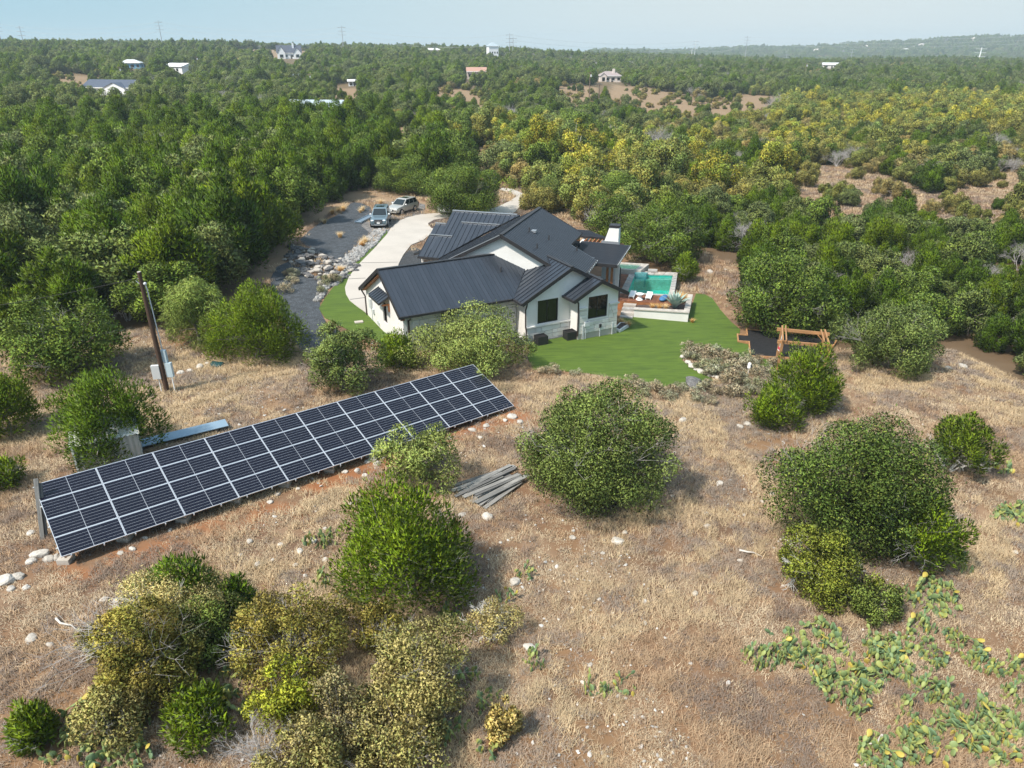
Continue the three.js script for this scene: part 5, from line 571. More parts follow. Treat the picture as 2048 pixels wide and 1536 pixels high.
// crown of many leaf faces gathered in clumps; returns the geometry and the clump centres for the limbs
function crown(o) {
  const { r, h, base = 0.12, clumps, cr = 0.36, n, len, wid, style = 'broad', low = -0.45, tone = 0.35, accent = null, cone = 0, ragged = 0.25, mid = 0.47 } = o;
  const cy = h * (base + (1 - base) * mid), ry = h * (1 - base) * (1 - mid), C = [];
  for (let k = 0; k < clumps; k++) { let d; do d = unit(); while (d[1] < low); const f = k < clumps * 0.8 ? R(0.6, 0.86) : R(0.1, 0.5), q = cr * (rng() < 0.25 ? R(1.1, 1.7) : R(0.55, 1.15)), wide = cone ? 1 - cone * Math.max(0, d[1]) : 1, jag = 1 + R(-ragged, ragged); C.push({ c: [d[0] * r * f * wide * jag, Math.max(q * r * 0.45, cy + d[1] * (d[1] < 0 ? cy * 0.95 : ry) * f * jag), d[2] * r * f * wide * jag], q: [q * r, q * Math.min(r, ry * 1.2) * (style === 'spray' ? 1.45 : 1), q * r], d, t: 1 + R(-tone, tone), hue: rng() }); }
  const P = new Float32Array(n * 9), N = new Float32Array(n * 9), Cc = new Float32Array(n * 9);
  let tot = 0; const cum = C.map((c) => (tot += c.q[0] * c.q[0]));
  for (let k = 0; k < n; k++) {
    const pickAt = rng() * tot, c = C[cum.findIndex((x) => x >= pickAt)], u = unit(), s = nrm([u[0] + c.d[0] * 0.45, u[1] + c.d[1] * 0.35 + 0.2, u[2] + c.d[2] * 0.45]), inner = rng() < 0.22, f = inner ? R(0.2, 0.75) : rng() < 0.05 ? R(1.05, 1.5) : 0.70 + 0.40 * Math.pow(rng(), 0.7);
    const p = [c.c[0] + s[0] * c.q[0] * f, c.c[1] + s[1] * c.q[1] * f, c.c[2] + s[2] * c.q[2] * f]; if (p[1] < 0.05) p[1] = R(0.05, 0.25);
    const out = nrm([s[0] * 0.95 + c.d[0] * 0.25, s[1] * 0.95 + c.d[1] * 0.25 + 0.08, s[2] * 0.95 + c.d[2] * 0.25]), j = unit();
    const ax = style === 'spray' ? nrm([out[0] * 0.7 + j[0] * 0.45, out[1] * 0.5 + 0.5 + j[1] * 0.35, out[2] * 0.7 + j[2] * 0.45]) : style === 'droop' ? nrm([out[0] * 0.5 + j[0] * 0.5, -0.35 + j[1] * 0.4, out[2] * 0.5 + j[2] * 0.5]) : nrm([out[0] * 0.45 + j[0], out[1] * 0.45 + j[1], out[2] * 0.45 + j[2]]);
    const sd = nrm(cross(ax, unit())), L = len * R(0.6, 1.35), W = wid * R(0.6, 1.3), fn = cross(ax, sd), sg = fn[0] * out[0] + fn[1] * out[1] + fn[2] * out[2] < 0 ? -1 : 1, nn = nrm([out[0] * 0.75 + fn[0] * sg * 0.38, out[1] * 0.75 + fn[1] * sg * 0.38, out[2] * 0.75 + fn[2] * sg * 0.38]);
    const v = c.t * R(0.8, 1.22), acc = accent && (rng() < accent.leaf || c.hue < accent.clump) ? accent.mul : null, rgb = acc ? [v * acc[0], v * acc[1], v * acc[2]] : [v * R(0.88, 1.12), v, v * R(0.85, 1.15)], i = k * 9;
    for (let e = 0; e < 3; e++) { P[i + e] = p[e] + sd[e] * W; P[i + 3 + e] = p[e] - sd[e] * W; P[i + 6 + e] = p[e] + ax[e] * L; for (let q = 0; q < 3; q++) { N[i + q * 3 + e] = nn[e]; Cc[i + q * 3 + e] = rgb[e]; } }
  }
  const g = new THREE.BufferGeometry(); g.setAttribute('position', new THREE.BufferAttribute(P, 3)); g.setAttribute('normal', new THREE.BufferAttribute(N, 3)); g.setAttribute('color', new THREE.BufferAttribute(Cc, 3));
  return { g, C };
}
function limbs(C, h, r0, count, stems = 1) { const l = []; for (let s = 0; s < stems; s++) { const a = R(0, 6.28), k = stems > 1 ? R(0.1, 0.3) * r0 * 5 : 0, bx = Math.cos(a) * k, bz = Math.sin(a) * k, f = R(0.25, 0.4); l.push(tube([[bx, -0.2, bz], [bx * 0.8 + R(-0.1, 0.1), h * f * 0.5, bz * 0.8 + R(-0.1, 0.1)], [bx * 0.5, h * f, bz * 0.5]], r0 / Math.sqrt(stems), 7, false, r0 * 0.7 / Math.sqrt(stems))); for (let i = 0; i < count / stems; i++) { const c = pick(C).c, m = [bx * 0.5 + (c[0] - bx * 0.5) * 0.45 + R(-0.12, 0.12), h * f + (c[1] - h * f) * 0.35, bz * 0.5 + (c[2] - bz * 0.5) * 0.45 + R(-0.12, 0.12)]; l.push(tube([[bx * 0.5, h * f * R(0.7, 1), bz * 0.5], m, c], r0 * 0.45, 5, false, r0 * 0.1)); } } return merge(l); }
function twigs(h, r, depth, count, r0) { // bare branching wood
  const out = []; const grow = (p, d, l, w, k) => { const q = [p[0] + d[0] * l, Math.max(0.02, p[1] + d[1] * l), p[2] + d[2] * l], m = [(p[0] + q[0]) / 2 + R(-0.06, 0.06) * l, (p[1] + q[1]) / 2 + R(-0.06, 0.06) * l, (p[2] + q[2]) / 2 + R(-0.06, 0.06) * l]; out.push(tube([p, m, q], w, k > depth - 2 ? 4 : 3, false, w * 0.6)); if (k > 0) for (let i = 0, n = 2 + Math.floor(rng() * 2.2); i < n; i++) { const j = unit(); grow(q, nrm([d[0] + j[0] * 0.75, d[1] * 0.8 + j[1] * 0.55 + 0.12, d[2] + j[2] * 0.75]), l * R(0.6, 0.85), w * 0.6, k - 1); } };
  for (let s = 0; s < count; s++) { const a = R(0, 6.28), o = R(0.25, 1); grow([Math.cos(a) * 0.08, -0.1, Math.sin(a) * 0.08], nrm([Math.cos(a) * o * r / h * 1.3, 1, Math.sin(a) * o * r / h * 1.3]), h * 0.36, r0, depth); } return merge(out);
}
// styles of the single trees near the house: tint, leaf size, clumping
const STYLE = {
  hj: { twig: 2, mat: leafMat(0.20, 0.29, 0.014), style: 'spray', len: 0.16, wid: 0.03, clumps: 120, cr: 0.19, cone: 0.1, base: 0.02, mid: 0.4, low: -0.85, bark: barkGrey, tone: 0.26 },
  hjd: { mat: leafMat(0.145, 0.235, 0.014), style: 'spray', len: 0.17, wid: 0.03, clumps: 110, cr: 0.19, cone: 0.4, base: 0.02, mid: 0.38, low: -0.85, bark: barkGrey, tone: 0.26 },
  hjt: { mat: leafMat(0.185, 0.265, 0.02), style: 'spray', len: 0.16, wid: 0.03, clumps: 56, cr: 0.2, cone: 0.3, base: 0.02, mid: 0.45, low: -0.5, bark: barkGrey, dead: 1, tone: 0.26 },
  ho: { twig: 4, mat: leafMat(0.228, 0.300, 0.073), style: 'broad', len: 0.1, wid: 0.032, clumps: 100, cr: 0.21, base: 0.01, mid: 0.42, low: -0.9, bark: barkGrey, tone: 0.26, accent: { leaf: 0.2, clump: 0.06, mul: [1.6, 1.5, 1.6] }, ragged: 0.3 },
  hod: { twig: 4, mat: leafMat(0.154, 0.228, 0.045), style: 'broad', len: 0.095, wid: 0.03, clumps: 110, cr: 0.21, base: 0.01, mid: 0.42, low: -0.9, bark: barkDark, tone: 0.26, accent: { leaf: 0.08, clump: 0.03, mul: [2.0, 1.6, 1.5] }, ragged: 0.24 },
  hop: { twig: 3, mat: leafMat(0.245, 0.318, 0.086), style: 'broad', len: 0.12, wid: 0.034, clumps: 50, cr: 0.26, base: 0.02, mid: 0.45, low: -0.8, bark: barkGrey, tone: 0.26, accent: { leaf: 0.18, clump: 0.05, mul: [1.4, 1.35, 1.3] }, ragged: 0.32 },
  hob: { twig: 4, mat: leafMat(0.182, 0.270, 0.048), style: 'broad', len: 0.14, wid: 0.048, clumps: 90, cr: 0.22, base: 0.01, mid: 0.42, low: -0.85, bark: barkDark, tone: 0.26, accent: { leaf: 0.16, clump: 0.1, mul: [1.6, 1.4, 1.1] }, ragged: 0.28 },
  mq: { mat: leafMat(0.331, 0.420, 0.095), style: 'droop', len: 0.24, wid: 0.02, clumps: 40, cr: 0.3, base: 0.02, mid: 0.45, low: -0.8, bark: barkGrey, tone: 0.26 },
  sp: { mat: leafMat(0.376, 0.456, 0.121), style: 'broad', len: 0.13, wid: 0.034, clumps: 56, cr: 0.23, base: 0.02, mid: 0.42, low: -0.7, bark: barkGrey, tone: 0.26, accent: { leaf: 0.22, clump: 0.05, mul: [1.35, 1.25, 1.4] }, ragged: 0.42, thin: 0.7 },
  sy: { twig: 5, mat: leafMat(0.42, 0.40, 0.085), style: 'broad', len: 0.075, wid: 0.026, clumps: 50, cr: 0.24, base: 0.01, mid: 0.42, low: -0.85, bark: barkGrey, tone: 0.26, accent: { leaf: 0.3, clump: 0.3, mul: [1.15, 0.98, 1.1] }, ragged: 0.3, thin: 0.8 },
  syd: { mat: leafMat(0.331, 0.372, 0.056), style: 'broad', len: 0.08, wid: 0.026, clumps: 40, cr: 0.25, base: 0.01, mid: 0.42, low: -0.85, bark: barkGrey, tone: 0.26, dead: 1, ragged: 0.3 },
  sl: { mat: leafMat(0.524, 0.552, 0.061), style: 'broad', len: 0.08, wid: 0.026, clumps: 40, cr: 0.25, base: 0.01, mid: 0.42, low: -0.85, bark: barkGrey, tone: 0.26, thin: 0.8 },
  sg: { twig: 3, mat: leafMat(0.433, 0.414, 0.138), style: 'broad', len: 0.075, wid: 0.026, clumps: 54, cr: 0.23, base: 0.01, mid: 0.42, low: -0.85, bark: barkGrey, tone: 0.26, accent: { leaf: 0.3, clump: 0.3, mul: [1.35, 1.2, 1.4] }, ragged: 0.32, thin: 0.8 },
  sg2: { mat: leafMat(0.251, 0.318, 0.069), style: 'broad', len: 0.08, wid: 0.024, clumps: 30, cr: 0.26, base: 0.01, mid: 0.42, low: -0.85, bark: barkGrey, tone: 0.26 },
  st: { mat: leafMat(0.42, 0.365, 0.17), style: 'broad', len: 0.075, wid: 0.026, clumps: 44, cr: 0.24, base: 0.01, mid: 0.42, low: -0.85, bark: barkGrey, tone: 0.26, ragged: 0.35, thin: 0.8 },
  sd: { mat: leafMat(0.707, 0.600, 0.249), style: 'broad', len: 0.07, wid: 0.018, clumps: 40, cr: 0.26, base: 0.02, mid: 0.45, low: -0.7, bark: barkGrey, tone: 0.26, dead: 1.2, thin: 0.5, ragged: 0.35 },
  sd2: { mat: leafMat(0.775, 0.624, 0.224), style: 'broad', len: 0.09, wid: 0.03, clumps: 22, cr: 0.3, base: 0.02, mid: 0.45, low: -0.7, bark: barkGrey, tone: 0.26, thin: 0.5, ragged: 0.4 },
  yt: { mat: leafMat(0.524, 0.468, 0.065), style: 'broad', len: 0.24, wid: 0.085, clumps: 56, cr: 0.19, base: 0.05, low: -0.9, bark: barkPale, tone: 0.26, accent: { leaf: 0.2, clump: 0.3, mul: [0.6, 0.85, 0.9] }, ragged: 0.42, thin: 0.7 },
};
const CAT = { juniper: ['juniper_tree', 'juniper'], oak: ['live_oak', 'oak tree'], pale_oak: ['pale_oak', 'oak tree'], mesquite: ['mesquite_tree', 'mesquite'], shrub: ['leafy_shrub', 'shrub'], dry_shrub: ['dry_shrub', 'shrub'], dead_shrub: ['dead_shrub', 'dead shrub'], dead_tree: ['dead_tree', 'dead tree'], sycamore: ['yellow_tree', 'tree'] };
const HEROES = [["juniper",-3.92,-20.18,2.43,4.25,"hj","big rounded green juniper standing in front of the solar array"],["pale_oak",-4.26,-27.63,1.72,2.58,"sp","small pale leaved tree behind the big juniper at the array edge"],["oak",3.54,-27.17,3.23,5.79,"ho","broad live oak with a skirt to the ground right of the solar array"],["oak",14.03,-24.45,3.42,5.21,"hod","wide dark live oak in the dry grass at right"],["juniper",16.22,-22.75,1.5,3.19,"hj","bright juniper leaning against the wide dark oak"],["juniper",21.83,-29.74,1.47,2.89,"hjt","small juniper with bare grey twigs right of the wide dark oak"],["juniper",16.72,-36.67,1.95,3.64,"hj","juniper in front of the wooden swing frame"],["juniper",14.22,-34.22,1.43,2.31,"hj","low juniper below the garden bed beside white rocks"],["oak",24.54,-42.74,2.95,4.82,"hop","rounded grey green oak right of the swing frame"],["oak",19.92,-50.18,4.03,5.13,"hob","large bushy oak at the far edge of the lawn"],["juniper",-18.73,-28.86,2.41,4.04,"hjd","dark juniper behind the left end of the solar array"],["mesquite",-20.46,-43.34,2.05,4.16,"mq","feathery light green mesquite by the utility pole"],["juniper",-16.2,-41.78,2.86,4.34,"hj","dense round juniper beside the dark weed barrier"],["oak",-9.7,-37.02,2.02,3.74,"hop","small open oak behind the middle of the solar array"],["juniper",-7.13,-40.57,1.32,2.14,"hj","scrubby juniper between the two oaks behind the solar array"],["pale_oak",-2.48,-40.89,3.69,3.28,"sp","pale leafy shrub tree screening the long white stone wall"],["oak",-5.72,-87.22,5.33,6.18,"hob","shade oak over the white truck behind the house"],["oak",-14.46,-100.38,4.15,5.09,"hob","spreading oak behind the silver crossover"],["oak",13.98,-66.78,3.96,6.03,"hob","tall dense oak behind the swimming pool"],["oak",10.6,-74.24,2.64,5.35,"hob","leafy oak beside the white chimney"],["oak",4.91,-92.85,2.58,3.79,"ho","dark oak past the driveway bend behind the roof ridge"],["juniper",15.33,-61.31,1.23,2.48,"hj","dark juniper at the far corner of the pool"],["oak",-25.97,-38.33,2.95,4.62,"hob","bushy green oak at the left in front of the wood"],["juniper",-24.94,-30.95,1.61,3.26,"hj","juniper shrub cut by the left edge above the fence post"],["juniper",-22.16,-26.12,0.98,1.45,"hj","low green bush at the left edge beside the tall post"],["shrub",-10.99,-15.3,1.42,3.95,"sy","yellow and olive leaved shrub in the bottom left thicket"],["juniper",-11.2,-18.63,1.45,2.39,"hjd","dark juniper at the top of the bottom left thicket"],["dry_shrub",-11.0,-17.43,1.63,2.48,"sd","straw coloured half bare shrub in the bottom left thicket"],["shrub",-6.94,-16.81,1.84,2.75,"sy","broad yellow green shrub at the middle of the thicket"],["shrub",-6.62,-14.6,1.09,2.27,"sl","lime green shrub at the bottom of the thicket"],["shrub",-2.62,-15.23,1.69,3.13,"sg","grey olive shrub at the right end of the thicket"],["shrub",-4.75,-13.99,1.35,2.25,"st","tawny shrub at the bottom edge of the thicket"],["shrub",-4.19,-17.55,0.91,1.54,"sy","small golden shrub between the yellow and the olive shrub"],["juniper",-13.29,-13.8,0.6,1.45,"hj","bright young juniper at the bottom left corner"],["juniper",-8.93,-14.19,0.93,1.43,"hj","low juniper at the foot of the bottom left thicket"],["shrub",-12.96,-16.7,0.55,1.59,"sg","little olive shrub left of the yellow thicket"],["shrub",11.6,-20.99,1.6,2.65,"syd","yellow green shrub with white dead branches below the wide oak"],["shrub",12.97,-19.85,1.0,1.32,"sg2","low green shrub among the prickly pears"],["dry_shrub",-0.58,-18.33,0.85,1.16,"sd","sparse tan bush in the dry grass above the thicket"],["dry_shrub",-0.2,-14.43,0.51,1.36,"sd2","tan leaved bush beside the thicket at the bottom"],["dead_shrub",-6.92,-13.46,0.76,1.32,"dd","bare grey shrub at the bottom edge of the picture"],["dead_shrub",-27.25,-47.58,1.68,2.29,"dd","bare grey thicket left of the utility pole"],["dead_shrub",-32.57,-47.97,2.85,2.96,"dd","tangle of bare grey branches under the trees at the left"],["sycamore",4.13,-118.53,5.06,9.03,"yt","tall pale barked tree with yellowing leaves behind the house"],["sycamore",10.18,-123.46,2.94,8.12,"yt","slim yellow leaved tree next to the tall pale barked one"],["sycamore",12.7,-107.95,2.6,5.32,"yt","yellow leaved tree with pale stems right of the oaks behind the house"],["sycamore",28.77,-103.78,3.95,5.94,"yt","yellow tinted tree above the big oak of the pool"],["sycamore",14.09,-133.11,3.39,6.54,"yt","golden tree among the yellow group behind the house"],["oak",1.33,-121.67,4.15,4.92,"hob","olive green tree at the foot of the tall pale barked tree"],["dead_tree",24.6,-72.34,2.58,3.21,"dd","bare grey dead tree above the large bushy oak"],["dead_tree",26.35,-135.81,5.07,6.27,"dd","bare grey brush among the yellow trees"],["dead_tree",91.09,-258.76,5.12,6.07,"dd","grey leafless tree beyond the yellow band"],["oak",15.76,-68.43,3.19,4.89,"hob","oak with bright tips right of the tall dense oak"],["shrub",-10.85,-16.33,1.33,2.06,"sy","olive gold shrub in the heart of the bottom left thicket"],["shrub",-11.08,-14.12,1.07,1.88,"sg","mixed yellow shrub beside the bottom left prickly pears"],["shrub",-9.5,-17.31,1.22,2.01,"sg2","dark green shrub under the straw coloured one in the thicket"],["shrub",-3.15,-13.71,1.41,2.07,"sg","tawny shrub at the bottom edge right of the middle"],["shrub",-5.6,-12.9,1.22,2.03,"sg","olive shrub cut by the bottom edge of the picture"],["juniper",-9.52,-18.75,0.77,1.46,"hjd","small dark juniper right of the straw coloured shrub"],["oak",12.85,-89.34,3.74,4.65,"hob","leafy oak above the chimney"]];
for (const [kind, x, z, r, h, st, label] of HEROES) {
  const s = STYLE[st], [name, cat] = CAT[kind], t = thing(name, label, cat, [x, ground(x, z), z], R(0, 6.28));
  if (st === 'dd') { mesh('branches', twigs(h, r, 5, r > 2 ? 15 : 10, 0.026 + 0.009 * r), deadWood, t); continue; }
  const area = 6.283 * r * (r + h) * 0.62, leaf = s.len * s.wid, n = Math.round(clamp(area / leaf * 1.9 * (s.thin ?? 1), 4000, 70000)), { g, C } = crown({ ...s, r, h, n });
  mesh('crown', g, s.mat, t); mesh('trunk', limbs(C, h, clamp(r * 0.065, 0.05, 0.24), kind === 'sycamore' ? 16 : 22, kind === 'sycamore' ? 2 : kind === 'oak' ? 2 : 1), s.bark, t);
  if (s.twig) mesh('bare_twigs', twigs(h * 0.9, r * 0.95, 4, s.twig, 0.02 + 0.004 * r), deadWood, t);
  if (s.dead) mesh('dead_branches', twigs(h * (s.dead > 1 ? 0.95 : 0.72), r * 1.0, 4, s.dead > 1 ? 9 : 7, 0.035 + 0.008 * r).translate(0.1 * r, 0, 0.35 * r), deadPale, t);
}
// ---------------------------------------------------------------- the wood beyond
const proto = { juniper: [], oak: [], olive: [], yellow: [], dead: [] };
for (let k = 0; k < 4; k++) { const h = 5, r = 2.35, c = crown({ r, h, base: 0.02, clumps: 60 + k * 6, cr: 0.22, n: 19000, len: 0.25, wid: 0.05, style: 'spray', mid: 0.42, low: -0.85, cone: 0.15 + 0.12 * k, tone: 0.26, ragged: 0.28 }); proto.juniper.push({ crown: c.g, trunk: limbs(c.C, h, 0.16, 10), h, r }); }
for (let k = 0; k < 4; k++) { const h = 4.8, r = 3, c = crown({ r, h, base: 0.03, clumps: 56 + k * 5, cr: 0.23, n: 18000, len: 0.2, wid: 0.075, style: 'broad', mid: 0.45, low: -0.8, tone: 0.26, ragged: 0.26, accent: { leaf: 0.12, clump: 0.06, mul: [1.4, 1.35, 1.1] } }); proto.oak.push({ crown: c.g, trunk: limbs(c.C, h, 0.2, 12, 2), h, r }); }
for (let k = 0; k < 3; k++) { const h = 3.2, r = 2.3, c = crown({ r, h, base: 0.03, clumps: 36, cr: 0.25, n: 14000, len: 0.17, wid: 0.056, style: 'broad', mid: 0.42, low: -0.8, tone: 0.26, ragged: 0.34, accent: { leaf: 0.25, clump: 0.2, mul: [1.25, 1.1, 1.0] } }); proto.olive.push({ crown: c.g, trunk: limbs(c.C, h, 0.12, 14, 2), h, r }); }
for (let k = 0; k < 3; k++) { const h = 5, r = 2.7, c = crown({ r, h, base: 0.05, clumps: 42, cr: 0.24, n: 14000, len: 0.2, wid: 0.075, style: 'broad', low: -0.85, tone: 0.26, ragged: 0.32, accent: { leaf: 0.2, clump: 0.18, mul: [0.75, 0.95, 1.0] } }); proto.yellow.push({ crown: c.g, trunk: limbs(c.C, h, 0.14, 14, 2), h, r }); }
for (let k = 0; k < 3; k++) proto.dead.push({ crown: twigs(3.6, 2.4, 5, 13, 0.05), h: 3.6, r: 2.4 });
const TINT = { juniper: [[0.122, 0.202, 0.011], [0.14, 0.22, 0.011], [0.10, 0.175, 0.012], [0.172, 0.248, 0.011]], oak: [[0.20, 0.26, 0.07], [0.24, 0.29, 0.09], [0.20, 0.285, 0.048], [0.225, 0.275, 0.10]], olive: [[0.35, 0.345, 0.10], [0.29, 0.325, 0.085], [0.39, 0.345, 0.14]], yellow: [[0.50, 0.475, 0.115], [0.41, 0.43, 0.11], [0.62, 0.56, 0.085]], dead: [[0.40, 0.37, 0.355]] };
const LABEL = { juniper: ['juniper in the wood left of the driveway', 'juniper in the scrub right of the lawn', 'juniper in the scrub behind the house', 'juniper in the far woodland'], oak: ['oak in the wood left of the driveway', 'oak in the scrub right of the lawn', 'oak in the scrub behind the house', 'oak in the far woodland'], olive: ['scrub tree left of the driveway', 'scrub tree on the slope at right', 'scrub tree behind the house', 'scrub tree in the far woodland'], yellow: ['yellow leaved tree in the wood at left', 'yellow leaved tree in the band on the slope at right', 'yellow leaved tree behind the house', 'yellow leaved tree in the far woodland'], dead: ['bare grey tree in the wood at left', 'bare grey tree on the slope at right', 'bare grey tree behind the house', 'bare grey tree in the far woodland'] };
const TONES = { juniper: ['mid green ', 'fresh green ', 'deep green ', 'bright yellow green '], oak: ['dull green ', 'pale grey green ', 'leaf green ', 'greyish '], olive: ['olive ', 'greenish ', 'tawny '], yellow: ['golden ', 'greenish gold ', 'bright '], dead: [''] };
const NAMES = { juniper: ['juniper_tree', 'juniper'], oak: ['live_oak', 'oak tree'], olive: ['scrub_tree', 'scrub tree'], yellow: ['yellow_tree', 'tree'], dead: ['dead_tree', 'dead tree'] };
const FARHOUSES = {"white_house":[-164.6,13.9,-579.7,2.698,-0.5,15],"blue_cabin":[-217.6,9.7,-445.9,3.489],"metal_shed":[-182.1,7.8,-426.9,3.634],"ranch_house":[-151.9,3.2,-295.1,5.194,2.6,11],"metal_roof_barn":[-52.8,1.4,-208.1,7.268,5.0,6],"tan_house":[56.9,2.6,-453.0,3.409,0,10],"red_roof":[-19.0,5.1,-414.1,3.735,3.2,7],"flat_house":[-82.2,16.6,-810.7,1.934,3,10],"tower_house":[-16.9,12.9,-677.9,2.306,4,9],"grey_roof":[-107.7,4.2,-392.1,3.937,2,4],"small_white":[-75.3,3.5,-367.1,4.197,1.5,4],"far_r1":[988.6,17.9,-1973.4,0.795],"far_r2":[293.3,4.6,-717.2,2.169]};
const LOWZONE = [[[-3.21,-120.75],[18.32,-130.92],[15.16,-101.53],[3.69,-95.0],[2.31,-108.7]],[[25.58,-107.25],[34.18,-108.72],[29.22,-91.72],[21.91,-90.66]]];
const spots = { juniper: [], oak: [], olive: [], yellow: [], dead: [] };
{
  const bands = [[28, 165, 3.15], [165, 330, 5.0], [330, 620, 6.6], [620, 1150, 9.5], [1150, 3000, 17]];
  const heroList = HEROES.map((q) => [q[1], q[2], q[3], q[5] === 'dd' ? 1.0 : 0.85]), houses = Object.values(FARHOUSES);
  for (const [d0, d1, s] of bands) {
    const zmax = d1;
    for (let z = -zmax; z < -25; z += s) for (let x = -0.82 * zmax - 40; x < 0.82 * zmax + 40; x += s) {
      const px = x + R(-0.42, 0.42) * s, pz = z + R(-0.42, 0.42) * s, d = Math.hypot(px, pz); if (d < d0 || d >= d1 || Math.abs(px) > -pz * 0.78 + 26) continue;
      const t = px / -pz; if (d > 1150 && (t < 0.1 || d < 1700)) continue;
      if (d < 140 && inPoly(px, pz, FIELD)) continue; const open = CLEAR.some((p) => inPoly(px, pz, p)); if (open && rng() > (d > 200 ? 0.4 : 0.25)) continue;
      if (heroList.some((q) => Math.hypot(q[0] - px, q[1] - pz) < q[2] * q[3])) continue; if (houses.some((q) => { const dh = Math.hypot(q[0], q[2]), near = Math.hypot(px - q[0], pz - q[2]) < 14, same = Math.abs(px / -pz - q[0] / -q[2]) < (q[5] ?? 10) / dh; return near || (same && d < dh && (ground(px, pz) + 6.5 - 18) / d > (q[1] + (q[4] ?? 0.6) - 18) / dh); })) continue;
      if (d < 125 && LOWZONE.some((p) => inPoly(px, pz, p)) && rng() < 0.75) continue;
      const u = rng(); let k;
      if (t < -0.1) k = d < 175 ? (u < 0.7 ? 'juniper' : u < 0.97 ? 'oak' : 'dead') : (u < 0.3 ? 'juniper' : u < 0.9 ? 'oak' : u < 0.95 ? 'dead' : 'olive');
      else if (t < 0.2) k = d < 190 ? (u < 0.14 ? 'juniper' : u < 0.4 ? 'oak' : u < 0.7 ? 'olive' : u < 0.95 ? 'yellow' : 'dead') : (u < 0.24 ? 'juniper' : u < 0.8 ? 'oak' : u < 0.93 ? 'olive' : 'dead');
      else if (d < 98) k = u < 0.52 ? 'juniper' : u < 0.96 ? 'oak' : 'dead';
      else if (pz < -180 && pz > -300 && t > 0.34 && t < 0.7) k = u < 0.62 ? 'yellow' : u < 0.82 ? 'olive' : u < 0.9 ? 'oak' : 'juniper';
      else if (d < 300) k = u < 0.48 ? 'olive' : u < 0.70 ? 'oak' : u < 0.84 ? 'juniper' : u < 0.93 ? 'yellow' : 'dead';
      else k = u < 0.22 ? 'juniper' : u < 0.72 ? 'oak' : u < 0.93 ? 'olive' : 'dead';
      if (open) k = rng() < 0.75 ? 'olive' : k;
      if (k === 'dead' && d < 62) k = 'juniper';
      const grove = fbm(px * 0.03, pz * 0.03, 55); if (d > 165 && grove < 0.30 && t > -0.1 && d < 900 && rng() < 0.6) continue;
      spots[k].push([px, pz, d, open ? R(0.3, 0.75) : (k === 'olive' || k === 'yellow') && t > 0 && d < 330 ? R(0.75, 1.25) : d > 1150 ? R(2.0, 3.2) : d > 330 ? R(1.0, 1.6) : t > 0.15 && d < 105 ? R(0.4, 0.8) : t > 0.1 && d < 300 ? R(0.5, 1.0) : t < -0.1 && d < 180 ? R(0.8, 1.4) : R(0.6, 1.3), R(0.82, 1.2), t]);
    }
  }
}
const zone = (t, d) => (d > 230 ? 3 : t < -0.1 ? 0 : t < 0.2 ? 2 : 1);
for (const kind of Object.keys(spots)) {
  const list = spots[kind].sort((a, b) => a[2] - b[2]), near = list.slice(0, 290), far = list.slice(290), mats = TINT[kind].map((c) => (kind === 'dead' ? deadWood : leafMat(...c)));
  const base = [];
  near.forEach(([x, z, d, s, sy, t], i) => {
    const p = pick(proto[kind]), o = new THREE.Group(), q = zone(t, d); o.name = numbered(NAMES[kind][0]); o.position.set(x, ground(x, z), z); o.rotation.y = R(0, 6.28); o.scale.set(s, s * sy, s); const mi = Math.floor(rng() * mats.length); mesh(kind === 'dead' ? 'branches' : 'crown', p.crown, mats[mi], o); if (p.trunk) mesh('trunk', p.trunk, barkGrey, o); const lab = (s > 1.05 ? 'big ' : s < 0.8 ? 'small ' : 'middle sized ') + TONES[kind][mi] + LABEL[kind][q]; tag(o, lab, NAMES[kind][1], lab + ' (alike)'); scene.add(o);
  });
  // the rest of the wood reads as one mass
  const by = proto[kind].map(() => []); far.forEach((f, i) => by[i % by.length].push(f));
  by.forEach((l, k) => { if (!l.length) return; const g = proto[kind][k].crown, m = new THREE.InstancedMesh(g, kind === 'dead' ? deadWood : leafMat(1, 1, 1), l.length), o = new THREE.Object3D(); l.forEach(([x, z, d, s, sy], i) => { o.position.set(x, ground(x, z) - 0.1, z); o.rotation.y = R(0, 6.28); o.scale.set(s, s * sy, s); o.updateMatrix(); m.setMatrixAt(i, o.matrix); const c = pick(TINT[kind]), v = R(0.85, 1.15); m.setColorAt(i, kind === 'dead' ? col(v, v, v) : col(c[0] * v, c[1] * v, c[2] * v)); }); m.name = numbered('far_' + NAMES[kind][0]); m.castShadow = m.receiveShadow = true; tag(m, { juniper: 'distant dark junipers spread through the woodland', oak: 'distant grey green oaks of the woodland', olive: 'distant olive brown scrub of the woodland', yellow: 'distant yellow trees of the woodland', dead: 'distant bare grey trees of the woodland' }[kind], 'woodland', 'far woodland', 'stuff'); scene.add(m); });
}
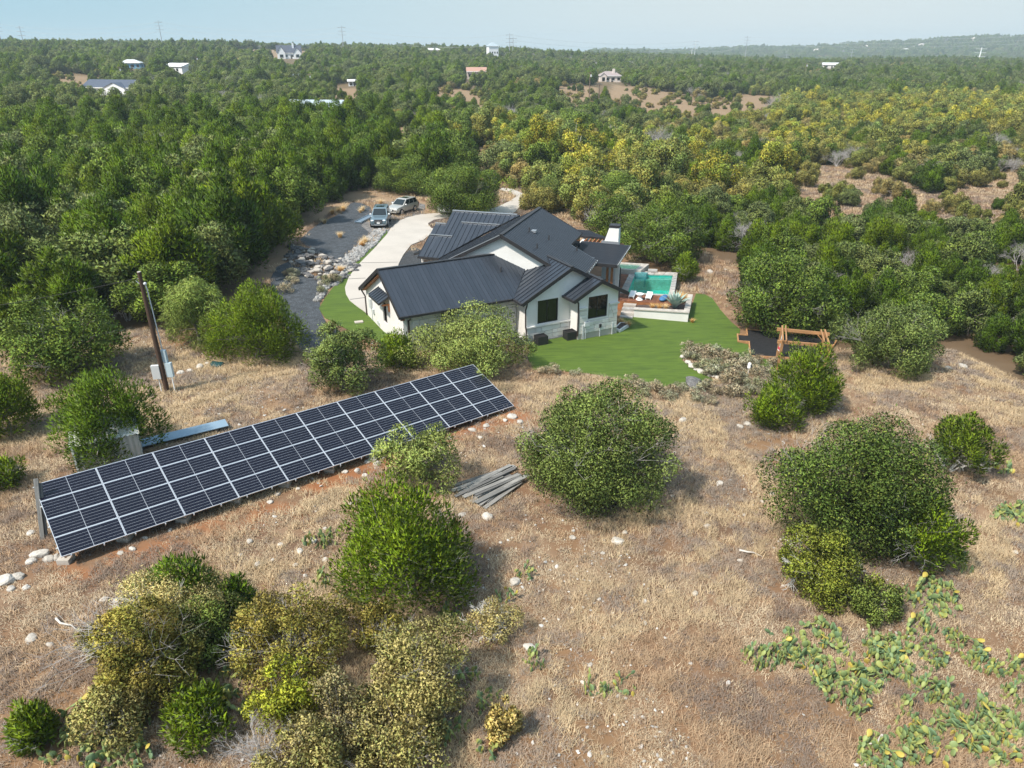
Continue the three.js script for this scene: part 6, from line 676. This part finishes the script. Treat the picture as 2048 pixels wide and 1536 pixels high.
// ---------------------------------------------------------------- dry grass, bed shrubs
{
  const types = [['dry_grass', bladeGeo(34, 0.2, 0.27, 0.010, 1.3), 'tall straw coloured dry grass over the field', [[0.51, 0.385, 0.235], [0.45, 0.33, 0.205], [0.39, 0.265, 0.16]]], ['dry_grass', bladeGeo(40, 0.26, 0.14, 0.011, 1.7), 'short matted tan grass over the field', [[0.44, 0.335, 0.22], [0.385, 0.29, 0.195], [0.51, 0.40, 0.27]]], ['dry_weeds', bladeGeo(30, 0.2, 0.22, 0.010, 1.4), 'grey brown dry weeds over the field', [[0.30, 0.24, 0.19], [0.36, 0.27, 0.20], [0.25, 0.185, 0.14]]]];
  const lists = [[], [], []], bad = [LAWN_R, LAWN_L, DARK1, DARK2, MULCH], soilOff = SOIL, drv = [[-10.76,-50.15],[-11.79,-51.66],[-12.67,-53.06],[-13.29,-54.61],[-13.73,-56.3],[-14.03,-59.27],[-14.04,-61.75],[-13.92,-64.35],[-13.59,-69.08],[-13.3,-75.25],[-13.33,-78.58],[-12.91,-82.24],[-12.28,-83.97],[-11.03,-85.85],[-9.05,-87.02],[-5.79,-88.4],[-2.04,-91.46],[-0.4,-95.73],[0.62,-99.5],[-0.14,-102.44],[-1.73,-104.58],[-1.75,-106.24],[0.07,-105.31],[1.55,-101.95],[1.92,-98.97],[1.45,-94.65],[0.37,-89.01],[-1.42,-84.4],[-4.87,-82.56],[-6.68,-83.66],[-7.73,-84.34],[-8.96,-83.06],[-9.54,-80.86],[-9.0,-78.91],[-8.62,-78.47],[-8.79,-75.83],[-9.2,-73.32],[-10.21,-71.09],[-10.45,-66.97],[-10.42,-63.79],[-9.91,-59.09],[-9.63,-53.67],[-10.23,-50.31]];
  const tryAt = (x, z) => {
    if (LAWN_R && (bad.some((p) => inPoly(x, z, p)) || inPoly(x, z, drv))) return; if (inPoly(x, z, SOIL) && rng() < 0.75) return; if (z < -43.5 && x > -12 && x < 14 && z > -68) return;
    const d = Math.hypot(x, z), cover = fbm(x * 0.22, z * 0.22, 77), n = fbm(x * 0.5, z * 0.5, 81); if (cover < 0.36 && rng() < 0.5) return; if (fbm(x * 0.9, z * 0.9, 83) < 0.36 && rng() < 0.6) return; if (inPoly(x, z, TRAIL) && rng() < 0.85) return;
    const k = n > 0.57 ? 2 : cover > 0.52 ? 0 : 1; lists[rng() < 0.72 ? k : Math.floor(rng() * 3)].push([x, z, R(0.7, 1.35) * (d > 60 ? 1.8 : 1)]);
  };
  for (let z = -11; z > -46; z -= 0.165) for (let x = -34; x < 34; x += 0.165) { if (Math.abs(x) > -z * 0.74 + 5) continue; const px = x + R(-0.08, 0.08), pz = z + R(-0.08, 0.08); if (rng() < 0.78 && inPoly(px, pz, FIELD)) tryAt(px, pz); }
  for (let z = -46; z > -140; z -= 0.55) for (let x = -90; x < 95; x += 0.55) { if (Math.abs(x) > -z * 0.74 + 3) continue; const px = x + R(-0.25, 0.25), pz = z + R(-0.25, 0.25); if (inPoly(px, pz, FIELD) || CLEAR.some((p) => inPoly(px, pz, p))) tryAt(px, pz); }
  types.forEach(([name, geo, label, cols], k) => { const m = new THREE.InstancedMesh(geo, std(col(1, 1, 1), 0.95, { vertexColors: true }), lists[k].length), o = new THREE.Object3D(); lists[k].forEach(([x, z, s], i) => { o.position.set(x, ground(x, z) - 0.02, z); o.rotation.y = R(0, 6.28); o.scale.set(s, s * R(0.7, 1.3), s); o.updateMatrix(); m.setMatrixAt(i, o.matrix); const pa = fbm(x * 0.12, z * 0.12, 87), c = cols[pa < 0.42 ? 0 : pa < 0.56 ? (rng() < 0.5 ? 0 : 1) : 2], v = R(0.75, 1.2); m.setColorAt(i, col(c[0] * v, c[1] * v, c[2] * v)); }); m.name = numbered(name); m.castShadow = m.receiveShadow = true; tag(m, label, 'grass', null, 'stuff'); scene.add(m); });
  console.log('grass', lists.map((l) => l.length).join());
}
{ // sage shrubs: garden bed, lawn edge, rocks beside the drive
  const sage = [0, 1, 2].map((k) => { const c = crown({ r: 0.5, h: 0.6, base: 0.02, clumps: 18, cr: 0.34, n: 1500, len: 0.07, wid: 0.02, style: 'broad', low: -0.5, tone: 0.26, ragged: 0.35 }); return { crown: c.g, trunk: limbs(c.C, 0.6, 0.02, 6) }; }), ms = [leafMat(0.55, 0.54, 0.37), leafMat(0.47, 0.48, 0.28), leafMat(0.66, 0.58, 0.40), leafMat(0.58, 0.48, 0.32)];
  const put = (x, z, s, label, group, y) => { const p = pick(sage), o = thing('sage_shrub', label, 'shrub', [x, y, z], R(0, 6.28), group); mesh('crown', p.crown, pick(ms), o); mesh('trunk', p.trunk, barkGrey, o); o.scale.setScalar(s); };
  for (const [x, z, s] of [[14.12,-41.5,1.25],[14.2,-41.76,1.05],[12.43,-41.74,1.08],[13.18,-43.8,1.19],[15.39,-41.23,0.79],[11.65,-43.31,0.85],[14.05,-40.12,1.01],[15.3,-41.8,1.1],[14.15,-42.88,1.3],[15.73,-42.7,0.84],[13.09,-43.9,1.16],[13.79,-40.1,0.93],[17.0,-41.94,1.29],[13.77,-43.88,1.08],[16.17,-42.92,0.75],[13.37,-39.53,1.15],[12.01,-43.04,0.76],[12.39,-41.51,0.97],[12.47,-40.66,0.78],[13.92,-43.2,0.86],[13.19,-39.91,0.83],[13.75,-40.06,1.09],[12.61,-42.98,1.16],[13.34,-42.79,0.74],[11.84,-41.39,0.85],[15.06,-42.42,0.97],[17.31,-41.87,1.04],[12.47,-40.62,1.26],[16.83,-41.29,0.95],[11.92,-44.05,1.28],[12.77,-40.79,0.85],[16.46,-41.32,0.88],[12.38,-40.72,0.74],[12.71,-41.5,1.21],[15.14,-42.87,1.25],[12.56,-44.16,0.86],[14.08,-43.94,0.81],[13.59,-41.44,0.78],[13.55,-39.88,1.29],[15.41,-40.86,1.05],[12.15,-44.07,0.71],[15.28,-41.88,1.14]]) put(x, z, s, 'silvery sage shrub in the garden bed', 'sage shrubs in the garden bed', lot(x));
  for (const [x, z, s] of [[1.89,-40.19,0.8],[2.67,-40.24,0.9],[3.89,-40.02,0.7],[7.23,-38.57,1.1],[7.6,-38.11,0.9],[8.23,-38.28,0.9],[8.77,-37.97,1],[9.48,-37.81,0.9],[10.16,-38.2,0.8],[11.42,-38.48,1],[11.94,-38.17,1.1],[12.61,-37.87,0.9],[13.12,-37.57,1.2],[14.12,-37.97,1],[15.04,-38.02,0.8],[10.79,-37.09,1],[11.37,-36.48,0.8],[9.17,-36.99,0.9],[7.75,-37.24,0.9],[13.93,-39.35,1.1],[14.91,-39.06,1]]) put(x, z, s, 'pale sage shrub along the lower edge of the lawn', 'sage shrubs along the lawn edge', lot(x));
  for (const [x, z, s] of [[-19.26,-59.31,1.0],[-18.74,-59.13,1.2],[-18.49,-57.78,1.0],[-18.0,-57.16,0.8],[-18.16,-54.8,1.2],[-15.07,-57.67,1.3],[-15.43,-56.97,1.2],[-14.73,-57.92,1.0],[-15.37,-54.86,0.9],[-12.74,-45.95,0.9]]) put(x, z, s, 'pale dry shrub on the weed barrier below the boulders', 'dry shrubs on the weed barrier', lot(x));
  for (const [x, z, s] of [[-17.85,-73.41,1.0],[-18.08,-87.02,1.0],[-18.18,-86.08,0.8],[-20.96,-79.68,0.9],[-14.83,-71.12,1.2],[-14.9,-69.84,1.1],[-15.07,-60.7,1.0],[-16.68,-91.65,1.0],[-20.37,-86.68,1.0],[-20.72,-85.7,1],[-21.24,-84.72,1]]) ornamental(x, z, s, pick([grassStraw, grassGold]), 'straw grass tuft growing through the weed barrier');
}

// ---------------------------------------------------------------- far houses, poles, towers
function farHouse(name, label, P, turn, o) { // w along x, d along z; gable or hip roof
  const t = thing(name, label, o.category ?? 'house', [P[0], ground(P[0], P[2]) - 0.3, P[2]], turn), W = o.w / 2, D = o.d / 2, wm = std(o.wall, 0.9), rm = std(o.roof, 0.6), h = o.h, rh = o.rh, ov = 0.5, V = (l) => { const g = new THREE.BufferGeometry(), Q = []; for (const q of l) for (const k of q.length === 4 ? [0, 1, 2, 0, 2, 3] : [0, 1, 2]) Q.push(...q[k]); g.setAttribute('position', new THREE.Float32BufferAttribute(Q, 3)); g.computeVertexNormals(); return g; };
  const hip = o.hip ? Math.min(W, D) : 0, y = h, rx = W + ov - hip;
  mesh('wall', V([[[-W, 0, D], [W, 0, D], [W, h, D], [-W, h, D]], [[-W, 0, -D], [W, 0, -D], [W, h, -D], [-W, h, -D]], [[-W, 0, -D], [-W, 0, D], [-W, h, D], [-W, h, -D]], [[W, 0, -D], [W, 0, D], [W, h, D], [W, h, -D]], ...(hip ? [] : [[[-W, h, D], [-W, h, -D], [-W, h + rh * 0.92, 0]], [[W, h, D], [W, h, -D], [W, h + rh * 0.92, 0]]])]), wm, t);
  const e = h - 0.15, T = h + rh; mesh('roof', V([[[-W - ov, e, D + ov], [W + ov, e, D + ov], [rx, T, 0], [-rx, T, 0]], [[-W - ov, e, -D - ov], [W + ov, e, -D - ov], [rx, T, 0], [-rx, T, 0]], ...(hip ? [[[-W - ov, e, D + ov], [-W - ov, e, -D - ov], [-rx, T, 0]], [[W + ov, e, D + ov], [W + ov, e, -D - ov], [rx, T, 0]]] : [])]), rm, t);
  mesh('fascia', merge([new THREE.BoxGeometry(2 * W + 2 * ov, 0.3, 0.08).translate(0, e, D + ov), new THREE.BoxGeometry(0.08, 0.3, 2 * D + 2 * ov).translate(W + ov, e, 0)]), MAT.white, t);
  const n = o.windows ?? 4; for (let k = 0; k < n; k++) { const x = -W + (k + 0.5) * 2 * W / n, w = mesh('window', new THREE.BoxGeometry(Math.min(1.6, W / n), 1.4, 0.08).translate(x, h * 0.52, D + 0.03), MAT.glass, t); mesh('window_frame', new THREE.BoxGeometry(Math.min(1.6, W / n) + 0.2, 0.12, 0.12).translate(x, h * 0.52 - 0.76, D + 0.05), MAT.white, w); }
  for (let k = 0; k < (o.sideWindows ?? 1); k++) mesh('window', new THREE.BoxGeometry(0.08, 1.4, 1.2).translate(W + 0.03, h * 0.52, (k - ((o.sideWindows ?? 1) - 1) / 2) * 2.4), MAT.glass, t);
  if (o.door !== false) mesh('door', new THREE.BoxGeometry(1.1, 2.2, 0.08).translate(0.15 * W, 1.2, D + 0.035), MAT.trim, t); if (o.chimney) mesh('chimney', new THREE.BoxGeometry(1.3, rh + 2.4, 1.1).translate(W * 0.35, h + rh * 0.55, D * 0.3), wm, t);
  for (const [gx, gw, gh] of o.gables ?? []) { mesh('gable', V([[[gx - gw, 0, D + 1.2], [gx + gw, 0, D + 1.2], [gx + gw, h, D + 1.2], [gx - gw, h, D + 1.2]], [[gx - gw, h, D + 1.2], [gx + gw, h, D + 1.2], [gx, h + gh, D + 1.2]], [[gx - gw, 0, D], [gx - gw, 0, D + 1.2], [gx - gw, h, D + 1.2], [gx - gw, h, D]], [[gx + gw, 0, D], [gx + gw, 0, D + 1.2], [gx + gw, h, D + 1.2], [gx + gw, h, D]]]), wm, t); mesh('gable_roof', V([[[gx - gw - 0.3, h - 0.15, D + 1.5], [gx, h + gh + 0.15, D + 1.5], [gx, h + gh + 0.15, -0.1], [gx - gw - 0.3, h - 0.15, -0.1]], [[gx + gw + 0.3, h - 0.15, D + 1.5], [gx, h + gh + 0.15, D + 1.5], [gx, h + gh + 0.15, -0.1], [gx + gw + 0.3, h - 0.15, -0.1]]]), rm, t); mesh('gable_window', new THREE.BoxGeometry(gw * 0.9, 2.0, 0.1).translate(gx, h * 0.5, D + 1.23), MAT.glass, t); }
  return t;
}
const FH = FARHOUSES, white = col(0.82, 0.83, 0.85);
farHouse('distant_house', 'white gabled farmhouse with a dark steep roof on the left hilltop', FH.white_house, 0.25, { w: 17, d: 9, h: 4, rh: 5.2, wall: white, roof: col(0.05, 0.06, 0.09), gables: [[-5.5, 2.7, 4.2], [5.8, 2.6, 3.2]], chimney: true });
farHouse('distant_house', 'blue cabin with a pale hip roof among the left trees', FH.blue_cabin, 0.2, { w: 11, d: 8, h: 3.4, rh: 1.7, hip: true, wall: col(0.18, 0.4, 0.6), roof: col(0.6, 0.62, 0.63) });
farHouse('metal_shed', 'white metal shed among the left trees', FH.metal_shed, -0.5, { w: 15, d: 10, h: 3.8, rh: 1.5, wall: col(0.80, 0.81, 0.82), roof: col(0.82, 0.83, 0.84), windows: 2, category: 'shed' });
farHouse('distant_house', 'long low house with dark roof and white gable wall at left', FH.ranch_house, -0.25, { w: 22, d: 10, h: 3.2, rh: 2.6, wall: white, roof: col(0.06, 0.075, 0.11), gables: [[4.5, 4.6, 1.6]] });
farHouse('metal_barn', 'barn with a pale metal roof half hidden behind the left wood', FH.metal_roof_barn, -0.12, { w: 15, d: 8, h: 3.4, rh: 1.9, wall: col(0.5, 0.52, 0.54), roof: col(0.36, 0.42, 0.47), windows: 2, category: 'barn' });
farHouse('distant_house', 'tan brick house with a pinkish grey roof beside the open field', FH.tan_house, 0.1, { w: 12.5, d: 8, h: 3.6, rh: 2.3, hip: true, wall: col(0.72, 0.62, 0.56), roof: col(0.32, 0.26, 0.25), gables: [[-4.5, 1.8, 1.4]], chimney: true });
farHouse('distant_house', 'house with a faded red roof peeping over the middle trees', FH.red_roof, 0.1, { w: 10, d: 7, h: 4.2, rh: 2, wall: col(0.6, 0.5, 0.44), roof: col(0.42, 0.24, 0.18) });
farHouse('distant_house', 'flat pale roofed house on the middle skyline', FH.flat_house, -0.2, { w: 19, d: 10, h: 4.4, rh: 1.5, hip: true, wall: col(0.55, 0.5, 0.45), roof: col(0.62, 0.63, 0.62) });
farHouse('distant_house', 'tall white house with a grey hip roof on the middle skyline', FH.tower_house, 0.3, { w: 8.5, d: 8, h: 10.5, rh: 3, hip: true, wall: white, roof: col(0.34, 0.4, 0.44) });
farHouse('metal_shed', 'small grey roofed outbuilding among trees below the hilltop farmhouse', FH.grey_roof, 0.4, { w: 6, d: 5, h: 3.2, rh: 1.4, wall: col(0.4, 0.42, 0.44), roof: col(0.4, 0.45, 0.5), windows: 1, category: 'outbuilding' });
farHouse('metal_shed', 'small white trailer shed beside a pole at middle left', FH.small_white, 0.2, { w: 5, d: 3.5, h: 2.6, rh: 0.7, wall: white, roof: col(0.75, 0.76, 0.77), windows: 2, category: 'outbuilding' });
farHouse('distant_house', 'white house on the distant ridge at right', FH.far_r1, 0.2, { w: 24, d: 12, h: 7, rh: 4, hip: true, wall: white, roof: col(0.62, 0.6, 0.58) });
farHouse('metal_shed', 'pale roofed shed in the right middle distance', FH.far_r2, -0.3, { w: 14, d: 8, h: 3.6, rh: 1.6, wall: col(0.6, 0.58, 0.55), roof: col(0.62, 0.63, 0.63), windows: 2, category: 'shed' });
for (const [x, z, w, k] of [[640, -1640, 26, 0], [760, -1700, 22, 1], [1010, -1720, 34, 2], [1130, -1760, 24, 3], [1190, -1730, 30, 4], [880, -1690, 22, 5], [1250, -1790, 26, 6]]) { const z2 = z * 1.25, x2 = x * 1.25; farHouse('ridge_house', 'pale house dotted on the distant right ridge', [x2, 0, z2], 0.3 * k, { w, d: 12, h: 9, rh: 4, hip: k % 2 === 0, wall: col(0.75, 0.68, 0.62), roof: col(0.6, 0.52, 0.46), windows: 3 }).userData.group = 'houses on the distant ridge'; }
{ const t = thing('water_tank', 'white domed water tank at the far right of the skyline', 'water tank', [1810, ground(1810, -2520) - 1, -2520]); mesh('tank', new THREE.LatheGeometry([[0, 0], [24, 0], [24, 32], [20, 40], [11, 45], [0, 47]].map((p) => new THREE.Vector2(...p)), 28), MAT.white, t); mesh('base_ring', new THREE.CylinderGeometry(25, 25, 3, 28).translate(0, 1.5, 0), MAT.concrete, t); }
const poleM = std(col(0.15, 0.1, 0.075), 0.9);
([[30.8,0.8,-305.5,10.0],[32.7,0.0,-288.0,6.6],[174.1,0.9,-460.5,11.0],[190.7,0.6,-453.7,7.4],[-86.1,2.6,-329.0,5.8],[-66.0,3.8,-371.3,6.0],[-182.0,8.8,-451.1,4.9],[-127.5,3.3,-356.9,3.5],[317.2,1.6,-507.6,4.9],[322.5,1.7,-504.6,5.9],[-177.9,4.9,-352.2,5.7],[-169.4,4.4,-345.3,6.1],[186.7,3.9,-689.2,5.3],[320.9,5.3,-725.9,5.6]]).forEach(([x, y, z, h], k) => { const t = thing('power_pole', ['wooden power pole standing in the open field in front of the tan house', 'short wooden pole beside the field', 'tall wooden pole with transformer in the right middle distance', 'wooden pole right of the transformer pole', 'wooden pole in the trees at middle left', 'wooden pole near the small white trailer', 'pale pole beside the white metal shed', 'short pole with lamp in the left trees', 'wooden pole at the far right edge of the woodland', 'wooden pole with transformer at the far right edge', 'wooden pole behind the long low house', 'second wooden pole behind the long low house', 'thin pole left of the far right towers', 'thin pole before the right ridge'][k], 'power pole', [x, ground(x, z) - 0.4, z], R(-0.3, 0.3)); const hh = Math.max(h, 7) + 0.8; mesh('pole', tube([[0, 0, 0], [0, hh, 0]], 0.2, 8, false, 0.14), poleM, t); mesh('cross_arm', new THREE.BoxGeometry(2.2, 0.16, 0.14).translate(0, hh - 0.5, 0.12), poleM, t); if (k % 2 === 0) mesh('transformer', new THREE.CylinderGeometry(0.32, 0.32, 0.9, 12).translate(0.45, hh - 1.5, 0), MAT.box, t); });
const towerM = std(col(0.42, 0.44, 0.46), 0.6, { metalness: 0.3 }), towers = [];
([[-453.1,-700.0,21.0,42.4],[-433.7,-700.0,20.4,39.2],[-310.6,-700.0,20.2,43.7],[-150.1,-700.0,15.1,39.5],[-2.2,-700.0,13.3,33.6],[0.9,-700.0,13.2,30.8],[209.8,-900.0,8.0,31.0],[206.3,-900.0,8.1,21.8],[268.1,-900.0,5.2,35.3],[390.3,-900.0,3.7,22.7],[537.7,-900.0,5.2,23.3],[532.2,-900.0,5.3,9.6],[315.6,-900.0,3.3,17.0]]).forEach(([x, z, y0, top], k) => { const gy = ground(x, z) - 0.5, hh = Math.max(6, top - gy), t = thing('power_tower', ['steel power mast at the left edge of the skyline', 'thin steel mast second from the left edge', 'tall lattice mast above the left hill', 'steel mast right of the white farmhouse', 'tall steel mast in the middle of the skyline', 'fainter mast close behind the middle one', 'taller of two pale masts right of the middle', 'shorter of two pale masts right of the middle', 'tall leaning mast before the right ridge', 'pale mast at the foot of the right ridge', 'white steel mast with arms at the far right', 'short pale mast beside the one with arms', 'short pale mast in the right middle distance'][k], 'power mast', [x, gy, z]); const rr = k === 10 ? 0.9 : 0.42; mesh('mast', tube([[0, 0, 0], [0, hh, 0]], rr, 8, false, rr * 0.5), k === 10 || k === 6 || k === 7 ? MAT.white : towerM, t); for (let q = 0; q < 3; q++) mesh('arm', new THREE.BoxGeometry(k === 10 ? 13 : 7, 0.35, 0.35).translate(0, hh - 1.5 - q * (k === 10 ? 4 : 3), 0), k === 10 ? MAT.white : towerM, t); towers.push([x, gy + hh, z]); });
// overhead lines between the masts and poles
function line(a, b, sag, r, label) { const p = []; for (let k = 0; k <= 16; k++) { const f = k / 16; p.push([a[0] + (b[0] - a[0]) * f, a[1] + (b[1] - a[1]) * f - 4 * sag * f * (1 - f), a[2] + (b[2] - a[2]) * f]); } tag(mesh('power_line', tube(p, r, 4), MAT.box), label, 'power line', 'overhead power lines'); }
const TW = [[-560, 46, -690], ...[0, 2, 3, 4, 6, 8].map((k) => towers[k]), [640, 40, -860]];
for (let k = 0; k < TW.length - 1; k++) for (const dy of [1.5, 5.5, 9]) line([TW[k][0], TW[k][1] - dy, TW[k][2]], [TW[k + 1][0], TW[k + 1][1] - dy, TW[k + 1][2]], 5, 0.07, ['upper', 'middle', 'lower'][[1.5, 5.5, 9].indexOf(dy)] + ' power line between masts, span ' + ['at the left edge', 'over the left hill', 'left of the farmhouse', 'right of the farmhouse', 'right of the middle mast', 'before the distant ridge', 'at the far right'][k]);
scene.fog = new THREE.FogExp2(col(0.66, 0.77, 0.84), 0.00026);
renderer.render(scene, camera);
